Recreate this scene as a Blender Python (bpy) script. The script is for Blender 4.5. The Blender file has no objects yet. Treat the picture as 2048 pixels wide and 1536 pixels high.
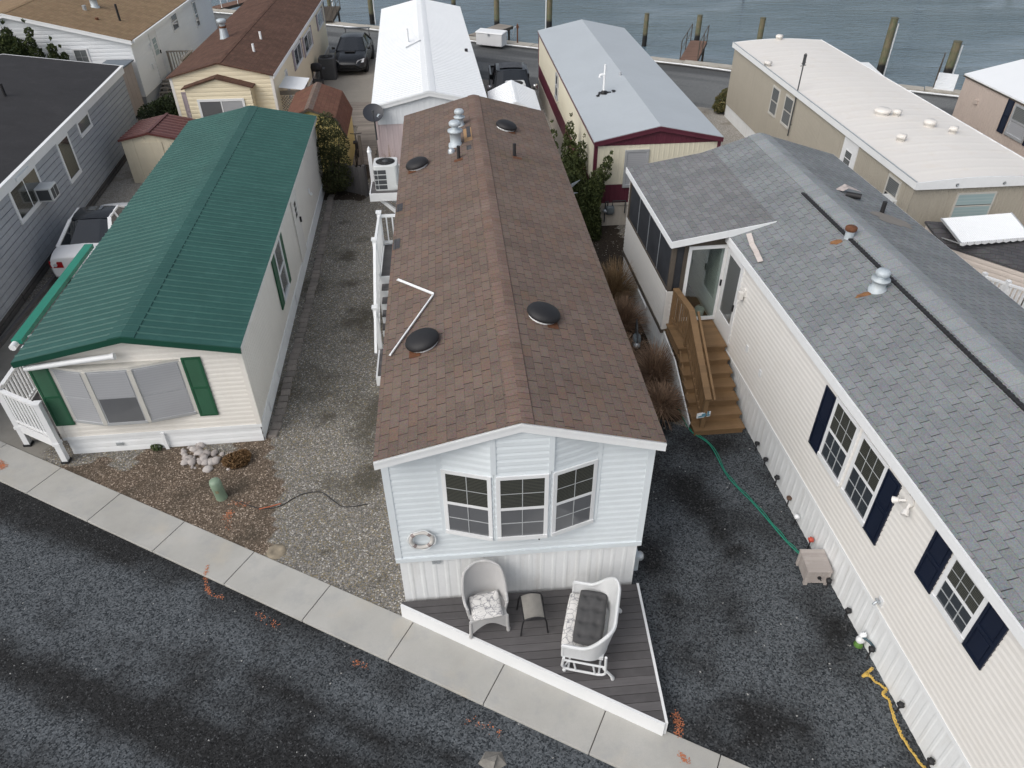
import bpy, math, random
from mathutils import Vector, Matrix, noise
random.seed(7)
SC = bpy.context.scene
COL = SC.collection
# ---------------------------------------------------------------- camera, light, exposure
CAM_Z = 11.0
FPX = 1470.0                      # focal length in pixels of the 2048 wide photograph
PITCH = math.atan(1146 / FPX); ROLL = math.atan2(17, 1886); YAW = -0.08065
def _cam_axes():
    cp, sp = math.cos(PITCH), math.sin(PITCH)
    fwd = Vector((0, cp, -sp)); right = Vector((1, 0, 0)); up = Vector((0, sp, cp))
    r2 = right * math.cos(ROLL) - up * math.sin(ROLL)
    u2 = up * math.cos(ROLL) + right * math.sin(ROLL)
    rz = Matrix.Rotation(YAW, 3, 'Z')
    return rz @ r2, rz @ u2, rz @ fwd
CR, CU, CF = _cam_axes()
cam_d = bpy.data.cameras.new('camera')
cam = bpy.data.objects.new('camera', cam_d); COL.objects.link(cam)
m = Matrix.Identity(4)
for i in range(3):
    m[i][0] = CR[i]; m[i][1] = CU[i]; m[i][2] = -CF[i]
m[2][3] = CAM_Z
cam.matrix_world = m
cam_d.sensor_width = 36; cam_d.lens = 36 * FPX / 2048; cam_d.clip_start = 0.1; cam_d.clip_end = 3000
SC.camera = cam

SUN_EL, SUN_AZ = math.radians(44), math.radians(232)      # high overcast sun off to the left
w = bpy.data.worlds.new('World'); SC.world = w; w.use_nodes = True
nt = w.node_tree; bg = nt.nodes['Background']
sky = nt.nodes.new('ShaderNodeTexSky'); sky.sky_type = 'NISHITA'; sky.sun_disc = False
sky.sun_elevation = SUN_EL; sky.sun_rotation = SUN_AZ; sky.air_density = 1.0; sky.dust_density = 4.0; sky.ozone_density = 1.0
hs = nt.nodes.new('ShaderNodeHueSaturation'); hs.inputs['Saturation'].default_value = 0.44
nt.links.new(sky.outputs[0], hs.inputs['Color']); nt.links.new(hs.outputs[0], bg.inputs['Color'])
bg.inputs['Strength'].default_value = 0.14
sl = bpy.data.lights.new('sun', 'SUN'); sl.energy = 0.75; sl.angle = math.radians(60); sl.color = (1.0, .97, .93)
so = bpy.data.objects.new('sun', sl); COL.objects.link(so)
sd = Vector((math.sin(SUN_AZ) * math.cos(SUN_EL), math.cos(SUN_AZ) * math.cos(SUN_EL), math.sin(SUN_EL)))
so.rotation_euler = sd.to_track_quat('Z', 'Y').to_euler(); so.location = (0, -10, 40)
SC.view_settings.view_transform = 'Standard'; SC.view_settings.look = 'None'
SC.view_settings.gamma = 1.0; SC.view_settings.exposure = 0.22; SC.view_settings.use_curve_mapping = False
SC.cycles.use_denoising = True
SC.cycles.max_bounces = 6

def spot(px, py, z=0.0):
    "survey helper: the place at height z that a reading (px, py) of the 2048x1536 survey photo stands for"
    d = CR * ((px - 1024) / FPX) - CU * ((py - 768) / FPX) + CF
    t = (z - CAM_Z) / d.z
    return Vector((0, 0, CAM_Z)) + d * t

# ---------------------------------------------------------------- mesh helper
Zv = Vector((0, 0, 1))
class MB:
    def __init__(s): s.v = []; s.f = []; s.mi = []; s.cur = 0; s.smf = []; s.sm = False
    def mat(s, i): s.cur = i; return s
    def smooth(s, b=True): s.sm = b; return s
    def face(s, pts):
        n = len(s.v); s.v += [tuple(p) for p in pts]
        s.f.append(tuple(range(n, n + len(pts)))); s.mi.append(s.cur); s.smf.append(s.sm)
    def idx(s, verts, faces):
        n = len(s.v); s.v += [tuple(p) for p in verts]
        for f in faces:
            s.f.append(tuple(i + n for i in f)); s.mi.append(s.cur); s.smf.append(s.sm)
    def box(s, x0, y0, z0, x1, y1, z1):
        v = [(x0,y0,z0),(x1,y0,z0),(x1,y1,z0),(x0,y1,z0),(x0,y0,z1),(x1,y0,z1),(x1,y1,z1),(x0,y1,z1)]
        s.idx(v, [(0,3,2,1),(4,5,6,7),(0,1,5,4),(1,2,6,5),(2,3,7,6),(3,0,4,7)]); return s
    def fbox(s, o, u, n, a0, a1, z0, z1, d0, d1, up=Zv):
        "box on a wall: a along u, z along up, d along outward n"
        o = Vector(o)
        v = [o + u*a + up*z + n*d for d in (d1, d0) for (a, z) in ((a0,z0),(a1,z0),(a1,z1),(a0,z1))]
        s.idx(v, [(0,1,2,3),(7,6,5,4),(0,4,5,1),(1,5,6,2),(2,6,7,3),(3,7,4,0)]); return s
    def bar(s, p, q, w, h, up=Zv):
        p = Vector(p); q = Vector(q); d = (q - p).normalized(); r = d.cross(Vector(up))
        if r.length < 1e-4: r = d.cross(Vector((0, 1, 0)))
        r.normalize(); t = r.cross(d)
        v = []
        for c in (p, q):
            for a, b in ((-1,-1),(1,-1),(1,1),(-1,1)): v.append(c + r*(a*w/2) + t*(b*h/2))
        s.idx(v, [(3,2,1,0),(4,5,6,7),(0,1,5,4),(1,2,6,5),(2,3,7,6),(3,0,4,7)]); return s
    def tube(s, pts, r, n=8, caps=True):
        pts = [Vector(p) for p in pts]; rs = r if isinstance(r, (list, tuple)) else [r]*len(pts)
        old = s.sm; s.sm = True; vs = []; k = len(pts); prev = None
        for i, p in enumerate(pts):
            t = (pts[min(i+1,k-1)] - pts[max(i-1,0)])
            if t.length < 1e-9: t = Vector((0,0,1))
            t.normalize()
            a = prev - t*prev.dot(t) if prev else t.cross(Zv)
            if a.length < 1e-3: a = t.cross(Vector((1,0,0)))
            a.normalize(); prev = a; b = t.cross(a)
            for j in range(n):
                an = 2*math.pi*j/n; vs.append(p + (a*math.cos(an) + b*math.sin(an))*rs[i])
        fs = [(i*n+j, i*n+(j+1)%n, (i+1)*n+(j+1)%n, (i+1)*n+j) for i in range(k-1) for j in range(n)]
        s.idx(vs, fs); s.sm = False
        if caps: s.face(vs[:n][::-1]); s.face(vs[-n:])
        s.sm = old; return s
    def lathe(s, c, prof, n=16, axis='Z'):
        c = Vector(c); vs = []; old = s.sm; s.sm = True
        for r, h in prof:
            for j in range(n):
                a = 2*math.pi*j/n; x, y = r*math.cos(a), r*math.sin(a)
                vs.append(c + (Vector((x,y,h)) if axis=='Z' else Vector((h,x,y)) if axis=='X' else Vector((y,h,x))))
        k = len(prof)
        s.idx(vs, [(i*n+j, i*n+(j+1)%n, (i+1)*n+(j+1)%n, (i+1)*n+j) for i in range(k-1) for j in range(n)])
        s.sm = False
        if prof[-1][0] > 1e-4: s.face(vs[-n:])
        if prof[0][0] > 1e-4: s.face(vs[:n][::-1])
        s.sm = old; return s
    def prism(s, poly, z0, z1):
        b = [(x,y,z0) for x,y in poly]; t = [(x,y,z1) for x,y in poly]; n = len(poly)
        s.idx(b + t, [tuple(range(n))[::-1], tuple(range(n,2*n))] + [(i,(i+1)%n,n+(i+1)%n,n+i) for i in range(n)]); return s
    def ext(s, poly, vec):
        vec = Vector(vec); b = [Vector(p) for p in poly]; t = [p + vec for p in b]; n = len(b)
        s.idx(b + t, [tuple(range(n))[::-1], tuple(range(n,2*n))] + [(i,(i+1)%n,n+(i+1)%n,n+i) for i in range(n)]); return s
    def grid(s, fn, nu, nv, closed_u=False):
        vs = [fn(i/nu, j/nv) for j in range(nv+1) for i in range(nu+1)]
        s.idx(vs, [(j*(nu+1)+i, j*(nu+1)+i+1, (j+1)*(nu+1)+i+1, (j+1)*(nu+1)+i) for j in range(nv) for i in range(nu)]); return s
    def rings(s, rings, cap=True):
        n = len(rings[0]); vs = [p for r in rings for p in r]
        s.idx(vs, [(i*n+j, i*n+(j+1)%n, (i+1)*n+(j+1)%n, (i+1)*n+j) for i in range(len(rings)-1) for j in range(n)])
        if cap:
            k = (len(rings)-1)*n; o = len(s.v) - len(vs)
            s.f += [tuple(o+j for j in range(n))[::-1], tuple(o+k+j for j in range(n))]; s.mi += [s.cur]*2; s.smf += [False]*2
        return s
    def build(s, name, mats, parent=None, bevel=0, seg=1, sub=0, weld=False):
        me = bpy.data.meshes.new(name); me.from_pydata(s.v, [], s.f); me.update()
        for mm in (mats if isinstance(mats, (list, tuple)) else [mats]): me.materials.append(mm)
        me.polygons.foreach_set('material_index', s.mi); me.polygons.foreach_set('use_smooth', s.smf)
        uv = me.uv_layers.new(name='UVMap'); dat = [0.0]*(2*len(me.loops))
        for p in me.polygons:
            n = p.normal
            u = Vector((1,0,0)) if abs(n.z) > .9995 else Zv.cross(n).normalized()
            v = n.cross(u)
            if abs(n.z) > .9995: v = Vector((0,1,0))
            for li in p.loop_indices:
                c = me.vertices[me.loops[li].vertex_index].co
                dat[2*li] = c.dot(u); dat[2*li+1] = c.dot(v)
        uv.data.foreach_set('uv', dat)
        o = bpy.data.objects.new(name, me); COL.objects.link(o)
        if parent is not None: o.parent = parent
        if weld:
            wm = o.modifiers.new('weld', 'WELD'); wm.merge_threshold = 1e-4
        if sub:
            sm = o.modifiers.new('sub', 'SUBSURF'); sm.levels = sub; sm.render_levels = sub
        if bevel:
            b = o.modifiers.new('bevel', 'BEVEL'); b.width = bevel; b.segments = seg; b.limit_method = 'ANGLE'; b.angle_limit = math.radians(40)
        return o

def each(b, name, mats, parent=None, bevel=0):
    "every connected piece of the builder becomes a mesh of its own under the parent"
    par = list(range(len(b.v)))
    def root(i):
        while par[i] != i: par[i] = par[par[i]]; i = par[i]
        return i
    for f in b.f:
        for i in f[1:]: par[root(i)] = root(f[0])
    parts = {}
    for k, f in enumerate(b.f): parts.setdefault(root(f[0]), []).append(k)
    out = []
    for ks in parts.values():
        q = MB(); m = {}
        for k in ks:
            for i in b.f[k]:
                if i not in m: m[i] = len(q.v); q.v.append(b.v[i])
            q.f.append(tuple(m[i] for i in b.f[k])); q.mi.append(b.mi[k]); q.smf.append(b.smf[k])
        out.append(q.build(name, mats, parent, bevel))
    return out

def clip2(poly, ax, lo, hi):
    for sgn, lim in ((1, lo), (-1, -hi)):
        out = []
        for i in range(len(poly)):
            a, b = poly[i], poly[(i+1) % len(poly)]
            da, db = sgn*a[ax]-lim, sgn*b[ax]-lim
            if da >= -1e-9: out.append(a)
            if (da > 1e-9 and db < -1e-9) or (da < -1e-9 and db > 1e-9):
                t = da/(da-db); out.append((a[0]+(b[0]-a[0])*t, a[1]+(b[1]-a[1])*t))
        poly = out
        if len(poly) < 3: return []
    return poly
LAP = [(0, .017, .50, .0145), (.50, .0145, .86, .003), (.86, .003, 1, .001)]
RIB = [(0, 0, .58, 0), (.58, 0, .70, .005), (.70, .005, .88, .005), (.88, .005, 1, 0)]
FINE = [(0, .003, .84, .003), (.84, .003, .92, -.012), (.92, -.012, 1, .003)]
def panel(mb, o, u, n, poly, ax, pitch, prof, vdir=Zv):
    "a wall face (polygon in s,z) broken into laps (ax=1) or ribs (ax=0) of real relief"
    o = Vector(o); u = Vector(u); n = Vector(n)
    lo = min(p[ax] for p in poly); hi = max(p[ax] for p in poly)
    k = math.floor(lo/pitch); prevd = None
    while k*pitch < hi:
        for f0, d0, f1, d1 in prof:
            a, b = (k+f0)*pitch, (k+f1)*pitch
            if b <= lo or a >= hi: prevd = d1; continue
            q = clip2(poly, ax, max(a, lo), min(b, hi))
            if len(q) >= 3:
                mb.face([o + u*s + vdir*z + n*(d0 + (d1-d0)*(((s, z)[ax]-a)/(b-a))) for s, z in q])
                if prevd is not None and abs(prevd-d0) > 1e-6 and a > lo:
                    e = [p for p in q if abs(p[ax]-a) < 1e-6]
                    if len(e) >= 2:
                        e = [min(e), max(e)]
                        mb.face([o+u*e[0][0]+vdir*e[0][1]+n*prevd, o+u*e[1][0]+vdir*e[1][1]+n*prevd,
                                 o+u*e[1][0]+vdir*e[1][1]+n*d0, o+u*e[0][0]+vdir*e[0][1]+n*d0])
            prevd = d1
        k += 1

# ---------------------------------------------------------------- object bookkeeping
def tag(o, label, cat, group=None, kind=None):
    if label: o['label'] = label
    if cat: o['category'] = cat
    if group: o['group'] = group
    if kind: o['kind'] = kind
    return o
def thing(name, label, cat, loc=(0,0,0), rz=0, group=None):
    o = bpy.data.objects.new(name, None); COL.objects.link(o); o.empty_display_size = .2
    o.location = loc; o.rotation_euler = (0, 0, rz); tag(o, label, cat, group); return o
def dup(root, loc, rz=None, label=None, group=None, scale=None):
    r = root.copy(); COL.objects.link(r); r.location = loc
    if rz is not None: r.rotation_euler = (root.rotation_euler[0], root.rotation_euler[1], rz)
    if scale: r.scale = scale
    if label: r['label'] = label
    if group: r['group'] = group
    for ch in list(root.children):
        c = ch.copy(); COL.objects.link(c); c.parent = r
        for g in list(ch.children):
            d = g.copy(); COL.objects.link(d); d.parent = c
    return r
def struct(o): o['kind'] = 'structure'; return o

# ---------------------------------------------------------------- materials
class N:
    def __init__(s, name):
        s.m = bpy.data.materials.new(name); s.m.use_nodes = True; s.t = s.m.node_tree
        s.b = s.t.nodes['Principled BSDF']; s.i = 0
    def n(s, typ, **kw):
        x = s.t.nodes.new('ShaderNode' + typ)
        for k, v in kw.items():
            if k == 'inp':
                for a, b in v.items():
                    if isinstance(b, bpy.types.NodeSocket): s.t.links.new(b, x.inputs[a])
                    else: x.inputs[a].default_value = b
            else: setattr(x, k, v)
        return x
    def math(s, op, a, b=0.0, c=None):
        d = {0: a, 1: b}
        if c is not None: d[2] = c
        return s.n('Math', operation=op, inp=d).outputs[0]
    def mix(s, fac, a, b, typ='MIX'):
        x = s.n('MixRGB', blend_type=typ)
        for i, v in enumerate((fac, a, b)):
            if isinstance(v, bpy.types.NodeSocket): s.t.links.new(v, x.inputs[i])
            else: x.inputs[i].default_value = v if i == 0 or len(v) == 4 else (*v, 1)
        return x.outputs[0]
    def obj(s): return s.n('TexCoord').outputs['Object']
    def uv(s): return s.n('UVMap').outputs[0]
    def noise(s, vec, scale, detail=3, rough=.6):
        return s.n('TexNoise', inp={'Vector': vec, 'Scale': scale, 'Detail': detail, 'Roughness': rough}).outputs[0]
    def ramp(s, f, lo, hi, a=0.0, b=1.0):
        return s.n('MapRange', inp={0: f, 1: lo, 2: hi, 3: a, 4: b}).outputs[0]
    def scl(s, vec, sc): return s.n('Mapping', inp={'Vector': vec, 'Scale': sc}).outputs[0]
    def bump(s, h, st=.3, dist=.01):
        o = s.n('Bump', inp={'Height': h, 'Strength': st, 'Distance': dist}).outputs[0]
        s.t.links.new(o, s.b.inputs['Normal'])
    def out(s, col, rough=.6, metal=0.0, spec=.5):
        for k, v in (('Base Color', col), ('Roughness', rough), ('Metallic', metal), ('Specular IOR Level', spec)):
            if isinstance(v, bpy.types.NodeSocket): s.t.links.new(v, s.b.inputs[k])
            else: s.b.inputs[k].default_value = (*v, 1) if isinstance(v, tuple) and len(v) == 3 else v
        return s.m
def sh(c, k): return tuple(min(1, x*k) for x in c)
def plain(name, c, rough=.55, metal=0.0, var=.07, vs=2.5, bump=0, bs=80, dirt=0.0, dcol=(.16,.14,.11), streak=False, spec=.5):
    "paint or plastic with weathering: broad and fine tone variation, patches of grime of their own shape"
    k = N(name); co = k.obj()
    f = k.noise(co, vs, 5, .65); c1 = k.mix(k.ramp(f, .3, .7), sh(c, 1-var), sh(c, 1+var))
    g = k.noise(co, vs*14, 3, .7); c1 = k.mix(k.ramp(g, .35, .65, 0, .5), c1, sh(c, 1-var*1.3))
    if dirt:
        v = k.scl(co, (5, 5, .35)) if streak else k.scl(co, (1.3, 1.3, 1.3))
        d = k.ramp(k.noise(v, 1.6, 6, .7), .52, .75, 0, dirt); c1 = k.mix(d, c1, dcol)
    if bump: k.bump(k.noise(co, bs, 3), bump)
    return k.out(c1, rough, metal, spec)
def shingle(name, ca, cb, slot, tab=.305, expo=.143, slotw=.035, moss=0.0, stain=.25, course=.35, tint=None):
    k = N(name); uv = k.uv(); sp = k.n('SeparateXYZ', inp={0: uv})
    U, V = sp.outputs[0], sp.outputs[1]
    row = k.math('FLOOR', k.math('DIVIDE', V, expo)); fv = k.math('FRACT', k.math('DIVIDE', V, expo))
    rj = k.n('TexWhiteNoise', noise_dimensions='1D', inp={'W': row}).outputs[0]
    uu = k.math('ADD', k.math('DIVIDE', U, tab), k.math('ADD', k.math('MULTIPLY', row, .36), k.math('MULTIPLY', rj, .12)))
    fu = k.math('FRACT', uu); cell = k.math('FLOOR', uu)
    wn = k.n('TexWhiteNoise', noise_dimensions='2D', inp={'Vector': k.n('CombineXYZ', inp={0: cell, 1: row}).outputs[0]})
    co = k.obj(); big = k.noise(co, .55, 4, .6); fine = k.noise(co, 45, 2, .8)
    c = k.mix(wn.outputs[0], ca, cb)
    c = k.mix(k.ramp(wn.outputs[1] if False else big, .3, .7, 0, stain), c, sh(ca, .7))
    c = k.mix(k.ramp(fine, .35, .65, 0, .45), c, sh(cb, 1.18))
    stk = k.noise(k.scl(uv, (1.6, .28, 1)), 1.0, 4, .65); c = k.mix(k.ramp(stk, .50, .72, 0, .38), c, sh(cb, 1.22)); c = k.mix(k.ramp(stk, .5, .28, 0, .38), c, sh(ca, .72))
    if tint: c = k.mix(k.ramp(k.n('SeparateColor', inp={0: wn.outputs[1]}).outputs[1], .62, 1, 0, .42), c, tint)
    spk = k.n('TexVoronoi', feature='F1', inp={'Vector': co, 'Scale': 70}).outputs['Color']
    c = k.mix(.16, c, spk, 'OVERLAY')
    sl = k.math('LESS_THAN', fu, slotw); cs = k.math('LESS_THAN', fv, .09)
    wob = k.ramp(k.noise(co, 3, 2), .35, .6, .45, 1)
    c = k.mix(k.math('MULTIPLY', sl, wob), c, slot)
    c = k.mix(k.math('MULTIPLY', cs, course), c, slot)
    if moss:
        mz = k.ramp(k.noise(co, 1.1, 6, .75), .56, .72, 0, moss); c = k.mix(mz, c, (.10,.10,.045))
    h = k.math('SUBTRACT', k.math('MULTIPLY', k.math('SUBTRACT', 1.0, fv), .5), k.math('MULTIPLY', sl, .8))
    h = k.math('ADD', h, k.math('MULTIPLY', fine, .25))
    k.bump(h, .55, .012)
    return k.out(c, .9, 0, .25)
def glassy(name, c, stripe=None, scale=.05, rough=.06, vary=.3):
    k = N(name); co = k.obj()
    f = k.noise(co, 1.5, 4); col = k.mix(k.ramp(f, .3, .7, 0, vary), c, sh(c, 1.7))
    if stripe:
        z = k.n('SeparateXYZ', inp={0: k.uv()}).outputs[1]
        s = k.math('LESS_THAN', k.math('FRACT', k.math('DIVIDE', z, scale)), .55); col = k.mix(s, col, stripe)
    m = k.out(col, rough, 0, .6); k.b.inputs['Coat Weight'].default_value = .6; k.b.inputs['Coat Roughness'].default_value = .03
    return m
def wood(name, c, rough=.75, axis='X', plank=.14, var=.3, gap=True):
    "boards: tone per board and grain along the board"
    k = N(name); co = k.obj(); sp = k.n('SeparateXYZ', inp={0: co})
    across = sp.outputs[1 if axis == 'X' else 0]
    cell = k.math('FLOOR', k.math('DIVIDE', across, plank))
    wn = k.n('TexWhiteNoise', noise_dimensions='1D', inp={'W': cell}).outputs[0]
    g = k.noise(k.scl(co, (2, 40, 40) if axis == 'X' else (40, 2, 40)), 1.0, 4, .7)
    cc = k.mix(wn, sh(c, 1-var), sh(c, 1+var)); cc = k.mix(k.ramp(g, .3, .7, 0, .6), cc, sh(c, .72))
    st = k.ramp(k.noise(co, 1.6, 5, .7), .5, .75, 0, .35); cc = k.mix(st, cc, sh(c, 1.5))
    k.bump(g, .25, .004)
    return k.out(cc, rough, 0, .3)
def leafy(name, ca, cb):
    k = N(name); g = k.n('NewGeometry'); co = k.obj()
    c = k.mix(g.outputs['Random Per Island'], ca, cb)
    c = k.mix(k.ramp(k.noise(co, 2.2, 3), .35, .65, 0, .55), c, sh(ca, .55))
    return k.out(c, .7, 0, .25)

MT = dict(
 white=plain('white_trim', (.80,.82,.83), .5, var=.04, dirt=.10, dcol=(.5,.48,.42)),
 vinyl=plain('white_vinyl', (.75,.765,.775), .4, var=.03),
 pale=plain('pale_grey_siding', (.70,.755,.785), .5, var=.035, vs=1.2, dirt=.10, dcol=(.42,.43,.42)),
 skirtw=plain('white_skirting', (.80,.82,.825), .45, var=.05, vs=1.5, dirt=.35, dcol=(.48,.45,.40), streak=True),
 cream=plain('cream_siding', (.76,.735,.685), .5, var=.035, vs=1.1, dirt=.16, dcol=(.5,.44,.34), streak=True),
 creamw=plain('ivory_siding', (.72,.705,.675), .5, var=.03, vs=1.1, dirt=.12, dcol=(.55,.49,.38)),
 yellowc=plain('butter_siding', (.76,.68,.50), .5, var=.03, vs=1.1, dirt=.08, dcol=(.5,.44,.3)),
 whitesd=plain('white_siding', (.78,.81,.835), .5, var=.03, vs=1.1, dirt=.08, dcol=(.5,.52,.53), streak=True),
 greysd=plain('grey_cement_siding', (.37,.395,.43), .65, var=.09, vs=1.0, dirt=.4, dcol=(.2,.2,.2), streak=True),
 tansd=plain('tan_metal_siding', (.40,.37,.31), .5, var=.05, vs=1.0, dirt=.35, dcol=(.27,.235,.18), streak=True),
 pinksd=plain('salmon_metal_siding', (.52,.44,.39), .5, var=.05, vs=.9, dirt=.2, dcol=(.36,.3,.26), streak=True),
 rosesd=plain('pale_pink_siding', (.66,.55,.55), .5, var=.05, vs=1.0, dirt=.15, dcol=(.5,.42,.4), streak=True),
 ivorym=plain('ivory_metal_siding', (.72,.68,.54), .5, var=.05, vs=1.0, dirt=.15, dcol=(.5,.45,.35), streak=True),
 maroon=plain('maroon_metal', (.105,.022,.038), .45, var=.12, vs=2),
 skirtt=plain('tan_skirting', (.50,.46,.40), .55, var=.08, vs=1.5, dirt=.3, dcol=(.3,.27,.22), streak=True),
 green=plain('green_metal_roof', (.028,.098,.084), .5, var=.12, vs=.7, dirt=.3, dcol=(.07,.17,.15), spec=.3),
 green_shaded=plain('shaded_green_trim', (.008,.062,.040), .4, var=.1),  # roof green darkened: shade of the front-facing rake trim put into its colour
 greenb=plain('bright_green_awning', (.010,.20,.135), .45, var=.1),
 shutg=plain('green_shutter', (.012,.085,.040), .5, var=.15, dirt=.2, dcol=(.05,.15,.09)),
 navy=plain('navy_shutter', (.006,.011,.028), .45, var=.12),
 mauve=plain('mauve_shutter', (.30,.26,.29), .6, var=.08),
 whiteroof=plain('white_coated_roof', (.80,.825,.84), .45, var=.02, vs=.8, dirt=.12, dcol=(.66,.68,.68)),
 creamroof=plain('cream_coated_roof', (.73,.705,.665), .55, var=.035, vs=.5, dirt=.35, dcol=(.64,.57,.48)),
 bluroof=plain('pale_grey_roof', (.44,.48,.51), .5, var=.05, vs=.6, dirt=.25, dcol=(.40,.44,.46)),
 tar=plain('black_membrane', (.021,.020,.022), .8, var=.25, vs=1.2, bump=.3, bs=60, dirt=.3, dcol=(.06,.058,.06)),
 black=plain('black_plastic', (.014,.014,.016), .62, var=.2),
 blackm=plain('black_matte', (.02,.02,.022), .7, var=.2),
 dark=plain('dark_void', (.012,.012,.012), .9, var=.1),
 galv=plain('galvanised_metal', (.50,.54,.57), .4, .55, var=.12, vs=8),
 galvp=plain('pale_painted_metal', (.48,.54,.58), .5, .1, var=.1, vs=8, dirt=.3, dcol=(.30,.24,.17)),
 rust=plain('rusty_metal', (.16,.065,.03), .8, .2, var=.35, vs=12),
 alu=plain('aluminium', (.58,.60,.62), .4, .5, var=.08),
 aluframe=plain('weathered_aluminium', (.58,.57,.53), .5, .1, var=.08),
 acw=plain('pale_grey_enamel', (.62,.64,.64), .45, var=.05, dirt=.15, dcol=(.4,.39,.36)),
 acg=plain('dark_grille', (.06,.065,.07), .6, var=.2),
 wicker=None, muntin=plain('muntin', (.42,.44,.45), .5), tire=plain('tyre_rubber', (.018,.018,.018), .8, var=.2),
 cedar=wood('brown_stained_wood', (.205,.128,.066), .6, 'X', .14, .15),
 greyw=wood('weathered_wood', (.27,.245,.215), .85, 'X', .12, .25),
 greyv=wood('weathered_board', (.125,.12,.12), .85, 'Y', .13, .35),
 oldw=wood('dark_old_wood', (.095,.08,.065), .85, 'Y', .1, .3),
 teak=wood('pale_grey_box_wood', (.42,.38,.355), .75, 'X', .1, .12),
 deckg=wood('grey_composite_deck', (.105,.10,.102), .7, 'X', .145, .30),
 paver=None,
 orange=plain('orange_spray', (.50,.17,.075), .8, var=.25, vs=12),
 hose=plain('green_hose', (.015,.25,.165), .4, var=.1),
 ropey=plain('yellow_rope', (.62,.42,.10), .8, var=.3, vs=20),
 cable=plain('black_cable', (.02,.02,.022), .6),
 glass=glassy('window_glass', (.035,.042,.05)),
 glassb=glassy('window_with_blind', (.028,.032,.03), (.075,.075,.062), .03),
 glassc=glassy('window_with_curtain', (.33,.34,.36), (.38,.39,.41), .06, .25, .15),
 glassm=glassy('window_mesh_screen', (.105,.11,.118), None, .06, .3, .25),
 glassa=glassy('aqua_blind_window', (.30,.40,.41), (.36,.46,.47), .09, .12, .2),
 glassg=glassy('grey_blind_window', (.10,.11,.115), (.17,.18,.18), .05, .12, .2),
 jal=glassy('jalousie_window', (.022,.024,.022), (.075,.078,.065), .10, .12),
 carglass=glassy('car_glass', (.010,.013,.017), None, .05, .03, .1),
 carblack=plain('black_car_paint', (.010,.012,.015), .22, .2, var=.1, spec=.6),
 carwhite=plain('white_car_paint', (.82,.83,.84), .35, var=.02, spec=.6),
 redlamp=plain('red_lamp', (.35,.012,.015), .2),
 headlamp=plain('headlamp', (.55,.58,.60), .4, .0),
 chrome=plain('chrome', (.6,.61,.62), .2, .9),
 gambrelroof=None, stone=None,
 screen=plain('charcoal_insect_screen', (.028,.031,.038), .6, var=.25, vs=3, dirt=.4, dcol=(.055,.06,.068)),
 pedg=plain('sage_green_plastic', (.21,.29,.21), .5, var=.06, dirt=.2, dcol=(.3,.28,.2)),
 dish=plain('dish_grey', (.030,.033,.042), .5, var=.08),
 yellow=plain('yellow_shed_paint', (.60,.50,.20), .65, var=.06, dirt=.2, dcol=(.35,.29,.12), streak=True),
 khaki=plain('khaki_shed_metal', (.60,.55,.43), .55, var=.06, dirt=.3, dcol=(.38,.31,.2), streak=True),
 taupe=plain('taupe_sling', (.24,.23,.21), .8, var=.15, vs=8, bump=.3, bs=200),
 charc=plain('charcoal_fabric', (.075,.075,.077), .9, var=.1, vs=6, bump=.4, bs=250),
 pile=None,
)
def _special():
    k = N('woven_wicker'); co = k.obj()
    wv = k.n('TexWave', bands_direction='Z', inp={'Vector': co, 'Scale': 34, 'Distortion': 1.5}).outputs[1]
    w2 = k.n('TexWave', bands_direction='X', inp={'Vector': co, 'Scale': 20}).outputs[1]
    h = k.math('MULTIPLY', wv, w2); c = k.mix(k.ramp(h, 0, .6), (.55,.545,.54), (.80,.80,.80)); k.bump(h, 1.0, .01); MT['wicker'] = k.out(c, .6)
    k = N('wicker_painted_white'); co = k.obj()
    wv = k.n('TexWave', bands_direction='Z', inp={'Vector': co, 'Scale': 34}).outputs[1]
    c = k.mix(wv, (.66,.68,.69), (.84,.86,.87)); k.bump(wv, .7, .008); MT['wickw'] = k.out(c, .5)
    k = N('printed_fabric'); co = k.obj()
    d = k.n('TexVoronoi', feature='DISTANCE_TO_EDGE', inp={'Vector': k.n('VectorMath', operation='ADD', inp={0: co, 1: k.n('VectorMath', operation='SCALE', inp={0: k.n('TexNoise', inp={'Vector': co, 'Scale': 9.0}).outputs[1], 3: .12}).outputs[0]}).outputs[0], 'Scale': 8.5}).outputs[0]
    f2 = k.n('TexWave', wave_type='RINGS', inp={'Vector': co, 'Scale': 14, 'Distortion': 6, 'Detail': 2}).outputs[1]
    msk = k.math('MAXIMUM', k.ramp(d, .02, .06, 1, 0), k.math('MULTIPLY', k.ramp(f2, .7, .9), k.ramp(k.noise(co, 7), .5, .6)))
    MT['print'] = k.out(k.mix(msk, (.68,.67,.65), (.30,.30,.315)), .9)
    k = N('mossy_piling'); co = k.obj(); z = k.n('SeparateXYZ', inp={0: co}).outputs[2]
    c = k.mix(k.ramp(k.noise(co, 3, 4), .35, .65), (.10,.13,.07), (.20,.16,.10))
    c = k.mix(k.ramp(k.noise(k.scl(co, (12,12,1)), 1.5, 4), .4, .7, 0, .6), c, (.06,.05,.035))
    t = k.ramp(k.math('ADD', z, k.math('MULTIPLY', k.noise(co, 5), .3)), .75, .95, 1, 0); MT['pile'] = k.out(k.mix(t, c, (.012,.012,.012)), .85)
    for nm, a, b in (('paver', (.20,.18,.165), (.30,.27,.24)), ('stone', (.36,.325,.31), (.56,.53,.51))):
        k = N(nm); r = k.n('ObjectInfo').outputs['Random']; co = k.obj()
        c = k.mix(r, a, b); c = k.mix(k.ramp(k.noise(co, 25, 4), .3, .7, 0, .6), c, sh(a, .7)); k.bump(k.noise(co, 60), .4, .006); MT[nm] = k.out(c, .9, 0, .2)
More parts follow.
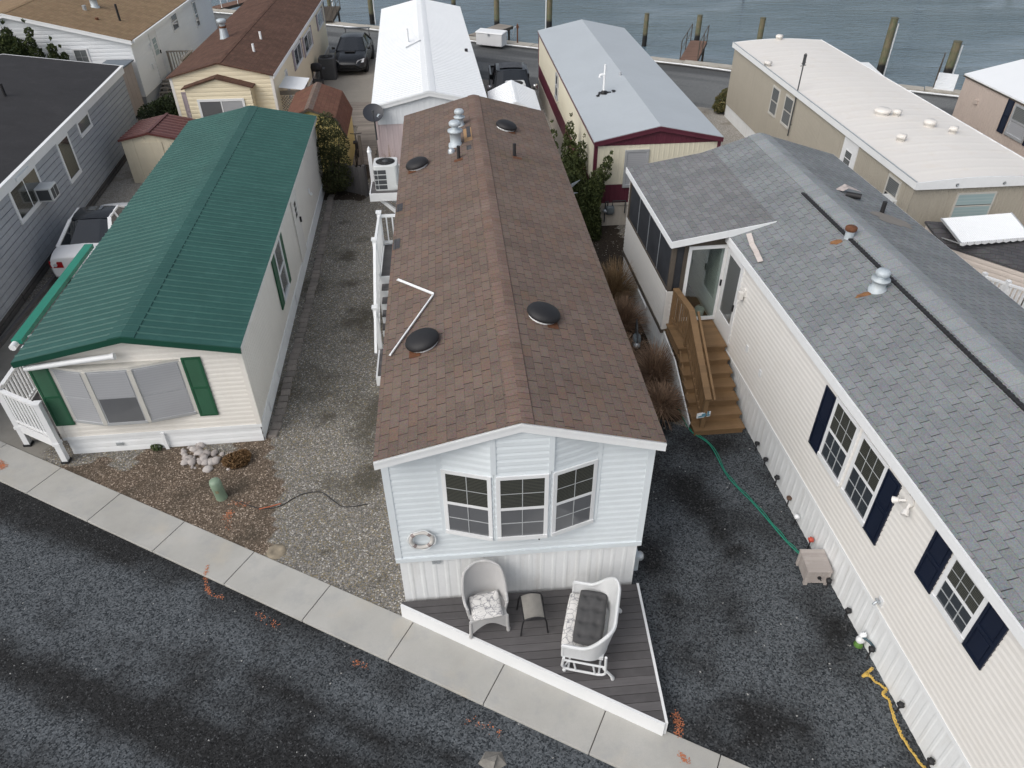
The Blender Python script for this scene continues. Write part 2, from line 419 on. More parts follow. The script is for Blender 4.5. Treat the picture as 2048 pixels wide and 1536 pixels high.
_special()
SH = dict(
 brown=shingle('brown_shingles', (.128,.096,.081), (.178,.135,.112), (.030,.020,.018), slotw=.05, moss=.30, course=.22, tint=(.195,.122,.088)),
 browncap=shingle('brown_ridge_shingles', (.140,.095,.075), (.20,.145,.122), (.10,.07,.055), tab=.14, expo=9, slotw=.10, course=0, tint=(.195,.122,.088)),
 grey=shingle('grey_shingles', (.172,.187,.195), (.228,.243,.251), (.05,.05,.05), slotw=.05, course=.3, stain=.3),
 greyd=shingle('darker_grey_shingles', (.145,.15,.155), (.215,.22,.225), (.05,.05,.05), slotw=.04),
 greyl=shingle('light_ridge_shingles', (.215,.235,.245), (.265,.283,.293), (.17,.18,.19), tab=.3, expo=9, slotw=.04, course=0),
 tan=shingle('tan_shingles', (.20,.135,.078), (.27,.19,.112), (.10,.07,.045)),
 dkbrown=shingle('dark_brown_shingles', (.075,.040,.028), (.125,.068,.048), (.022,.012,.01)),
 rust=shingle('rust_shingles', (.115,.052,.036), (.165,.080,.054), (.07,.03,.02), tab=.3, expo=.15, moss=.3),
 char=shingle('charcoal_shingles', (.055,.055,.06), (.09,.09,.095), (.02,.02,.02), slotw=.02, course=.7),
)
# ================================================================ SETTING
UD = Vector((.861, -.509, 0)); VD = Vector((.509, .861, 0))       # along the street, away from the street
def uvw(u, v, z=0): return UD*u + VD*v + Zv*z
def inpoly(x, y, poly):
    c = False; j = len(poly)-1
    for i in range(len(poly)):
        xi, yi = poly[i]; xj, yj = poly[j]
        if (yi > y) != (yj > y) and x < (xj-xi)*(y-yi)/(yj-yi)+xi: c = not c
        j = i
    return c
# zones of the ground in plan metres
Z_DRIVE = [(2.5,2),(12,-4),(9,12),(5.2,12.3),(2.5,13.2)]
Z_BED = [(-8.7,12.6),(-8.9,11.5),(-4.3,9.2),(-3.9,10.6),(-4.3,12.6)]
Z_SHELL = [[(-13.5,23),(-11.2,24),(-10,31),(-14.5,35)], [(8.4,22),(12.3,22),(12.8,36),(9.6,37)], [(2.2,28.5),(5,27),(5.4,36),(3.6,39)]]
Z_SOIL = [[(2.6,12.6),(5.6,12.4),(5.4,22.6),(2.8,22.8)], [(-5.2,25.4),(-3.2,25.4),(-3.1,28.5),(-5.3,30.5)], [(-13,30),(-9.5,30),(-10,36),(-13.8,37)]]
Z_CONC = [(-8.6,14.2),(-8.6,25.4),(-10.6,25.2),(-13.0,16.6),(-13.2,14.6),(-9.3,12.4)]
WET = [((3.7,9.4),1.1,.5),((4.5,8.0),.7,.9),((3.2,11.0),.7,1.2),((4.0,6.2),.6,1.0),((3.1,7.6),.45,1.3),((5.6,6.4),.5,.8),((4.6,4.6),.9,.6),((3.6,5.0),.5,.5)]
MOSS = [((-2.6,18.2),1.0,.7),((-2.3,15.0),.6,1.2),((-3.0,20.5),.9,.7),((-3.4,13.6),.5,.8),((-2.1,11.6),.6,.5),((-1.7,8.9),.3,.9),((-2.9,9.6),.5,.4),((-3.3,23.0),.8,.6),((-1.8,10.2),.3,.8),((-2.5,12.9),.35,.5)]
WETP = [(spot(*p), r, a) for p, r, a in [((1380,990),.28,.6),((1405,1020),.26,.7),((1430,1055),.30,.75),((1455,1095),.28,.65),((1300,1110),.34,.6),((1335,1215),.30,.55),((1421,1344),.30,.5),((1479,1249),.26,.5),((1501,1425),.42,.6),((1348,1320),.26,.45),((1443,1490),.40,.5),((1340,880),.7,.6),((1292,1010),.30,.5),((1600,1480),.4,.35),((1380,1135),.40,-.45),((1405,1185),.35,-.4),((1560,1250),.6,-.25),((1530,900),.5,-.2),((1640,1300),.5,-.2)]]
MOSSP = [(spot(*p), r, a) for p, r, a in [((658,1099),.32,.55),((762,1160),.34,.5),((571,1030),.26,.35),((690,510),.5,.5),((705,565),.55,.6),((690,690),.42,.5),((645,840),.30,.55),((655,900),.28,.35),((745,800),.35,.45),((700,620),.4,.35),((735,480),.4,.4),((620,980),.3,.3),((740,960),.3,.4)]]
def fbm(x, y, s, o=3):
    return noise.fractal(Vector((x*s, y*s, 3.1)), 1.0, 2.0, o)
def ground_mesh():
    du = .18
    us = [-400, -150] + [-48 + i*du for i in range(int(100/du))] + [150, 400]
    vs = [-300, -60, -8] + [-6 + i*.25 for i in range(int(11.2/.25))] + [5.2, 5.9] + [6.0 + i*du for i in range(int(35.9/du))] + [42.0]
    V = []; A = []; B = []
    for v in vs:
        for u in us:
            p = uvw(u, v); x, y = p.x, p.y
            jx, jy = x + .35*fbm(x, y, .9), y + .35*fbm(x+9, y-4, .9)
            road = 1 if v < 5.55 else 0
            dk = 1.0 if (road or inpoly(jx, jy, Z_DRIVE)) else 0
            bed = 0 if road else (1.0 if inpoly(x + .9*fbm(x, y, .8), y + .9*fbm(x+9, y-4, .8), Z_BED) else 0)
            soil = any(inpoly(jx, jy, q) for q in Z_SOIL)
            shell = any(inpoly(jx, jy, q) for q in Z_SHELL)
            conc = inpoly(x, y, Z_CONC) and not road
            far = v > 35.2 + .4*fbm(x, y, .4)
            wet = 0
            if dk or far:
                if road: wet = .66 + 1.9*noise.fractal(Vector((u*.085, v*1.15-u*.07, 1.7)), 1, 2, 5) + .55*fbm(x, y, 1.6, 4) - .72*math.exp(-((v-3.5-.02*u+.15*fbm(u,2,.5))/.27)**2)*(.5+.5*math.tanh((-2-u)/2)) - .30*math.exp(-((v-2.3)/.45)**2) + .40*math.exp(-((v-4.3)/.42)**2)*(.5+.5*math.tanh((u+9)/2)) - .30*math.exp(-((v-5.08)/.12)**2)
                elif far: wet = .42 + 1.1*noise.fractal(Vector((u*.07, v*.9, 5.7)), 1, 2, 4)
                else:
                    wet = .36 + .85*fbm(x, y, .8, 4)
                    rg = 1 + 1.3*fbm(x-2, y+5, 1.9, 4)
                    for c_, r_, a_ in WETP: wet += a_*rg*math.exp(-((x+.35*fbm(x,y+7,1.4)-c_.x)**2 + (y+.35*fbm(x+4,y,1.4)-c_.y)**2)/r_**2)
            moss = 0
            if not (dk or bed):
                moss = max(0, .16 + .9*fbm(x+3, y, .6, 5))
                rg = 1 + 1.6*fbm(x-2, y+5, 1.7, 4)
                for c_, r_, a_ in MOSSP: moss += a_*rg*math.exp(-((x+.45*fbm(x,y+7,1.4)-c_.x)**2 + (y+.45*fbm(x+4,y,1.4)-c_.y)**2)/r_**2)
            z = -.035 if v < 5.55 else 0
            V.append((x, y, z))
            A.append((1.0 if (dk and not far) else 0, bed, 1.0 if soil else 0, min(1, max(0, wet))))
            B.append((1.0 if shell else 0, 1.0 if conc else 0, 1.0 if far else 0, min(1, max(0, moss))))
    nu = len(us)
    F = [(j*nu+i, j*nu+i+1, (j+1)*nu+i+1, (j+1)*nu+i) for j in range(len(vs)-1) for i in range(nu-1)]
    me = bpy.data.meshes.new('ground'); me.from_pydata(V, [], F); me.update()
    for nm, D in (('zone', A), ('zonb', B)):
        a = me.color_attributes.new(nm, 'FLOAT_COLOR', 'POINT'); a.data.foreach_set('color', [c for t in D for c in t])
    return me
def ground_mat():
    k = N('gravel_ground'); co = k.obj()
    a = k.n('Attribute', attribute_name='zone'); b = k.n('Attribute', attribute_name='zonb')
    sa = k.n('SeparateColor', inp={0: a.outputs['Color']}); sb = k.n('SeparateColor', inp={0: b.outputs['Color']})
    dk, bed, soil, wet = sa.outputs[0], sa.outputs[1], sa.outputs[2], a.outputs['Alpha']
    shell, conc, far, moss = sb.outputs[0], sb.outputs[1], sb.outputs[2], b.outputs['Alpha']
    nz = k.noise(co, 5, 5, .7)
    def soft(m): return k.ramp(k.math('ADD', m, k.math('MULTIPLY', k.math('SUBTRACT', nz, .5), .9)), .38, .62)
    v1 = k.n('TexVoronoi', feature='F1', inp={'Vector': co, 'Scale': 44, 'Randomness': 1}); v2 = k.n('TexVoronoi', feature='F1', inp={'Vector': co, 'Scale': 42})
    r1 = k.n('SeparateColor', inp={0: v1.outputs['Color']}); r2 = k.n('SeparateColor', inp={0: v2.outputs['Color']})
    # light river gravel
    tan = k.mix(r1.outputs[0], (.095,.090,.083), (.30,.285,.262)); tan = k.mix(k.ramp(r1.outputs[1], .80, .82), tan, (.24,.20,.12))
    tan = k.mix(k.ramp(r1.outputs[2], .93, .94), tan, (.50,.485,.45)); tan = k.mix(k.ramp(r2.outputs[0], .5, .6, 0, .55), tan, (.085,.083,.078))
    mz = k.ramp(k.math('ADD', moss, k.math('MULTIPLY', k.math('SUBTRACT', nz, .5), .9)), .30, .85, 0, .72); tan = k.mix(mz, tan, (.045,.040,.028))
    # brown bed
    br = k.mix(r1.outputs[0], (.070,.052,.038), (.235,.185,.14)); br = k.mix(k.ramp(r1.outputs[2], .90, .92), br, (.46,.38,.31)); br = k.mix(k.ramp(r2.outputs[1], .5, .6, 0, .6), br, (.05,.036,.026))
    br = k.mix(k.ramp(k.noise(co, 1.3, 4), .48, .68, 0, .6), br, (.045,.038,.028))
    # dark millings, wet to dry
    dryc = k.mix(r2.outputs[0], (.013,.017,.021), (.125,.138,.150)); wetc = k.mix(r2.outputs[0], (.003,.0033,.0038), (.026,.027,.028))
    wt = k.ramp(k.math('ADD', wet, k.math('MULTIPLY', k.math('SUBTRACT', nz, .5), .6)), .10, .98)
    mil = k.mix(wt, dryc, wetc); mil = k.mix(k.ramp(r2.outputs[2], .93, .95, 0, .4), mil, (.13,.135,.14)); mil = k.mix(k.ramp(r1.outputs[2], .999, .9993), mil, (.34,.34,.33))
    fr = k.mix(k.ramp(wet, .2, .8), k.mix(r1.outputs[0], (.11,.118,.12), (.21,.215,.213)), k.mix(r1.outputs[0], (.055,.058,.06), (.11,.113,.115)))
    sl = k.mix(r1.outputs[0], (.017,.013,.010), (.06,.046,.034)); sl = k.mix(k.ramp(r1.outputs[2], .985, .99), sl, (.35,.33,.30))
    shl = k.mix(r1.outputs[0], (.20,.185,.16), (.44,.42,.385)); shl = k.mix(k.ramp(k.noise(co, .9, 5), .5, .7, 0, .7), shl, (.15,.125,.09))
    cn = k.mix(k.ramp(k.noise(co, 1.2, 5), .3, .7), (.20,.19,.17), (.27,.26,.235))
    c = k.mix(soft(shell), tan, shl); c = k.mix(soft(soil), c, sl); c = k.mix(soft(bed), c, br); c = k.mix(far, c, fr); c = k.mix(soft(dk), c, mil); c = k.mix(conc, c, cn)
    h = k.math('MULTIPLY', k.math('SUBTRACT', 1, v1.outputs['Distance']), k.math('SUBTRACT', 1.0, conc)); k.bump(h, .5, .014)
    return k.out(c, k.ramp(wt, 0, 1, .9, .75), 0, .25)
me = ground_mesh(); me.materials.append(ground_mat())
go = bpy.data.objects.new('ground', me); COL.objects.link(go); struct(go)

te = thing('timber_edging', 'old timber edging board beside the concrete drive and grey house', 'edging')
b = MB(); b.bar(spot(-20,712,.06), spot(112,552,.06), .10, .12); b.build('board', MT['greyv'], te)
b = MB(); b.box(0,0,-.05,.05,.05,.1); o_ = b.build('stake', MT['greyv'], te); o_.location = spot(70,602,0)
# sidewalk of separate poured slabs along the street
k = N('sidewalk_concrete'); co = k.obj()
c = k.mix(k.ramp(k.noise(co, .8, 5, .6), .3, .7), (.36,.355,.33), (.46,.455,.43)); c = k.mix(k.ramp(k.noise(co, 2.1, 6, .7), .5, .72, 0, .55), c, (.31,.32,.325))
c = k.mix(k.ramp(k.noise(co, 1.1, 4, .6), .55, .7, 0, .35), c, (.50,.44,.34)); c = k.mix(k.ramp(k.noise(co, 120, 2), .4, .65, 0, .3), c, (.30,.295,.28)); k.bump(k.noise(co, 150), .15, .003)
CONC = k.out(c, .85, 0, .25)
b = MB(); u = -13.64 - 1.76*14 + .02
while u < 32:
    j = .004*math.sin(u*7)
    v = [uvw(u+.007, 5.15), uvw(u+1.753, 5.15), uvw(u+1.753, 5.965), uvw(u+.007, 5.965)]
    b.prism([(p.x, p.y) for p in v], -.12, .022 + j); u += 1.76
b.mat(1); v = [uvw(-45, 5.17), uvw(34, 5.17), uvw(34, 5.95), uvw(-45, 5.95)]; b.prism([(p.x, p.y) for p in v], -.12, .004)
struct(b.build('sidewalk', [CONC, plain('joint_dirt', (.06,.055,.05), .9)], bevel=.006))

# concrete pad behind, by the dark sedan, and boardwalk in front of it
b = MB(); q = [spot(668,160), spot(752,150), spot(747,203), spot(640,203)]
b.prism([(-7.2,37.0), (-3.5,36.6), (-3.7,46.0), (-6.9,46.2)], -.05, .012)
struct(b.build('driveway', plain('driveway_concrete', (.29,.275,.24), .85, var=.1, vs=.8, dirt=.35, dcol=(.2,.19,.16))))
b = MB()
for i in range(64):
    y = 28.6 + i*.125; x0 = -4.05 - (.9 if y > 33 else 0)*min(1, (y-33)/1.0); b.box(x0, y, .01, -3.05 - .02*(i % 3), y+.112, .05)
tag(b.build('boardwalk', MT['greyw']), 'weathered grey plank boardwalk running between the yellow shed and the pink walled home', 'boardwalk')

# water, sea bed, far marsh bank
k = N('bay_water'); co = k.obj()
r1 = k.noise(k.n('Mapping', inp={'Vector': co, 'Rotation': (0,0,.6), 'Scale': (.7,2.2,1)}).outputs[0], 1.0, 5, .62)
r2 = k.noise(k.n('Mapping', inp={'Vector': co, 'Rotation': (0,0,.2), 'Scale': (1.4,3.4,1)}).outputs[0], 1.6, 3, .6)
gust = k.ramp(k.noise(k.scl(co, (.05,.12,1)), 1, 3), .42, .62, .25, 1)
k.bump(k.math('MULTIPLY', k.math('ADD', r1, k.math('MULTIPLY', r2, .5)), gust), .8, .32)
WATER = k.out(k.mix(k.ramp(k.noise(k.scl(co, (.08,.2,1)), 1, 3), .35, .65), (.115,.17,.21), (.15,.21,.25)), .08, 0, .9)
b = MB(); b.face([uvw(-500,42.3,-.9), uvw(500,42.3,-.9), uvw(500,900,-.9), uvw(-500,900,-.9)])
struct(b.build('water', WATER))
b = MB()
def bankf(i, j):
    u = -40 + i*160; v = 80.5 + j*40 + 1.2*math.sin(i*19) - .8*math.sin(i*43)
    return uvw(u - 0, v - 20*max(0, i-.26), -.95 + min(1, j*9)*(1.0 + .5*noise.noise(Vector((u*.5, v*.3, 0)))))
b.smooth().grid(bankf, 90, 40)
struct(b.build('marsh_bank', plain('marsh_grass', (.06,.065,.025), .95, var=.4, vs=.8)))

# bulkhead along the water
b = MB()
b.prism([tuple(uvw(u,v).xy) for u, v in ((-70,42.0),(75,42.0),(75,42.42),(-70,42.42))], -1.6, .10)
sea = tag(bpy.data.objects.new('seawall', None), 'long timber and concrete bulkhead with a pale cap along the water', 'seawall'); COL.objects.link(sea)
b.build('wall', plain('bulkhead_wood', (.13,.115,.095), .9, var=.3, vs=3), sea)
b = MB(); u = -70
while u < 75:
    h = .12 + .02*math.sin(u); b.prism([tuple(uvw(a,v).xy) for a, v in ((u+.02,41.93),(u+2.98,41.93),(u+2.98,42.55),(u+.02,42.55))], .10, h+.05); u += 3
b.build('cap', plain('bulkhead_cap', (.43,.405,.355), .9, var=.16, vs=2, dirt=.5, dcol=(.2,.18,.13)), sea)
b = MB(); b.tube([uvw(-70 + i*1.5, 41.72 + .04*math.sin(i*1.3), .12 + .02*math.sin(i)) for i in range(97)], .045, 6)
b.build('water_pipe', MT['white'], sea)
# ================================================================ HOUSES
X_, Y_ = Vector((1,0,0)), Vector((0,1,0))
def window(parent, o, u, n, w, h, glass=('glass','glass'), frame='vinyl', grille=None, split='h', fw=.055, depth=.045, name='window', label=None):
    "frame of four members with a mid rail, panes and muntins set back behind its face; o = lower left corner"
    b = MB(); F = lambda *a: b.fbox(o, u, n, *a)
    F(-fw*.3, w+fw*.3, -.012-fw*.3, fw, -.02, depth+.012); F(-fw*.3, w+fw*.3, h-fw, h+fw*.3, -.02, depth)
    F(-fw*.3, fw, fw, h-fw, -.02, depth-.002); F(w-fw, w+fw*.3, fw, h-fw, -.02, depth-.002)
    if split == 'h': F(fw, w-fw, h*.5-.028, h*.5+.028, -.015, depth-.004)
    if split == 'v': F(w*.5-.022, w*.5+.022, fw, h-fw, -.015, depth-.006)
    fr = b.build(name, MT[frame], parent)
    if label: fr['label'] = label
    cells = {'h': [(fw, w-fw, fw, h*.5-.02), (fw, w-fw, h*.5+.02, h-fw)], 'v': [(fw, w*.5-.02, fw, h-fw), (w*.5+.02, w-fw, fw, h-fw)]}.get(split, [(fw, w-fw, fw, h-fw)])
    for i, (a0, a1, z0, z1) in enumerate(cells):
        d = .021 if (split == 'h' and i == 0) else .026
        b = MB(); b.fbox(o, u, n, a0-.01, a1+.01, z0-.01, z1+.01, -.01, d); b.build('pane', MT[glass[min(i, len(glass)-1)]], fr)
    if grille:
        b = MB()
        for a0, a1, z0, z1 in cells:
            for i in range(1, grille[0]): x = a0+(a1-a0)*i/grille[0]; b.fbox(o, u, n, x-.006, x+.006, z0, z1, .015, .0295)
            for i in range(1, grille[1]): z = z0+(z1-z0)*i/grille[1]; b.fbox(o, u, n, a0, a1, z-.006, z+.006, .015, .028)
        b.build('grille', MT['muntin'], fr)
    return fr
def shutter(parent, o, u, n, w, h, mat, louvre=True):
    b = MB(); t = .045
    b.fbox(o, u, n, 0, w, 0, h, 0, .014)
    for a in ((0,t,0,h),(w-t,w,0,h),(t,w-t,0,t),(t,w-t,h-t,h),(t,w-t,h*.5-t*.6,h*.5+t*.6)): b.fbox(o, u, n, *a, .014, .032)
    if louvre:
        for z0, z1 in ((t, h*.5-t*.6), (h*.5+t*.6, h-t)):
            m_ = int((z1-z0)/.045)
            for i in range(m_):
                z = z0+(z1-z0)*i/m_; q = Vector(o)
                b.face([q+u*t+Zv*z+n*.028, q+u*(w-t)+Zv*z+n*.028, q+u*(w-t)+Zv*(z+.04)+n*.015, q+u*t+Zv*(z+.04)+n*.015])
    else:
        for z0, z1 in ((t+.03, h*.5-t*.6-.03), (h*.5+t*.6+.03, h-t-.03)): b.fbox(o, u, n, t+.03, w-t-.03, z0, z1, .014, .024)
    return b.build('shutter', MT[mat], parent)
def vent_pipe(parent, p, h=.3, r=.045, mat='black', flash='rust', name='vent_pipe'):
    b = MB(); p = Vector(p); b.tube([p - Zv*.08, p + Zv*h], r, 10)
    o = b.build(name, MT[mat], parent)
    b = MB(); b.lathe(p, [(.16,-.02),(.12,.02),(.05,.07)], 12); b.build('flashing', MT[flash], o) if parent.parent is None else None
    return o
def chimney(parent, p, r=.13, h=.5, cap=.2, mats=('galvp','galvp')):
    b = MB(); p = Vector(p)
    b.lathe(p, [(r*1.35,-.12),(r*1.3,.03),(r,.05),(r,h*.55),(r*1.35,h*.58),(r*1.35,h*.66),(r*.62,h*.7),(r*.62,h*.86)], 18)
    b.lathe(p + Zv*h*.82, [(cap*.6,0),(cap,.03),(cap,.09),(cap*.75,.13),(0,.14)], 18)
    return b.build('chimney', [MT[mats[0]]], parent)

def home(name, label, loc, rz, W, L, zs, ze, rise, side='lap', sidemat='cream', roofmat='grey', trim='white', skirt='skirtw', fo=.25, bo=.1, so=.06, lap=.12,
         cap=None, rib_roof=None, fas=.14, skirt_ax=0, gable_mat=None, sided='lap', bands=None, rot_h=.06, eave_band=None, corner=True, lip=False):
    "manufactured home: skirting, clad walls with real lap or rib relief, gable roof slab, fascia boards"
    t = thing(name, label, 'house', loc, rz)
    prof = {'lap': LAP, 'rib': RIB, 'fine': FINE}
    ax = {'lap': 1, 'rib': 0, 'fine': 0}
    hz = ze + rise*(.5*W+so)/(.5*W+so)
    gp = [(0,zs),(W,zs),(W,ze),(W*.5,ze+rise*(W*.5)/(W*.5+so)),(0,ze)]
    b = MB()
    panel(b, (0,0,0), X_, -Y_, gp, ax[side], lap, prof[side]); panel(b, (W,L,0), -X_, Y_, gp, ax[side], lap, prof[side])
    rect = [(0,zs),(L,zs),(L,ze),(0,ze)]
    panel(b, (0,L,0), -Y_, -X_, rect, ax[sided], lap, prof[sided]); panel(b, (W,0,0), Y_, X_, rect, ax[sided], lap, prof[sided])
    t['_'] = 0; del t['_']
    wall = b.build('wall', MT[sidemat], t)
    if skirt:
        b = MB(); i = .03
        for o, u, n, l in (((i,i,0),X_,-Y_,W-2*i), ((W-i,L-i,0),-X_,Y_,W-2*i), ((i,L-i,0),-Y_,-X_,L-2*i), ((W-i,i,0),Y_,X_,L-2*i)):
            panel(b, o, u, n, [(0,-.05),(l,-.05),(l,zs),(0,zs)], skirt_ax, .2 if skirt_ax == 0 else .16, RIB if skirt_ax == 0 else LAP)
        b.build('skirting', MT[skirt], t)
        b = MB(); e = .02
        for o, u, n, l in (((0,0,0),X_,-Y_,W), ((W,L,0),-X_,Y_,W), ((0,L,0),-Y_,-X_,L), ((W,0,0),Y_,X_,L)): b.fbox(o, u, n, -e, l+e, zs-.05, zs+.03, -.01, e+.002)
        b.build('skirt_rail', MT[trim], t)
    if corner:
        b = MB(); c = .085
        for x, sx in ((0,1),(W,-1)):
            for y, sy in ((0,1),(L,-1)):
                xa, xb = sorted((x - sx*.022, x + sx*c)); ya, yb = sorted((y - sy*.022, y + sy*c))
                L6 = [(x-sx*.022,y-sy*.022),(x+sx*c,y-sy*.022),(x+sx*c,y+sy*.01),(x+sx*.01,y+sy*.01),(x+sx*.01,y+sy*c),(x-sx*.022,y+sy*c)]; b.prism(L6 if sx*sy > 0 else L6[::-1], zs+.03, ze)
        each(b, 'corner_trim', MT[sidemat if trim == 'white' else trim], t)
    # roof
    h = .05; zr = ze + rise + h
    b = MB()
    for s in (0, 1):
        xe = -so if s == 0 else W+so; xm = W*.5; sg = -1 if s == 0 else 1
        ya, yb = -fo, L+bo
        A = [(xe,ya,ze+h),(xm,ya,zr),(xm,yb,zr),(xe,yb,ze+h)]
        if rib_roof:
            pitch, pr, m_ = rib_roof; dn = Vector((xe-xm, 0, ze+h-zr)); sl = dn.length; dn.normalize(); nn = Vector((sg*abs(dn.z), 0, abs(dn.x)))
            panel(b, Vector((xm,ya,zr)), Y_, nn, [(0,0),(yb-ya,0),(yb-ya,sl),(0,sl)], 0, pitch, pr, vdir=dn)
        else: b.face(A)
        b.face([(x,y,z-h) for x,y,z in A][::-1])
        b.face([A[0],(xe,ya,ze),(xe,yb,ze),A[3]])
        for q in ((A[0],A[1]),(A[2],A[3])): b.face([q[0],q[1],(q[1][0],q[1][1],q[1][2]-h),(q[0][0],q[0][1],q[0][2]-h)])
    roof = b.build('roof', SH[roofmat] if roofmat in SH else MT[roofmat], t)
    if cap:
        cw, cm = cap; b = MB(); k_ = rise/(W*.5+so)
        n_ = 6; prev = None; pts = []
        for i in range(n_+1):
            x = -cw + 2*cw*i/n_; z = zr - k_*math.sqrt(x*x + .0025) + .016
            pts.append((W*.5+x, z))
        b.smooth()
        for (x0,z0),(x1,z1) in zip(pts, pts[1:]): b.face([(x0,-fo-.005,z0),(x1,-fo-.005,z1),(x1,L+bo+.005,z1),(x0,L+bo+.005,z0)])
        b.smooth(False)
        for i in (0, n_):
            x, z = pts[i]; b.face([(x,-fo-.005,z),(x,L+bo+.005,z),(x,L+bo+.005,z-.02),(x,-fo-.005,z-.02)])
        for i in range(n_):
            (x0,z0),(x1,z1) = pts[i], pts[i+1]
            for y in (-fo-.005, L+bo+.005): b.face([(x0,y,z0),(x1,y,z1),(x1,y,z1-.02),(x0,y,z0-.02)])
        b.build('ridge_cap', SH[cm] if cm in SH else MT[cm], roof)
    if fas:
        b = MB(); g = .022
        for y, sy in ((-fo,-1),(L+bo,1)):
            for xe in (-so, W+so):
                p0 = (xe,y,ze+.028); p1 = (W*.5,y,zr-.022)
                b.ext([p0,p1,(p1[0],p1[1],p1[2]-fas),(p0[0],p0[1],p0[2]-fas)], (0, sy*g, 0))
                b.ext([p0,p1,(p1[0],p1[1],p1[2]-.04),(p0[0],p0[1],p0[2]-.04)], (0, sy*(g+.012), 0))
        for xe, sx in ((-so,-1),(W+so,1)):
            xa, xb = sorted((xe-sx*.02, xe+sx*(.03 if lip else -.003))); b.box(xa, -fo+.001, ze+.03-fas*.85, xb, L+bo-.001, ze+(.032 if lip else -.002))
            xa, xb = sorted((xe, xe-sx*(so+.001) if so > .02 else xe-sx*.03)); b.box(xa, -fo+.002, ze-.03, xb, L+bo-.002, ze-.012)
        # soffit under the front overhang
        b.face([(-so,-fo,ze-.01),(W*.5,-fo,zr-h-.012),(W*.5,0,zr-h-.012),(-so,0,ze-.01)]); b.face([(W+so,-fo,ze-.01),(W*.5,-fo,zr-h-.012),(W*.5,0,zr-h-.012),(W+so,0,ze-.01)])
        b.build('fascia', MT[trim], t)
    return t, roof, wall
def slope(W, so, ze, rise, x): return ze + .05 + rise*(1 - abs(x-W*.5)/(W*.5+so))

# ---- 1 central home: white-grey vinyl, brown shingles
CX, CY, CW, CL = -1.27, 7.81, 4.01, 14.3
tC, rC, wC = home('mobile_home', 'pale grey vinyl home with brown shingle roof and a bay window over the wooden deck', (CX,CY,0), 0, CW, CL, 1.39, 3.88, .54,
    sidemat='pale', roofmat='brown', fo=.30, bo=.05, so=.06, lap=.125, cap=(.17,'browncap'), fas=.15)
def Cz(X): return slope(CW, .06, 3.88, .54, X-CX)
# bay rising to the gable
bx = [(.82,0),(1.60,.25),(2.44,.25),(3.19,0)]; zb = 2.0
b = MB()
for (x0,d0),(x1,d1) in zip(bx, bx[1:]):
    o = Vector((x0,-d0,0)); u = Vector((x1-x0, d0-d1, 0)); l = u.length; u.normalize(); n = Vector((u.y,-u.x,0))
    zt = lambda x: 3.88 + .54*(1-abs(x-CW*.5)/(CW*.5+.06)) - .02
    panel(b, o, u, n, [(0,zb),(l,zb),(l,zt(x1)),(0,zt(x0))] if not x0 < CW/2 < x1 else [(0,zb),(l,zb),(l,zt(x1)),(CW/2-x0,zt(CW/2)),(0,zt(x0))], 1, .125, LAP)
b.face([(x,-d,zb) for x,d in bx][::-1])
b.build('bay', MT['pale'], tC)
b = MB()
for x, d in bx:
    zt_ = 3.88 + .54*(1-abs(x-CW*.5)/(CW*.5+.06)) - .03
    top = zt_; b.box(x-.04, -d-.024, 3.46 if d else 2.05, x+.04, -d+.05, top)
b.fbox((0,0,0), X_, -Y_, -.02, CW+.02, 1.36, 1.45, -.01, .035)
b.build('bay_trim', MT['pale'], tC)
for i, ((x0,d0),(x1,d1)) in enumerate(zip(bx, bx[1:])):
    o = Vector((x0,-d0,0)); u = Vector((x1-x0, d0-d1, 0)); l = u.length; u.normalize(); n = Vector((u.y,-u.x,0))
    m_ = .045; window(tC, o + u*m_ + Zv*2.06 + n*.004, u, n, l-2*m_, 1.34, ('glassm','glassb'), 'vinyl', (2,2), 'h', .048, .034)
b = MB()
for s in (0,1): b.fbox((.56+.07*s,0,1.24), X_, -Y_, 0, .055, 0, .085, 0, .014)
b.build('foundation_vent', MT['galv'], tC)
b = MB()
for x, l in ((1.85,.05),(2.02,.06),(2.28,.14)): b.tube([(x,-.16,1.99),(x+.01,-.17,1.99-l*.5),(x+.02,-.16,1.99-l)], .014, 6)
b.build('cable_stub', MT['cable'], tC)
def dome(X, Y, r=.29):
    z = Cz(X); s = 1 if X > CX+CW/2 else -1; k_ = .54/(CW/2+.06)
    b = MB(); c = Vector((X-CX, Y-CY, z))
    ax = Vector((-1*s*-k_, 0, 1)).normalized(); tx = Vector((0,1,0)).cross(ax).normalized()
    def ring(rr, h): return [c + (tx*math.cos(a) + Y_*math.sin(a))*rr + ax*h for a in [2*math.pi*i/28 for i in range(28)]]
    b.smooth().rings([ring(*q) for q in ((r*.97,.045),(r,.06),(r,.09),(r*.9,.135),(r*.68,.170),(r*.35,.190),(.01,.195))])
    o = b.build('skylight_dome', MT['black'], rC)
    b = MB(); b.smooth().rings([ring(*q) for q in ((r*.86,-.04),(r*.86,.06))]); b.mat(1).smooth(False)
    for a0 in ((-.3,-.34),(.1,-.34)):
        pass
    q = [c + tx*a + Y_*bb + ax*.012 for a, bb in ((.05*s,-.33),(.24*s,-.33),(.24*s,.1),(.05*s,.1))]; b.face(q)
    b2 = b.build('dome_curb', [MT['white'], MT['rust']], None); b2.parent = tC
for X, Y in ((-.64,10.02),(1.36,10.34),(-.85,17.85),(1.49,19.75)): dome(X, Y, .29)
def on_c(X, Y, dz=0): return Vector((X-CX, Y-CY, Cz(X)+dz))
chimney(rC, on_c(.12,18.55), .14, .58, .15); chimney(rC, on_c(.26,19.9), .11, .36, .13)
b = MB(); b.lathe(on_c(.0,18.12), [(.09,-.05),(.09,.06),(.05,.1),(0,.12)], 12); b.build('roof_vent', MT['galv'], rC)
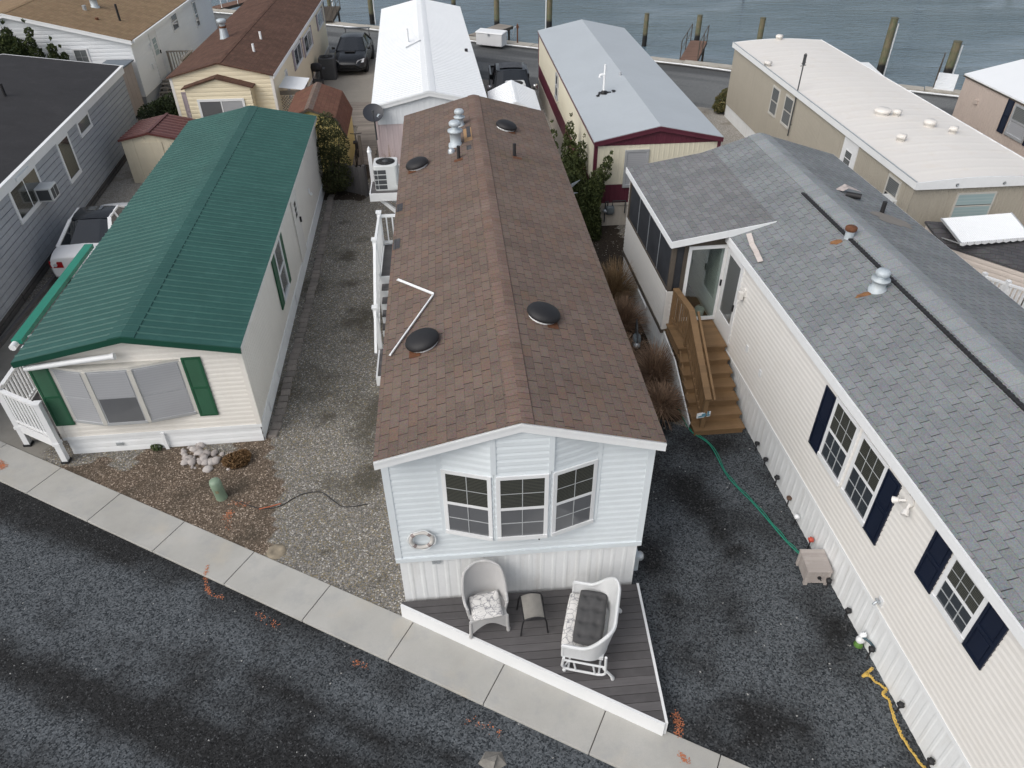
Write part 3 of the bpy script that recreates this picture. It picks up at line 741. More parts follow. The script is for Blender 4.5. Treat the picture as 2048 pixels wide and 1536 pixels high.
for X, Y in ((.17,17.6),(1.55,17.8)): vent_pipe(rC, on_c(X,Y), .30, .042, 'blackm')
b = MB()                                                         # bare patches where shingles are missing or replaced
def patch(X0, X1, Y0, Y1, dz=.006): b.face([on_c(X0,Y0,dz), on_c(X1,Y0,dz), on_c(X1,Y1,dz), on_c(X0,Y1,dz)])
patch(.34,.55,18.55,19.5); b.mat(1); patch(.42,.52,18.8,19.6,.010); patch(.38,.50,17.95,18.25); patch(-1.31,-1.17,15.5,15.9); patch(-1.31,-1.17,13.7,14.15)
b.mat(2); patch(.05,.26,17.4,17.56); patch(1.5,1.72,17.6,17.74)
each(b, 'shingle_patch', [plain('bare_sheathing', (.36,.22,.11), .8), SH['char'], MT['rust']], rC)
b = MB()                                                         # bent strip of drip edge lying on the roof
for p, q in (((-1.17,12.36),(-.48,11.46)),((-.48,11.43),(-1.2,9.9))):
    P, Q = on_c(*p,.03) + Vector((CX,CY,0)), on_c(*q,.03) + Vector((CX,CY,0)); b.bar(P, Q, .034, .01); b.bar(P+Zv*.010+Vector((.018,.012,0)), Q+Zv*.010+Vector((.018,.012,0)), .01, .024)
tag(b.build('drip_edge', MT['white']), 'bent white metal strip lying in a V shape on the brown shingle roof', 'metal strip')

# ---- 2 green metal roof home
GW, GL, GZ, GR = 4.13, 13.7, 2.62, .43
tG, rG, wG = home('mobile_home', 'cream home with ribbed green metal roof and green shutters beside the gravel yard', (-8.62,12.48,0), math.radians(.9), GW, GL, .48, GZ, GR,
    sidemat='cream', roofmat='green', fo=.22, bo=.2, so=.1, lap=.115, cap=(.25,'green'), rib_roof=(.23,[(0,0,.70,0),(.70,0,.80,.019),(.80,.019,.90,.019),(.90,.019,1,0)],'green'), fas=0, skirt='white', skirt_ax=1, trim='white', sided='fine')
b = MB(); h = .05
for xe in (-.1, GW+.1):
    p0, p1 = (xe,-.225,GZ+h+.002), (GW*.5,-.225,GZ+GR+h+.002)
    b.ext([p0,p1,(p1[0],p1[1],p1[2]-.13),(p0[0],p0[1],p0[2]-.13)], (0,-.03,0))
b.build('rake_trim', MT['green_shaded'], tG)
b = MB()
for xe in (-.1, GW+.1):
    p0, p1 = (xe*.97+.05*(xe<0),-.10,GZ-.085), (GW*.5,-.10,GZ+GR-.085)
    b.ext([p0,p1,(p1[0],p1[1],p1[2]-.06),(p0[0],p0[1],p0[2]-.06)], (0,.09,0))
for x in (-.105, GW+.085): b.box(x, -.2, GZ-.06, x+.02, GL+.2, GZ+.045)
b.build('eave_trim', MT['creamw'], tG)
gb = [(.40,0),(1.10,.2),(1.98,.2),(2.92,0)]
b = MB(); b.prism([(x,-d-.012) for x,d in gb], .90, .95); b.prism([(x,-d-.012) for x,d in gb], 2.30, 2.36)
for x, d in gb: b.box(x-.045, -d-.03, .95, x+.045, -d+.05 if d else .02, 2.30)
b.build('bay_frame', MT['aluframe'], tG)
for (x0,d0),(x1,d1) in zip(gb, gb[1:]):
    o = Vector((x0,-d0,0)); u = Vector((x1-x0, d0-d1, 0)); l = u.length; u.normalize(); n = Vector((u.y,-u.x,0))
    window(tG, o + u*.045 + Zv*.95, u, n, l-.09, 1.35, ('glassm','glassc') if x0 > 1 and x0 < 1.5 else ('glassc','glassc'), 'alu', None, 'h', .04, .02)
shutter(tG, (.0,-.014,.86), X_, -Y_, .38, 1.52, 'shutg'); shutter(tG, (2.95,-.014,.86), X_, -Y_, .38, 1.52, 'shutg')
b = MB(); b.tube([(.05,-.17,2.46),(1.75,-.17,2.62)], .06, 10); b.tube([(1.75,-.17,2.62),(1.80,-.17,2.625)], .075, 10); b.build('awning_tube', MT['white'], tG)
b = MB(); b.fbox((2.55-1.55,0,.18), X_, -Y_, 0, .14, 0, .07, .0, .02); b.build('foundation_vent', MT['galv'], tG)
b = MB(); b.fbox((2.0,-.02,0), X_, -Y_, 0, .07, 0, .46, 0, .03); b.build('skirt_post', MT['white'], tG)
window(tG, (GW+.012,4.22,1.05), Y_, X_, .82, 1.45, ('glassg','glassg'), 'vinyl', None, 'h')
shutter(tG, (GW+.012,3.85,1.0), Y_, X_, .33, 1.52, 'shutg'); shutter(tG, (GW+.012,5.07,1.0), Y_, X_, .33, 1.52, 'shutg')
def door(parent, o, u, n, w, h, mat='vinyl', glass=None, gr=None, label=None, handle=.93):
    b = MB(); b.fbox(o, u, n, -.06, 0, 0, h+.06, 0, .03); b.fbox(o, u, n, w, w+.06, 0, h+.06, 0, .03); b.fbox(o, u, n, 0, w, h, h+.06, 0, .03); b.fbox(o, u, n, 0, w, 0, h, 0, .022)
    d = b.build('door', MT[mat], parent)
    if label: d['label'] = label
    if glass:
        a0, a1, z0, z1, gm = glass
        b = MB(); b.fbox(o, u, n, a0, a1, z0, z1, .0, .026); b.build('pane', MT[gm], d)
        b = MB(); e = .025
        for q in ((a0-e,a0,z0-e,z1+e),(a1,a1+e,z0-e,z1+e),(a0,a1,z0-e,z0),(a0,a1,z1,z1+e)): b.fbox(o, u, n, *q, .022, .034)
        if gr:
            for i in range(1, gr[0]): x = a0+(a1-a0)*i/gr[0]; b.fbox(o, u, n, x-.01, x+.01, z0, z1, .022, .033)
            for i in range(1, gr[1]): z = z0+(z1-z0)*i/gr[1]; b.fbox(o, u, n, a0, a1, z-.01, z+.01, .022, .032)
        b.build('glazing_bead', MT[mat], d)
    b = MB(); b.fbox(o, u, n, w*handle-.02, w*handle+.02, h*.48, h*.56, .02, .075); b.build('handle', MT['black'], d)
    return d
door(tG, (GW+.014,7.35,.5), Y_, X_, .75, 1.98, 'creamw', (.22,.52,1.25,1.72,'glass'), (1,3))
b = MB(); b.fbox((GW+.01,10.3,1.36), Y_, X_, 0, .1, 0, .14, 0, .03); b.fbox((GW+.01,10.33,1.34), Y_, X_, 0, .05, -.05, .02, .03, .1); b.build('wall_lamp', MT['white'], tG)
b = MB(); b.fbox((GW-.02,2.2,.1), Y_, X_, 0, .03, 0, .42, 0, .04); b.fbox((GW-.02,5.6,.05), Y_, X_, 0, .03, 0, .4, 0, .04); b.fbox((GW-.02,.9,.1), Y_, X_, 0, .03, 0, .34, 0, .04); each(b, 'skirt_batten', MT['vinyl'], tG)
b = MB()                                                         # rolled awning along the left eave
b.box(-.56, .75, 2.45, -.36, 5.0, 2.55); b.mat(1); b.tube([(-.50,.60,2.46),(-.50,.80,2.46)], .07, 10); b.bar((-.36,1.0,2.46),(-.02,1.0,2.56),.03,.03); b.bar((-.36,4.7,2.46),(-.02,4.7,2.56),.03,.03)
b.build('rolled_awning', [MT['greenb'], MT['white']], tG)

# ---- 3 right hand home: ivory vinyl, grey shingles, porch
RX, RY, RW, RL, RE, RR = 6.50, -1.0, 4.36, 19.8, 3.42, .70
rzR = math.radians(1.26)
tR, rR, wR = home('mobile_home', 'long ivory home with grey shingle roof, navy shutters and an enclosed side porch', (RX,RY,0), rzR, RW, RL, .95, RE, RR,
    sidemat='creamw', roofmat='grey', fo=.2, bo=.15, so=.07, lap=.115, cap=(.30,'greyl'), fas=.20, lip=True)
def Rz(x): return slope(RW, .07, RE, RR, x)
Mi = Matrix.Translation((RX,RY,0)) @ Matrix.Rotation(rzR, 4, 'Z')
def toR(X, Y, Z=0): return Mi.inverted() @ Vector((X,Y,Z))
L_ = -X_; uL = -Y_                                                # left wall: u runs toward the street
def lw(Y, z): y = toR(6.3, Y).y; return Vector((-.004, y, z))
for (Ya, Yb) in ((9.13,8.36),(8.23,7.46),(5.75,5.04)):
    window(tR, lw(Ya, 1.86 if Ya > 6 else 2.32), uL, L_, Ya-Yb, 1.30 if Ya > 6 else .92, ('glass','glassb'), 'vinyl', (3,2), 'h', .055, .035)
for Ya, z, h in ((9.53,1.80,1.32),(7.46,1.80,1.34),(6.19,2.28,.98),(5.02,2.28,.98)): shutter(tR, lw(Ya, z), uL, L_, .385, h, 'navy', False)
def stormdoor(parent, o, u, n, w, h, lower):
    b = MB(); F = lambda *a: b.fbox(o, u, n, *a)
    F(-.05,.07,0,h,0,.035); F(w-.07,w+.05,0,h,0,.035); F(.07,w-.07,h-.09,h+.05,0,.035); F(.07,w-.07,0,lower,0,.033)
    d = b.build('storm_door', MT['vinyl'], parent)
    b = MB(); F2 = b.fbox(o, u, n, .06, w-.06, lower-.01, h-.08, .0, .014); b.build('pane', MT['glassg'], d)
    b = MB(); b.fbox(o, u, n, w-.055, w-.02, h*.42, h*.5, .03, .07); b.build('handle', MT['black'], d); return d
stormdoor(tR, lw(14.5,1.18), uL, L_, .86, 2.0, .42)
def lamp_on(o, u, n, par):
    b = MB(); b.fbox(o, u, n, -.06, .06, -.08, .08, 0, .04); b.fbox(o, u, n, -.05, .05, -.16, .02, .05, .15); b.build('wall_lamp', MT['creamw'], par)
lamp_on(lw(13.33,2.72), uL, L_, tR)
b = MB(); o = lw(6.82,3.10); b.lathe(o + L_*.02, [(.10,-.02),(.10,.02),(.06,.03)], 14, 'X')
for sg in (-1,1):
    p = o + Vector((-.04, sg*.04, -.03)); q = p + Vector((-.06, sg*.06, -.05)); b.tube([p,q], .022, 8); b.tube([q, q + (q-p)*.9], [.04,.055], 10)
b.build('floodlight', [MT['creamw']], tR)
b = MB(); o = lw(6.5,1.14); b.fbox(o, uL, L_, -.06,.06,-.08,.08,0,.02); b.mat(1); b.tube([o, o+L_*.10, o+L_*.12-Zv*.06], .022, 8); b.fbox(o, uL, L_, -.05,.05,.02,.04,.06,.09); b.build('spigot', [MT['vinyl'], MT['galv']], tR)
b = MB()
for Y, z in ((12.7,1.62),(11.9,1.55)): b.fbox(lw(Y,z), uL, L_, 0,.1,0,.16,0,.03)
each(b, 'outlet_cover', MT['vinyl'], tR)
# roof furniture
def onR(X, Y, dz=0): p = toR(X, Y); return Vector((p.x, p.y, Rz(p.x)+dz))
p0 = toR(spot(1630,383,4.08).x, spot(1630,383,4.08).y)
b = MB(); xs = RW*.5 - .37
b.box(xs-.035, 3, Rz(xs)-.01, xs+.035, p0.y, Rz(xs)+.02)
for i in range(int((p0.y-3)/.1)): b.box(xs-.040, 3.02+i*.1, Rz(xs)-.01, xs+.040, 3.07+i*.1, Rz(xs)+.026)
b.build('ridge_vent', MT['blackm'], rR)
s_ = spot(1752,588,3.85); chimney(rR, onR(s_.x, s_.y), .125, .33, .13, ('galvp','galv'))
s_ = spot(1692,493,3.85); b = MB(); q = onR(s_.x, s_.y); b.lathe(q, [(.09,-.1),(.09,.16)], 16); b.mat(1); b.lathe(q+Zv*.15, [(.10,0),(.12,.02),(.12,.07),(.10,.09),(0,.10)], 16); b.build('roof_vent', [MT['galvp'], MT['rust']], rR)
s_ = spot(1766,418,3.85); vent_pipe(rR, onR(s_.x, s_.y), .26, .05, 'blackm', 'blackm')
b = MB()                                                         # rust stains with their own shape, and a bare worn patch on the far slope
def stain(X, Y, pts, dz=.006):
    b.face([onR(X+x, Y+y, dz) for x, y in pts])
s_ = spot(1668,500,3.8); rng = random.Random(3)
def blob(X, Y, rx, ry, dz, n=14):
    pts = []
    for i in range(n):
        a = 2*math.pi*i/n; r = rng.uniform(.65, 1.1); pts.append((rx*r*math.cos(a), ry*r*math.sin(a)))
    stain(X, Y, pts, dz)
blob(s_.x, s_.y, .14, .09, .006); blob(s_.x-.06, s_.y+.03, .06, .05, .008)
s_ = spot(1725,597,3.8); blob(s_.x, s_.y, .15, .07, .006)
b.mat(1); s_ = spot(1788,440,3.75); blob(s_.x, s_.y, .55, .33, .006, 24)
each(b, 'rust_stain', [plain('rust_stain', (.27,.13,.055), .9, var=.5, vs=9), plain('worn_patch', (.22,.205,.185), .9, var=.1)], rR)
b = MB(); s_ = spot(1690,388,3.9); q = onR(s_.x, s_.y, .05)
b.idx([q+Vector(v) for v in ((-.22,.1,0),(.02,.16,.10),(.2,-.02,.05),(.3,-.16,.02),(.0,-.08,.09),(-.12,-.1,.04))], [(0,1,4,5),(1,2,3,4)]); 
tag(b.build('lifted_flashing', [plain('torn_flashing', (.45,.40,.38), .8, var=.4, vs=9)], rR), None, None)
s_ = spot(1700,396,3.9); q = onR(s_.x, s_.y, .05); b = MB(); b.tube([q+Vector((-.1,.05,0)), q+Vector((.18,-.14,.0))], .07, 8); b.build('roof_vent', MT['black'], rR)
b = MB()                                                         # peeling edge strip by the porch
pts = [spot(1497,470,3.58), spot(1503,490,3.56), spot(1512,508,3.54), spot(1520,527,3.52)]
for a_, c_ in zip(pts, pts[1:]):
    A_, B_ = toR(a_.x,a_.y), toR(c_.x,c_.y); A_.z = Rz(A_.x)+.04; B_.z = Rz(B_.x)+.05; b.bar(A_, B_, .11, .015, up=(-.3,0,1))
b.build('peeling_strip', plain('peeled_strip', (.62,.56,.52), .8, var=.15), tR)

# ---- side porch of the right home (parts of that home)
pA = toR(4.86,14.62); pB = toR(4.80,18.6)
PX0, PY0, PY1 = pA.x, pA.y, 19.75
b = MB()
panel(b, (PX0,PY1,0), -Y_, -X_, [(0,1.0),(PY1-PY0,1.0),(PY1-PY0,2.05),(0,2.05)], 1, .115, LAP)
panel(b, (PX0,PY0,0), X_, -Y_, [(0,1.0),(.30,1.0),(.30,2.05),(0,2.05)], 1, .115, LAP); panel(b, (0,PY1,0), -X_, Y_, [(0,1.0),(-PX0,1.0),(-PX0,3.3),(0,3.3)], 1, .115, LAP)
b.box(PX0-.02,PY0-.02,1.0,PX0+.07,PY0+.07,2.05)
b.build('porch_wall', MT['creamw'], tR)
b = MB(); b.mat(1); b.box(PX0+.02, PY0+.02, .9, 0, PY1-.02, 1.0); b.mat(0); b.box(PX0-.03,PY0-.03,.9,PX0+.05,PY1,.99)
for y in (PY0+.05, PY1-.05): b.box(PX0+.01,y-.05,2.05,PX0+.11,y+.05,3.3)
b.box(PX0+.01,PY0,2.03,PX0+.12,PY1,2.08); b.box(PX0+.29,PY0+.01,1.18,PX0+.38,PY0+.1,3.34); b.box(PX0+1.30,PY0+.01,1.18,PX0+1.42,PY0+.1,3.42); b.box(PX0,PY0+.005,3.2,0,PY0+.095,3.36); b.box(PX0,PY0,3.16,PX0+.1,PY1,3.3)
b.build('porch_frame', [MT['oldw'], MT['cedar']], tR)
b = MB(); n_ = 4
for i in range(n_):
    y0 = PY0+.1+(PY1-PY0-.2)*i/n_; b.box(PX0+.03, y0+.012, 2.08, PX0+.05, y0+(PY1-PY0-.2)/n_-.012, 3.18)
b.box(PX0+.11,PY0+.04,2.08,PX0+.29,PY0+.055,3.2)
b.build('porch_screen', MT['screen'], tR)
b = MB()
for i in range(1, n_): y0 = PY0+.1+(PY1-PY0-.2)*i/n_; b.box(PX0+.02, y0-.014, 2.08, PX0+.06, y0+.014, 3.18)
each(b, 'screen_bar', MT['galv'], tR)
# porch roof: low slope from outer edge up onto the main roof
xe, ze_, kp = PX0-.10, 3.42, .155
km = RR/(RW*.5+.07); xt = (RE+.05+km*.05 - ze_ + kp*xe)/(kp-km)
def pr(x): return ze_ + kp*(x-xe)
xt = (pr(0) - (RE+.05+km*.07))/(km-kp)
b = MB(); y0, y1 = PY0-.16, PY1+.1
b.face([(xe,y0,pr(xe)),(xt,y0,pr(xt)+.004),(xt,y1,pr(xt)+.004),(xe,y1,pr(xe))])
b.face([(xe,y0,pr(xe)-.05),(0,y0,pr(0)-.05),(0,y1,pr(0)-.05),(xe,y1,pr(xe)-.05)][::-1]); b.face([(xe,y1,pr(xe)),(xt,y1,pr(xt)),(0,y1,pr(0)-.05),(xe,y1,pr(xe)-.05)])
b.build('porch_roof', SH['greyd'], tR)
b = MB(); b.ext([(xe,y0,pr(xe)+.01),(xt,y0,pr(xt)+.012),(xt-.1,y0,Rz(xt-.1)-.03),(.0,y0,pr(0)-.15),(xe,y0,pr(xe)-.15)], (0,-.022,0)); b.box(xe-.022,y0-.021,pr(xe)-.13,xe,y1,pr(xe)+.012)
b.build('porch_fascia', MT['white'], tR)
# glazed porch door with the porch room behind
po = Vector((PX0+.38, PY0+.02, 1.20)); b = MB(); F = lambda *a: b.fbox(po, X_, -Y_, *a)
w_, h_ = .92, 2.0
F(0,.075,0,h_,0,.04); F(w_-.075,w_,0,h_,0,.04); F(.075,w_-.075,h_-.08,h_,0,.04); F(.075,w_-.075,0,.09,0,.04)
pd = b.build('porch_door', MT['vinyl'], tR)
k = N('clear_glass'); gl = k.n('BsdfGlossy', inp={'Roughness': .03, 'Color': (.9,.95,1,1)}); tr = k.n('BsdfTransparent', inp={'Color': (.80,.86,.84,1)}); mx = k.n('MixShader', inp={0: .12}); k.t.links.new(tr.outputs[0], mx.inputs[1]); k.t.links.new(gl.outputs[0], mx.inputs[2]); k.t.links.new(mx.outputs[0], k.t.nodes['Material Output'].inputs[0]); MT['clear'] = k.m
b = MB(); b.fbox(po, X_, -Y_, .07, w_-.07, .085, h_-.075, .018, .022); b.build('pane', MT['clear'], pd)
b = MB(); b.fbox(po, X_, -Y_, w_-.06, w_-.02, .95, 1.1, .04, .075); b.build('handle', MT['black'], pd)
b = MB(); b.box(PX0+.02,PY0+.1,1.0,-.02,PY1-.02,1.03); b.build('porch_floor', wood('red_brown_floor', (.14,.06,.04), .6, 'X', .1, .15), tR)
b = MB(); panel(b, (PX0+.05,PY0,0), Y_, X_, [(.1,1.03),(PY1-PY0,1.03),(PY1-PY0,2.05),(.1,2.05)], 1, .115, LAP); b.build('porch_lining', MT['creamw'], tR)
# white skirting of porch
b = MB(); panel(b, (PX0+.02,PY1,0), -Y_, -X_, [(0,0),(PY1-PY0,0),(PY1-PY0,.9),(0,.9)], 0, .15, RIB); panel(b, (PX0+.02,PY0+.02,0), X_, -Y_, [(0,0),(.35,0),(.35,.9),(0,.9)], 0, .15, RIB)
b.box(PX0-.01,PY0-.0,.86,PX0+.02,PY1,.9); b.build('porch_skirting', MT['skirtw'], tR)
b = MB(); b.bar((PX0-.02,PY0+2.2,.80),(PX0-.02,PY0+1.35,.78),.03,.06); b.build('leaning_batten', MT['white'], tR)
# ---- 4 white roofed home straight behind
WRIB = [(0,0,.80,0),(.80,0,.86,.014),(.86,.014,.94,.014),(.94,.014,1,0)]
tW, rW, wW = home('mobile_home', 'pale pink walled home with bright white ribbed metal roof by the water', (-2.66,26.95,0), math.radians(1.8), 4.0, 16.2, .6, 2.75, .46,
    sidemat='rosesd', roofmat='whiteroof', fo=.12, bo=.1, so=.08, side='rib', sided='rib', lap=.2, cap=(.22,'whiteroof'), rib_roof=(.23,WRIB,'w'), fas=.16, skirt='skirtw')
b = MB(); panel(b, (0,-.02,0), X_, -Y_, [(0,2.12),(4.0,2.12),(4.0,2.72),(2.0,3.17),(0,2.72)], 0, .2, RIB); b.build('gable_panel', MT['whitesd'], tW)
def sl_(W, so, ze, rise, x): return ze+.05+rise*(1-abs(x-W/2)/(W/2+so))
vent_pipe(rW, (1.3,7.6,sl_(4,.08,2.75,.46,1.3)), .55, .05, 'white'); vent_pipe(rW, (3.75,6.6,sl_(4,.08,2.75,.46,3.75)), .12, .07, 'black')
b = MB(); z = sl_(4,.08,2.75,.46,1.35)+.03; b.bar((1.2,6.6,z-.02),(1.85,7.1,z+.14),.02,.05); b.build('roof_strip', MT['alu'], rW)
# ---- 5 small white gabled roof beside it
tS, rS, wS = home('storage_shed', 'small white ribbed gable roofed shed in front of the black pickup', (1.56,27.2,0), math.radians(-1), 1.75, 2.6, .15, 2.25, .42,
    sidemat='whitesd', roofmat='whiteroof', fo=.05, bo=.05, so=.06, side='rib', sided='rib', lap=.2, cap=(.12,'whiteroof'), rib_roof=(.2,WRIB,'w'), fas=.1, skirt=None)
tS['category'] = 'shed'
# ---- 6 ivory home with maroon bands and pale grey roof
MW, MLn, ME, MR = 4.0, 14.6, 2.85, .42
tM, rM, wM = home('mobile_home', 'ivory metal home with maroon bands and a pale grey roof', (4.48,22.35,0), math.radians(.3), MW, MLn, 1.45, ME, MR,
    sidemat='ivorym', roofmat='bluroof', fo=.08, bo=.08, so=.05, side='rib', sided='rib', lap=.16, fas=.14, trim='maroon', skirt=None)
b = MB()
for o, u, n, l in (((0,0,0),X_,-Y_,MW),((MW,MLn,0),-X_,Y_,MW),((0,MLn,0),-Y_,-X_,MLn),((MW,0,0),Y_,X_,MLn)): panel(b, o, u, n, [(0,.82),(l,.82),(l,1.45),(0,1.45)], 0, .16, RIB)
b.build('maroon_band', MT['maroon'], tM)
b = MB(); panel(b, (0,-.014,0), X_, -Y_, [(0,ME-.12),(MW,ME-.12),(MW,ME+.02),(MW/2,ME+MR),(0,ME+.02)], 0, .16, RIB); b.build('gable_panel', MT['maroon'], tM)
b = MB()
for o, u, n, l in (((0,.03,0),X_,-Y_,MW),((.03,MLn,0),-Y_,-X_,MLn)): panel(b, o, u, n, [(0,-.03),(l,-.03),(l,.74),(0,.74)], 0, .2, RIB); b.fbox(o, u, n, 0, l, .73, .82, -.01, .04)
b.build('skirting', MT['skirtt'], tM)
window(tM, (.98,-.01,1.38), X_, -Y_, .74, 1.18, ('glassc','glassc'), 'alu', None, 'h'); window(tM, (-.012,8.6,1.7), -Y_, -X_, .6, .95, ('glass','glass'), 'alu', None, 'h')
z = sl_(MW,.05,ME,MR,1.0); b = MB(); q = Vector((1.0,4.0,z)); b.tube([q-Zv*.05, q+Zv*.55, q+Vector((-.02,0,.62)), q+Vector((-.09,0,.66)), q+Vector((-.16,0,.62)), q+Vector((-.17,0,.55))], .045, 10); b.tube([q+Zv*.5,q+Zv*.98], .04, 10); b.build('vent_pipe', MT['white'], rM)
b = MB(); rng = random.Random(5)
for i in range(16): a, r = rng.uniform(0,6.3), rng.uniform(.05,.3); p = q + Vector((r*math.cos(a)*1.3, r*.6*math.sin(a), 0)); p.z = sl_(MW,.05,ME,MR,p.x)+.012; s = rng.uniform(.04,.12); b.face([p+Vector((s*math.cos(t)*rng.uniform(.6,1.2), s*math.sin(t), 0)) for t in (0,1,2,3,4,5)])
b.lathe(q, [(.09,-.02),(.09,.08),(.05,.12)], 10); b.build('tar_patch', MT['black'], rM)
vent_pipe(rM, (1.9,5.5,sl_(MW,.05,ME,MR,1.9)), .12, .04, 'alu')
# ---- 7 tan home with low arched cream roof
TX, TY, TW, TL, TE = 12.42, 17.9, 3.75, 15.0, 3.02
tT = thing('mobile_home', 'tan metal home with a low arched cream roof, rooftop vents and a window air conditioner', 'house', (TX,TY,0))
b = MB(); gp = [(0,.55),(TW,.55),(TW,TE)] + [(TW*(1-i/8), TE+.10*math.sin(math.pi*i/8)) for i in range(1,8)] + [(0,TE)]
FT = [(0,.004,.8,.004),(.8,.004,.9,-.006),(.9,-.006,1,.004)]
panel(b, (0,0,0), X_, -Y_, gp, 0, .10, FT); panel(b, (TW,TL,0), -X_, Y_, gp, 0, .10, FT)
for o, u, n in (((0,TL,0),-Y_,-X_),((TW,0,0),Y_,X_)): panel(b, o, u, n, [(0,.55),(TL,.55),(TL,TE),(0,TE)], 0, .10, FT)
b.build('wall', MT['tansd'], tT)
b = MB()
for o, u, n, l in (((.03,TL,0),-Y_,-X_,TL),((0,.03,0),X_,-Y_,TW)): panel(b, o, u, n, [(0,-.05),(l,-.05),(l,.55),(0,.55)], 0, .2, RIB)
b.build('skirting', MT['skirtw'], tT)
def tz(x): return TE+.06+.10*math.sin(math.pi*max(0,min(1,x/TW)))
b = MB(); b.smooth()
b.grid(lambda i, j: Vector((-.06+i*(TW+.12), -.1+j*(TL+.2), tz(-.06+i*(TW+.12)) + .009*max(0,math.cos(j*TL/.62*6.283))**4)), 14, 300)
rT = b.build('roof', MT['creamroof'], tT)
b = MB()
for x, s in ((-.06,-1),(TW+.06,1)): xa, xb = sorted((x, x+s*.03)); b.box(xa,-.13,TE-.12,xb,TL+.13,TE+.075)
for y, s in ((-.1,-1),(TL+.1,1)):
    q = [(-.06+(TW+.12)*i/12, tz((TW+.12)*i/12)+.01) for i in range(13)]; b.ext([(x,y,z) for x,z in q] + [(x,y,TE-.13) for x,z in q[::-1]], (0,s*.03,0))
b.build('fascia', MT['white'], tT)
b = MB(); b.tube([(-.075,-.1,TE+.078),(-.075,TL+.1,TE+.078)], .02, 6); b.build('roof_seam', MT['galv'], tT)
for px, py, r, kind in ((1558,78,.17,0),(1536,126,.17,0),(1764,227,.26,1),(1793,230,.16,0),(1859,250,.19,1),(1906,262,.16,0),(1802,278,.17,0)):
    s_ = spot(px, py, 3.2); q = Vector((s_.x-TX, s_.y-TY, tz(s_.x-TX)))
    b = MB(); b.lathe(q, [(r*.85,-.05),(r*.85,.08),(r,.09),(r,.15),(r*.8,.19),(0,.2)], 4 if kind == 0 else 16); b.build('roof_vent', MT['creamroof'], rT)
def wT(Y, z): return Vector((-.006, Y-TY, z))
window(tT, wT(28.15,1.68), -Y_, -X_, .68, 1.0, ('glassg','glassg'), 'aluframe', None, 'h', .05, .03); window(tT, wT(26.9,1.70), -Y_, -X_, .75, 1.02, ('glassg','glassg'), 'aluframe', None, 'h', .05, .03)
door(tT, wT(22.0,.9), -Y_, -X_, .8, 1.9, 'vinyl', (.2,.6,.95,1.62,'glassg'), (1,3))
window(tT, wT(19.2,1.85), -Y_, -X_, .66, .92, ('black','glassg'), 'aluframe', None, 'h', .05, .03)
window(tT, (13.70-TX,-.006,1.95), X_, -Y_, 1.10, .74, ('glassa','glassa'), 'aluframe', (1,1), 'h', .035, .03)
b = MB()
for x in (.72+.35, 2.4): b.lathe((x,-.14,TE-.03), [(.045,0),(.03,.0)], 8, 'Y'); b.tube([(x,-.12,TE-.03),(x,-.16,TE-.03)], .03, 8)
b.build('fascia_port', MT['galv'], tT)
b = MB(); q = wT(25.98, 0); b.tube([q+Vector((-.06,0,1.5)), q+Vector((-.06,0,4.35))], .022, 6)
b.tube([q+Vector((-.05,0,1.9)), q+Vector((0,0,1.9))], .015, 5); b.tube([q+Vector((-.05,0,2.9)), q+Vector((0,0,2.9))], .015, 5)
for i in range(5): z = 3.95+i*.09; b.tube([q+Vector((-.06-.12+.02*i,-.06,z)), q+Vector((-.06+.12-.02*i,.06,z))], .012, 5)
b.box(q.x-.10,q.y-.04,3.98,q.x-.02,q.y+.04,4.32)
b.build('antenna_mast', MT['acg'], tT)
# ---- 8 salmon home at the right edge
tP, rP, wP = home('mobile_home', 'salmon coloured home with dark shutters and a white roof', (19.95,12.8,0), math.radians(.4), 4.2, 15.1, .5, 2.88, .46,
    sidemat='pinksd', roofmat='whiteroof', fo=.1, bo=.06, so=.05, side='fine', sided='fine', lap=.13, fas=.1, trim='oldw', skirt='skirtt', corner=False)
Mp = Matrix.Translation((19.95,12.8,0)) @ Matrix.Rotation(math.radians(.4),4,'Z')
def wP_(Y, z): return Vector((-.006, (Mp.inverted() @ Vector((19.9,Y,0))).y, z))
window(tP, wP_(24.75,1.75), -Y_, -X_, .95, 1.02, ('glassc','glassg'), 'alu', None, 'h'); shutter(tP, wP_(25.2,1.68), -Y_, -X_, .33, 1.18, 'navy'); shutter(tP, wP_(23.74,1.68), -Y_, -X_, .33, 1.18, 'navy')
b = MB(); b.fbox(wP_(26.9,2.15), -Y_, -X_, 0,.2,0,.14,0,.05); b.build('wall_vent', MT['pinksd'], tP)
# ---- 9 grey home, black membrane roof
HX, HY, HR = -11.98, 12.0, math.radians(3.3)
HW, HL, HE, HRise = 8.4, 20.6, 2.92, .62
tH = thing('house', 'grey clad house with a black membrane roof and white framed windows', 'house', (HX,HY,0), HR)
b = MB()
gp = [(0,.32),(HW,.32),(HW,HE),(HW/2,HE+HRise),(0,HE)]
CLAP = [(0,.016,.87,.016),(.87,.016,.89,-.022),(.89,-.022,1,-.022)]
def hpanel(o, u, n, poly): panel(b, o, u, n, poly, 1, .19, CLAP)
hpanel((-HW,0,0), X_, -Y_, gp); hpanel((0,HL,0), -X_, Y_, gp); hpanel((0,0,0), Y_, X_, [(0,.32),(HL,.32),(HL,HE),(0,HE)]); hpanel((-HW,HL,0), -Y_, -X_, [(0,.32),(HL,.32),(HL,HE),(0,HE)])
b.build('wall', MT['greysd'], tH)
b = MB()
for i, z in enumerate((.02,.19)):
    y = 0
    while y < HL: l = 2.4; b.fbox((-.05+.01*i,0,0), Y_, X_, y+.02, min(HL,y+l-.02), z, z+.135, 0, .03); y += l
b.build('skirting', MT['greyv'], tH)
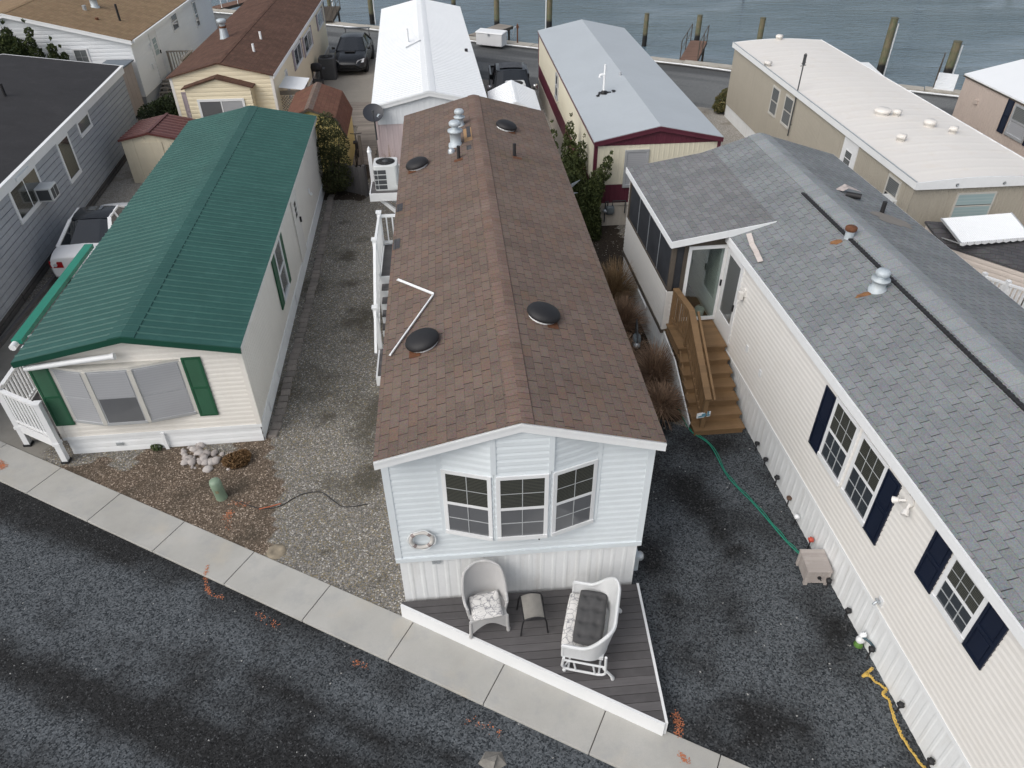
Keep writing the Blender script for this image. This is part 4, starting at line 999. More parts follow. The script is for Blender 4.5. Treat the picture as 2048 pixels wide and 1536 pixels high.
b = MB(); b.fbox((-.12,0,0), Y_, X_, 0, HL, 0, .34, 0, .03); b.build('crawl_space', MT['dark'], tH)
b = MB(); zr = HE+HRise
for s in (1,-1):
    xe, xm = (.06,-HW/2) if s == 1 else (-HW-.06,-HW/2)
    b.face([(xe,-.1,HE+.06),(xe,HL+.05,HE+.06),(xm,HL+.05,zr+.06),(xm,-.1,zr+.06)][::s])
rH = b.build('roof', MT['tar'], tH)
b = MB(); b.box(.06,-.12,HE-.22,.09,HL+.08,HE+.05); b.box(.03,-.1,HE+.045,.14,HL+.08,HE+.075); b.box(.0,-.1,HE-.24,.07,HL,HE-.20)
for s in (1,-1):
    xe = .06 if s == 1 else -HW-.06; b.ext([(xe,HL+.05,HE+.07),(-HW/2,HL+.05,zr+.07),(-HW/2,HL+.05,zr-.12),(xe,HL+.05,HE-.12)], (0,.03,0))
b.build('fascia', MT['white'], tH)
vent_pipe(rH, (-2.4,15.8,zr-.62*(HW/2-2.4)/(HW/2)+.06), .42, .05, 'black')
Mh = (Matrix.Translation((HX,HY,0)) @ Matrix.Rotation(HR,4,'Z')).inverted()
def wH(px, py, z):   # reading on the wall plane -> local y
    best = min((abs((Mh @ spot(px,py,zz)).x - 0), zz) for zz in [z-1.0+i*.01 for i in range(200)])[1]
    p = Mh @ spot(px,py,best); return p.y, best
def hwin(c, split, glass, **kw):
    ys = [wH(px,py,2.0) for px,py in c]; y0, y1 = min(y for y,_ in ys), max(y for y,_ in ys); zt, zb_ = (ys[0][1]+ys[1][1])/2, (ys[2][1]+ys[3][1])/2
    window(tH, (.012,y0,zb_), Y_, X_, y1-y0, zt-zb_, glass, 'white', None, split, .085, .035); return y0, y1, zb_, zt
g_ = hwin(((12,380),(65,330),(42,443),(85,400)), 'v', ('jal','jal')); hwin(((108,283),(130,270),(140,366),(160,342)), 'o', ('jal',)); hwin(((150,245),(168,225),(162,275),(182,250)), 'o', ('glassg',))
b = MB(); b.fbox((.09,0,HE-.17), Y_, X_, g_[0]+.5, g_[0]+1.5, 0, .1, 0, .05); b.build('light_strip', MT['white'], tH)
def window_ac(label, M, o, u, n, w=.55, h=.38, d=.42):
    t = thing('air_conditioner', label, 'air conditioner', M @ Vector(o))
    o2 = Vector((0,0,0)); r3 = M.to_3x3(); u = r3 @ u; n = r3 @ n
    b = MB(); b.fbox(o2, u, n, 0, w, 0, h, -.1, d); b.build('case', MT['acw'], t, bevel=.015)
    b = MB(); b.fbox(o2, u, n, .06, w*.46, .06, h-.05, d, d+.006); b.fbox(o2, u, n, w*.54, w-.06, .06, h-.05, d, d+.006)
    for s in (0, w): 
        nn = u*(-1 if s == 0 else 1); b.fbox(o2+u*s, n, nn, .05, d-.05, .05, h-.05, 0, .005)
    b.build('grille', MT['acg'], t); return t
window_ac('boxy pale air conditioner in the grey house window', Mh.inverted(), (.03,g_[1]-.62,g_[2]+.02), Y_, X_, .56, .42, .45)
window_ac('small white air conditioner in the tan home window', Matrix.Translation((TX,TY,0)), (-.03,18.98-TY,1.92), -Y_, -X_, .5, .36, .3)
# ---- 10 white house, tan shingles
QX, QY, QW, QL, QE, QR = -23.9, 36.9, 9.8, 13.6, 3.02, 1.22
tQ, rQ, wQ = home('house', 'wide white sided house with tan shingle roof behind the black membrane roof', (QX,QY,0), math.radians(-.8), QW, QL, .62, QE, QR,
    sidemat='whitesd', roofmat='tan', fo=.22, bo=.2, so=.18, lap=.16, fas=.17, skirt='greysd', cap=(.15,'tan'))
Mq = (Matrix.Translation((QX,QY,0)) @ Matrix.Rotation(math.radians(-.8),4,'Z')).inverted()
def wQ_(px, py, z): return Mq @ spot(px,py,z)
def onwall(M, x, px, py, z0=2.0):
    best = min((abs((M @ spot(px,py,z0-1.9+i*.01)).x - x), z0-1.9+i*.01) for i in range(380))[1]; p = M @ spot(px,py,best); return p.y, best
def onfront(M, y, px, py, z0=2.0):
    best = min((abs((M @ spot(px,py,z0-1.9+i*.01)).y - y), z0-1.9+i*.01) for i in range(380))[1]; p = M @ spot(px,py,best); return p.x, best
x0, z1 = onfront(Mq,0,147,100); x1, _ = onfront(Mq,0,172,100); window(tQ, (x0-.05,-.01,z1-1.25), X_, -Y_, x1-x0+.1, 1.3, ('glassg','glassg'), 'vinyl', (2,2), 'h')
y0, z1 = onwall(Mq,QW,295,65); y1, _ = onwall(Mq,QW,306,57); _, z0 = onwall(Mq,QW,330,135); door(tQ, (QW+.012,y0,.72), Y_, X_, .9, 2.02, 'vinyl', (.2,.7,1.0,1.75,'glassa'), (3,3), None)
for a in (((338,30),(350,25),(345,66)), ((382,5),(388,3),(395,55))):
    ya, zt = onwall(Mq,QW,*a[0]); yb, _ = onwall(Mq,QW,*a[1]); _, zb_ = onwall(Mq,QW,*a[2]); window(tQ, (QW+.012,ya,zb_), Y_, X_, yb-ya, zt-zb_, ('glass','glassg'), 'vinyl', None, 'h')
b = MB(); b.fbox((QW+.01,2.15,2.15), Y_, X_, 0,.12,0,.2,0,.12); b.build('wall_lamp', MT['white'], tQ)
b = MB(); b.fbox((QW+.01,1.7,1.35), Y_, X_, 0,.2,0,.22,0,.1); b.build('meter_box', MT['white'], tQ)
b = MB(); b.fbox((QW+.01,.1,QE-.1), Y_, X_, -.2, 13.3, 0, .12, .17, .27); b.build('gutter', MT['white'], tQ)
def q_on(px, py, zg=3.7):
    p = Mq @ spot(px, py, zg)
    for _ in range(6): zg = slope(QW,.18,QE,QR,p.x); p = Mq @ spot(px, py, zg)
    return Vector((p.x,p.y,zg))
chimney(rQ, q_on(190,14), .16, .7, .19); vent_pipe(rQ, q_on(240,41), .7, .05, 'black'); vent_pipe(rQ, q_on(170,20), .2, .09, 'galv'); vent_pipe(rQ, q_on(194,39), .08, .08, 'rust')
# landing and steps at its side door
t = thing('wooden_steps', 'weathered wooden landing with railing and open steps at the white house door', 'steps', (-13.95,38.4,0), math.radians(-.8))
b = MB(); b.box(0,.5,.62,1.25,2.2,.70); b.build('landing', MT['greyw'], t)
for i in range(5):
    b = MB(); z = .12+.125*i; b.box(.02,.42-(4-i)*.26-.26,z-.04,1.2,.42-(4-i)*.26+.02,z); b.build('step', MT['greyw'], t)
b = MB(); b.ext([(.0,.5,.6),(.0,-.9,.0),(.0,-.7,-.0),(.0,.5,.45)], (.04,0,0)); b.ext([(1.2,.5,.6),(1.2,-.9,.0),(1.2,-.7,.0),(1.2,.5,.45)], (.04,0,0)); each(b, 'stringer', MT['greyv'], t)
for x, y in ((1.2,.55),(1.2,2.15),(.05,2.15)):
    b = MB(); b.box(x-.045,y-.045,0,x+.045,y+.045,1.65); b.build('post', MT['greyw'], t)
b = MB(); b.box(1.14,.45,1.62,1.28,2.25,1.66); b.box(0,2.08,1.62,1.14,2.22,1.66); b.bar((1.2,.5,1.6),(1.2,-.8,.95),.09,.04)
each(b, 'handrail', MT['greyw'], t)
b = MB()
for i in range(9): y = .75+i*.15; b.box(1.18,y,.7,1.22,y+.035,1.62)
for i in range(7): x = .2+i*.14; b.box(x,2.13,.7,x+.035,2.17,1.62)
each(b, 'baluster', MT['greyw'], t)
# ---- 11 butter home, dark brown shingles
BX, BY, BW, BL, BE, BR = -10.85, 31.15, 3.95, 15.2, 2.83, .5
tB, rB, wB = home('mobile_home', 'butter yellow sided home with dark brown shingle roof and mauve shutters', (BX,BY,0), math.radians(-.7), BW, BL, .4, BE, BR,
    sidemat='yellowc', roofmat='dkbrown', fo=.12, bo=.15, so=.08, lap=.16, fas=0, skirt='skirtt', cap=(.13,'dkbrown'), trim='creamw')
b = MB(); b.box(BW+.05,-.1,BE-.1,BW+.1,BL+.1,BE+.04); b.build('eave_trim', MT['white'], tB)
Mb = (Matrix.Translation((BX,BY,0)) @ Matrix.Rotation(math.radians(-.7),4,'Z')).inverted()
# bay box with its own small gable roof
bx0, bx1, bd, bt = .62, 3.12, .42, 2.52
b = MB(); panel(b, (bx0,-bd,0), X_, -Y_, [(0,.5),(bx1-bx0,.5),(bx1-bx0,bt),((bx1-bx0)/2,bt+.33),(0,bt)], 1, .16, LAP); panel(b, (bx0,0,0), -Y_, -X_, [(0,.5),(bd,.5),(bd,bt),(0,bt)], 1, .16, LAP); panel(b, (bx1,-bd,0), Y_, X_, [(0,.5),(bd,.5),(bd,bt),(0,bt)], 1, .16, LAP)
b.build('bay', MT['yellowc'], tB)
b = MB(); xm = (bx0+bx1)/2
for s in (-1,1):
    xe = xm + s*(1.25+.12); q = [(xe,-bd-.12,bt+.03),(xm,-bd-.12,bt+.42),(xm,0,bt+.42),(xe,0,bt+.03)]; b.face(q[::-s]); b.ext([(a[0],a[1],a[2]-.04) for a in q], (0,0,.03))
b.build('bay_roof', SH['dkbrown'], tB)
window(tB, (bx0+.38,-bd-.01,.95), X_, -Y_, 1.78, 1.15, ('glassm','glassc'), 'vinyl', None, 'v', .07); shutter(tB, (.30,-.02,.85), X_, -Y_, .3, 1.45, 'mauve')
for a in (((585,100),(598,85),(590,140)), ((605,75),(618,55),(612,110)), ((632,30),(640,12),(635,62))):
    ya, zt = onwall(Mb,BW,*a[0]); yb, _ = onwall(Mb,BW,*a[1]); _, zb_ = onwall(Mb,BW,*a[2]); zb_ = max(zb_, zt-1.25)
    window(tB, (BW+.012,ya,zb_), Y_, X_, yb-ya, zt-zb_, ('glass','glassg'), 'vinyl', None, 'v'); shutter(tB, (BW+.012,ya-.36,zb_-.03), Y_, X_, .3, zt-zb_+.06, 'mauve'); shutter(tB, (BW+.012,yb+.06,zb_-.03), Y_, X_, .3, zt-zb_+.06, 'mauve')
window(tB, (BW+.012,2.35,1.25), Y_, X_, .36, 1.1, ('glass','glass'), 'vinyl', None, 'v')
def b_on(px, py, zg=3.1):
    p = Mb @ spot(px, py, zg)
    for _ in range(6): zg = slope(BW,.08,BE,BR,p.x); p = Mb @ spot(px, py, zg)
    return Vector((p.x,p.y,zg))
q = b_on(450,76); b = MB(); b.lathe(q, [(.26,-.12),(.2,.06),(.17,.3),(.15,.45)], 4); b.mat(1); b.lathe(q+Zv*.42, [(.16,0),(.17,.08)], 12); b.mat(0); b.lathe(q+Zv*.5, [(.13,0),(.13,.12),(.2,.13),(.2,.24),(.15,.27),(0,.28)], 14); b.build('chimney', [MT['galvp'], MT['rust']], rB)
for px, py in ((508,103),(522,78)): vent_pipe(rB, b_on(px,py), .3, .05, 'white')
# lattice porch with a white corrugated top at its side door
t = thing('porch_shelter', 'little lattice sided porch with white corrugated top against the butter yellow home', 'porch', (-7.02,31.9,0), math.radians(-.7))
for x, y in ((.95,.05),(.95,1.5)):
    b = MB(); b.box(x-.045,y-.045,0,x+.045,y+.045,2.0); b.build('post', MT['greyw'], t)
b = MB(); panel(b, (.02,-.1,2.18), Y_, Vector((.1,0,1)).normalized(), [(0,0),(1.7,0),(1.7,1.12),(0,1.12)], 0, .09, [(0,0,.5,.02),(.5,.02,1,0)], vdir=Vector((1,0,-.12)).normalized()); b.build('corrugated_top', MT['whiteroof'], t)
b = MB(); b.box(0,-.02,1.84,1.05,.04,2.0); b.box(.98,-.02,1.84,1.04,1.6,2.0); each(b, 'beam', MT['greyw'], t)
b = MB()
for i in range(-8,9):
    for s in (-1,1):
        pts = []; x0 = .5 + i*.12
        a = (x0 - s*.75, .3); c = (x0 + s*.75, 1.8)
        q = clip2(clip2([a, c, (c[0]+.03,c[1]), (a[0]+.03,a[1])], 0, .06, .93), 1, .3, 1.8) if True else []
        if len(q) >= 3: b.face([(x, .01+.012*s, z) for x, z in q])
        q = clip2(clip2([a, c, (c[0]+.03,c[1]), (a[0]+.03,a[1])], 0, .06, .93), 1, .3, 1.8)
b.build('lattice', MT['greyw'], t)
# ---- addition by the tan home
t = thing('garden_shed', 'small lean-to with charcoal shingle roof in front of the tan home', 'shed', (12.62,16.0,0), 0)
A0, A1, A2, A3 = spot(1850,442,2.15), spot(1885,488,1.86), spot(2070,548,1.86), spot(2085,455,2.15)
o_ = Vector((12.62,16.0,0)); q = [p - o_ for p in (A0, A1, A2, A3)]
b = MB(); b.face([q[0],q[1],q[2],q[3]]); b.face([p-Zv*.06 for p in q][::-1])
for i in range(4): a_, c_ = q[i], q[(i+1)%4]; b.face([a_, c_, c_-Zv*.06, a_-Zv*.06])
b.build('roof', SH['char'], t)
b = MB(); w0 = [Vector((p.x,p.y,0)) for p in q]
def inset(i, k=.96): c_ = (w0[0]+w0[1]+w0[2]+w0[3])/4; return c_ + (w0[i]-c_)*k
for i, j in ((0,1),(1,2)):
    a_, c_ = inset(i), inset(j); u = (c_-a_); l = u.length; u.normalize(); n = Vector((u.y,-u.x,0)); panel(b, a_, u, n, [(0,0),(l,0),(l,q[j].z-.06),(0,q[i].z-.06)], 1, .14, LAP)
b.build('wall', plain('pale_pink_cladding', (.58,.52,.47), .6, var=.05, dirt=.2), t)
t = thing('metal_awning', 'white ribbed metal awning with scalloped edge under the tan home window', 'awning', (13.1,17.85,0))
b = MB(); p0, p1, p2, p3 = [p - Vector((13.1,17.85,0)) for p in (spot(1882,437,2.42), spot(2022,426,2.42), spot(2062,474,2.2), spot(1921,486,2.2))]
u = (p1-p0); l = u.length; u.normalize(); v = (p3-p0); l2 = v.length; v.normalize(); n = u.cross(v); n = -n if n.z < 0 else n
panel(b, p0, u, n, [(0,0),(l,0),(l,l2),(0,l2)], 0, .055, [(0,0,.5,.012),(.5,.012,1,0)], vdir=v); b.build('canopy', MT['whiteroof'], t)
b = MB(); m_ = 10
for i in range(m_):
    a_ = p3 + u*(l*i/m_); c_ = p3 + u*(l*(i+.92)/m_); b.ext([a_, c_, c_-Zv*.06, (a_+c_)/2-Zv*.09, a_-Zv*.06], (0,-.012,0))
b.build('valance', MT['white'], t)
b = MB(); b.bar(p0, p3, .03, .05); b.bar(p1, p2, .03, .05); b.bar(p3-Zv*.02, (p3.x+.05,p0.y,1.9), .025,.025); each(b, 'bracket', MT['alu'], t)
t = thing('railing', 'white picket railing behind the long grey shingle roof', 'railing', (13.3,15.6,0))
a_, c_ = spot(1966,552,1.75)-Vector((13.3,15.6,0)), spot(2075,588,1.75)-Vector((13.3,15.6,0)); d = (c_-a_)
b = MB(); b.bar(a_, c_, .07, .05); b.bar(a_-Zv*.75, c_-Zv*.75, .05, .05); each(b, 'rail', MT['vinyl'], t)
b = MB(); 
for i in range(12): p = a_ + d*(i+.5)/12; b.bar(p-Zv*.8, p, .07, .025, up=(1,0,0))
each(b, 'baluster', MT['vinyl'], t)
b = MB()
for f_ in (.02, .46): p = a_ + d*f_; b.box(p.x-.05,p.y-.05,0,p.x+.05,p.y+.05,p.z+.1)
each(b, 'post', MT['vinyl'], t)
# ---- sheds
t = thing('garden_shed', 'yellow barn shaped shed with rust brown gambrel roof', 'shed', (-5.05,27.55,0), math.radians(1))
prof_ = [(-1.22,1.55),(-.92,2.25),(0,2.62),(.92,2.25),(1.22,1.55)]; Ls = 3.1
b = MB(); gp = [(0,0),(2.3,0),(2.3,1.6),(2.02,2.2),(1.15,2.56),(.28,2.2),(0,1.6)]
panel(b, (-1.15,0,0), X_, -Y_, gp, 0, .2, RIB); panel(b, (1.15,Ls,0), -X_, Y_, gp, 0, .2, RIB); panel(b, (1.15,0,0), Y_, X_, [(0,0),(Ls,0),(Ls,1.6),(0,1.6)], 0, .2, RIB); panel(b, (-1.15,Ls,0), -Y_, -X_, [(0,0),(Ls,0),(Ls,1.6),(0,1.6)], 0, .2, RIB); b.build('wall', MT['yellow'], t)
b = MB()
for (x0,z0),(x1,z1) in zip(prof_, prof_[1:]):
    b.face([(x0,-.1,z0),(x0,Ls+.1,z0),(x1,Ls+.1,z1),(x1,-.1,z1)][::-1]); b.ext([(x0,-.1,z0-.003),(x1,-.1,z1-.003),(x1,-.1,z1-.045),(x0,-.1,z0-.045)], (0,Ls+.2,0))
r_ = b.build('roof', SH['rust'], t)
b = MB(); b.face([(-.16,-.11,2.56),(0,-.11,2.635),(0,Ls+.11,2.635),(-.16,Ls+.11,2.56)]); b.face([(.16,-.11,2.56),(0,-.11,2.635),(0,Ls+.11,2.635),(.16,Ls+.11,2.56)][::-1]); b.build('ridge_cap', SH['brown'], r_)
b = MB()
for (x0,z0),(x1,z1) in zip(prof_, prof_[1:]): b.bar((x0,-.11,z0-.05),(x1,-.11,z1-.05),.02,.07)
b.build('trim', MT['oldw'], t)
t = thing('garden_shed', 'low cream metal shed with ribbed maroon roof beside the grey house', 'shed', (-12.0,27.75,0), math.radians(-3))
b = MB(); gp = [(0,0),(2.15,0),(2.15,1.62),(1.08,1.82),(0,1.62)]
panel(b, (0,0,0), X_, -Y_, gp, 0, .45, FT); panel(b, (2.15,2.0,0), -X_, Y_, gp, 0, .45, FT); panel(b, (2.15,0,0), Y_, X_, [(0,0),(2,0),(2,1.62),(0,1.62)], 0, .45, FT); panel(b, (0,2,0), -Y_, -X_, [(0,0),(2,0),(2,1.62),(0,1.62)], 0, .45, FT); b.build('wall', MT['khaki'], t)
b = MB()
for s in (0,1):
    xe = -.07 if s == 0 else 2.22; dn = Vector((xe-1.075,0,-.24)); l = dn.length; dn.normalize(); nn = Vector((dn.z*(-1 if s else 1),0,abs(dn.x))); nn = Vector((abs(dn.z)*(1 if s else -1),0,abs(dn.x)))
    panel(b, (1.075,-.07,1.9), Y_, nn, [(0,0),(2.14,0),(2.14,l),(0,l)], 0, .26, [(0,0,.75,0),(.75,0,.8,.02),(.8,.02,.95,.02),(.95,.02,1,0)], vdir=dn)
b.box(1.02,-.08,1.88,1.13,2.08,1.93)
for xe in (-.07,2.22): b.ext([(xe,-.08,1.66),(1.075,-.08,1.91),(1.075,-.08,1.84),(xe,-.08,1.59)], (0,-.02,0))
b.build('roof', plain('maroon_shed_roof', (.10,.030,.026), .5, var=.15, vs=3), t)
b = MB(); b.fbox((.75,-.012,.05), X_, -Y_, 0,.7,0,1.5,0,.02); b.build('door', MT['khaki'], t)
t = thing('storage_closet', 'tall narrow beige storage cabinet at the corner of the white house', 'cabinet', (-14.75,35.2,0), math.radians(-2))
b = MB(); panel(b, (-.5,0,0), X_, -Y_, [(0,.15),(1.0,.15),(1.0,2.2),(0,2.2)], 0, .45, FT); panel(b, (.5,0,0), Y_, X_, [(0,.15),(1.35,.15),(1.35,2.2),(0,2.2)], 0, .45, FT); b.box(-.5,.01,.15,.49,1.35,2.19); b.build('body', plain('beige_cabinet', (.40,.345,.315), .7, var=.06, dirt=.2), t)
b = MB(); b.prism([(-.58,-.1),(.45,-.1),(.62,.12),(.62,1.42),(-.58,1.42)], 2.2, 2.26); b.build('roof', plain('slate_blue_top', (.14,.17,.20), .6), t)
b = MB(); b.box(-.48,.03,0,.48,1.3,.15); b.build('base', MT['dark'], t)
# ================================================================ CENTRAL HOME'S DECKS
DZ = .33
t = thing('wooden_deck', 'triangular grey board deck with white rim below the bay window', 'deck', (CX,CY,0))
poly = [(-.02,-.03),(.0,-.10),(4.01,-2.55),(4.03,-2.5),(4.04,-.03)]
poly = [tuple((spot(*p, DZ)-Vector((CX,CY,0))).xy) for p in ((806,1211),(1331,1447),(1270,1166))] 
P0, P1, P2 = (-.03,-.08), (poly[1][0], poly[1][1]), (4.05,-.03)
b = MB(); y = -.035; i = 0
while y > P1[1]:
    strip = clip2([P0, P1, P2, (-.03,-.03)], 1, y-.134, y)
    if len(strip) >= 3: b.prism(strip[::-1], DZ-.03, DZ + .001*math.sin(i*2.7))
    y -= .143; i += 1
b.build('deck_boards', MT['deckg'], t)
b = MB()
for a, c in ((P0,P1),(P1,P2)):
    d = Vector((c[0]-a[0],c[1]-a[1],0)).normalized(); n = Vector((d.y,-d.x,0)); e = .0 
    A, C_ = Vector((*a,0)), Vector((*c,0)); b.ext([A+Zv*.0, C_+Zv*.0, C_+Zv*(DZ+.012), A+Zv*(DZ+.012)], n*.04)
b.build('rim', MT['vinyl'], t)
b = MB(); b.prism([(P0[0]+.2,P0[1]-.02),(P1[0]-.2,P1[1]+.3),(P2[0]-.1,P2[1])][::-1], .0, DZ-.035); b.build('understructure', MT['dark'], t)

t = thing('side_deck', 'white railed side deck with grey treads stepping down along the brown roofed home', 'deck', (-1.29,0,0))
zt = 1.38
b = MB(); b.box(-.74,17.25,zt-.035,0,19.0,zt); b.build('landing', MT['deckg'], t)
b = MB(); b.box(-.78,17.22,zt-.26,-.742,19.03,zt-.002); b.box(-.78,17.19,zt-.26,0,17.222,zt-.002); b.box(-.78,19.03,zt-.26,0,19.06,zt-.002); b.build('rim', MT['vinyl'], t)
for i in range(5):
    z = zt-.215*(i+1); y1 = 17.19-.30*i
    b = MB(); b.box(-.74,y1-.31,z-.03,0,y1,z); o_ = b.build('step', MT['deckg'], t)
    b = MB(); b.box(-.74,y1-.315,z-.215,0,y1-.312,z-.032); b.build('riser', MT['vinyl'], o_)
b = MB(); b.box(-.80,14.35,.24,0,15.45,.28); b.build('lower_landing', MT['deckg'], t)
b = MB(); b.box(-.84,14.31,.02,-.802,15.4,.285); b.box(-.84,14.27,.02,0,14.31,.285); b.build('lower_rim', MT['vinyl'], t)
for x, y, z1 in ((-.79,18.95,2.38),(-.80,17.25,2.42),(-.80,15.55,1.45)):
    b = MB(); b.box(x-.055,y-.055,0,x+.055,y+.055,z1); o_ = b.build('post', MT['vinyl'], t)
    b = MB(); b.box(x-.075,y-.075,z1,x+.075,y+.075,z1+.04); b.box(x-.03,y-.03,z1+.04,x+.03,y+.03,z1+.055); b.build('cap', MT['vinyl'], o_)
b = MB(); b.bar((-.79,17.3,2.32),(-.79,18.9,2.28),.06,.09); b.bar((-.79,17.3,1.50),(-.79,18.9,1.48),.05,.06); b.bar((-.80,15.6,1.36),(-.80,17.2,2.32),.07,.09); b.bar((-.80,15.6,.52),(-.80,17.2,1.50),.05,.06); b.box(-.75,18.92,2.24,0,18.98,2.31); b.box(-.75,18.92,1.46,0,18.98,1.52); b.bar((-.80,14.6,.75),(-.80,15.55,1.38),.06,.08); each(b, 'handrail', MT['vinyl'], t)
b = MB()
for i in range(11): y = 17.42+i*.14; b.box(-.81,y,1.5,-.77,y+.035,2.28)
for i in range(10): y = 15.72+i*.15; z = .55+(y-15.6)*.6; b.box(-.82,y,z,-.78,y+.035,z+.82)
for i in range(4): x = -.62+i*.16; b.box(x,18.93,1.5,x+.035,18.97,2.25)
each(b, 'baluster', MT['vinyl'], t)
b = MB(); b.lathe((-.66,15.1,.28), [(.05,0),(.06,.1),(.02,.14)], 8); b.build('lamp', MT['black'], t)

t = thing('equipment_platform', 'white bracketed platform with grey boards carrying the pale air conditioner', 'platform', (-1.31,22.05,1.6))
b = MB(); b.box(-1.28,0,-.04,0,1.05,0); b.build('boards', MT['deckg'], t)
b = MB(); b.box(-1.32,-.03,-.24,0,0,.012); b.box(-1.32,0,-.24,-1.285,1.08,.012); b.build('rim', MT['vinyl'], t)
for y in (.15, .85):
    b = MB(); b.bar((-1.05,y,-.2),(-.02,y-.1,-1.15),.11,.11); b.build('brace', MT['vinyl'], t)
b = MB(); b.box(-1.33,.98,-.24,-1.22,1.09,.95); b.lathe((-1.275,1.035,.95), [(.075,0),(.075,.04),(.05,.05),(.06,.10),(.0,.2)], 12); b.build('post', MT['vinyl'], t)
def ac_unit(label, loc, w, h, mat, dark=False, rz=0):
    t = thing('air_conditioner', label, 'air conditioner', loc, rz)
    b = MB(); r = .09
    def ring(z, k=1.0):
        pts = []
        for cx_, cy_, a0 in ((w/2-r,w/2-r,0),(-w/2+r,w/2-r,90),(-w/2+r,-w/2+r,180),(w/2-r,-w/2+r,270)):
            for a in range(0, 91, 30): an = math.radians(a0+a); pts.append(Vector(((cx_+r*math.cos(an))*k, (cy_+r*math.sin(an))*k, z)))
        return pts
    b.rings([ring(.0,.98), ring(.03,1), ring(h-.08,1), ring(h-.02,1.0), ring(h,.97)]); b.build('case', MT[mat], t)
    b = MB(); R = w*.40
    b.lathe((0,0,h+.004), [(R,0),(R*.98,.006),(.0,.006)], 24); fan = b.build('fan_opening', MT['dark'], t)
    b = MB()
    for i in range(3):
        rr = R*(.35+.32*i); b.tube([(rr*math.cos(a), rr*math.sin(a), h+.018) for a in [2*math.pi*j/24 for j in range(25)]], .004, 4, caps=False)
    for j in range(8): a = math.pi*j/4; b.tube([(.05*math.cos(a),.05*math.sin(a),h+.02),(R*math.cos(a),R*math.sin(a),h+.016)], .004, 4)
    b.lathe((0,0,h+.015), [(.09,0),(.08,.025),(0,.03)], 12); b.build('fan_guard', MT['acg'], t)
    if not dark:
        b = MB()
        for i in range(4):
            z0 = .06+i*(h-.16)/4; z1 = z0+(h-.16)/4-.03
            for x0, x1 in ((-w*.47,-w*.34),(-w*.32,w*.02)): b.box(x0,-w/2-.006,z0,x1,-w/2+.01,z1)
            b.box(-w/2-.006,-w*.4,z0,-w/2+.01,w*.4,z1)
        b.build('louvre', MT['acg'], t)
        b = MB(); b.box(w*.15,-w/2-.007,.1,w*.42,-w/2+.01,h-.2); b.box(w*.25,-w/2-.012,.05,w*.45,-w/2,.16); b.build('service_panel', MT['acw'], t)
    return t
ac_unit('pale grey air conditioner with open fan top on the white bracketed platform', (-2.08,22.62,1.6), .74, .80, 'acw')
ac_unit('black air conditioner beside the butter yellow home and dark sedan', (-6.15,41.0,.01), .82, 1.05, 'acg', True)
ac_unit('white air conditioner with round fan in front of the black pickup windshield', (2.95,33.2,.85), .85, .8, 'acw', False)
b = MB(); b.box(2.45,32.7,0,3.45,33.7,.845); tag(b.build('stand', MT['greyw']), 'low wooden stand under the white air conditioner by the pickup', 'stand')

# ---- deck furniture
def rot2(x, y, a): return x*math.cos(a)-y*math.sin(a), x*math.sin(a)+y*math.cos(a)
t = thing('wicker_chair', 'pale wicker armchair with high round back on the front deck', 'armchair', (.125,7.30,DZ), math.radians(8))
def shell(t_, z, th=0):
    # plan: horseshoe opening to -y ; t_ in 0..1 from left arm front round the back to right arm front
    a = math.radians(200 - 220*t_)
    k_ = max(0, math.sin(a)); fl = .13*(z-.42)
    return Vector(((.305+fl+th)*math.cos(a)*(1.0), (.25+fl*1.3+th)*math.sin(a)*(1.0 if math.sin(a) > 0 else 1.5), z))
def topz(t_):
    x = abs(t_-.5)*2; f = min(1,max(0,(x-.36)/.50)); return 1.06 - .42*(f*f*(3-2*f)) - .05*min(1,x/.36)**2
b = MB(); b.smooth()
for th in (0, .035):
    b.grid(lambda i, j: shell(i, .30 + (topz(i)-.30)*j, th), 44, 14)
pts = [shell(i/44, topz(i/44), .018) for i in range(45)]; b.tube(pts, .026, 8)
for e in (0, 1):
    b.tube([shell(e, z, .018) for z in (.30,.45,.58,topz(e))], .024, 8)
b.build('back_and_arms', MT['wicker'], t)
b = MB(); b.prism([(-.30,-.26),(.30,-.26),(.30,.2),(.12,.26),(-.12,.26),(-.30,.2)], .37, .42); b.build('seat', MT['wicker'], t)
b = MB(); q = [(-.31,.42)] + [(-.31,.08)] + [(-.24+.48*i/10, .14+.16*math.sin(math.pi*i/10)) for i in range(11)] + [(.31,.08),(.31,.42)]
b.ext([(x,-.285,z) for x, z in q], (0,.03,0)); b.build('apron', MT['wicker'], t)
for x, y in ((-.30,-.27),(.30,-.27),(-.24,.22),(.24,.22)):
    b = MB(); b.tube([(x,y,.40),(x*1.03,y*1.03,.10),(x*1.05,y*1.05,.04),(x*1.05,y*1.05,0)], [.026,.026,.036,.03], 8); b.build('leg', MT['wicker'], t)
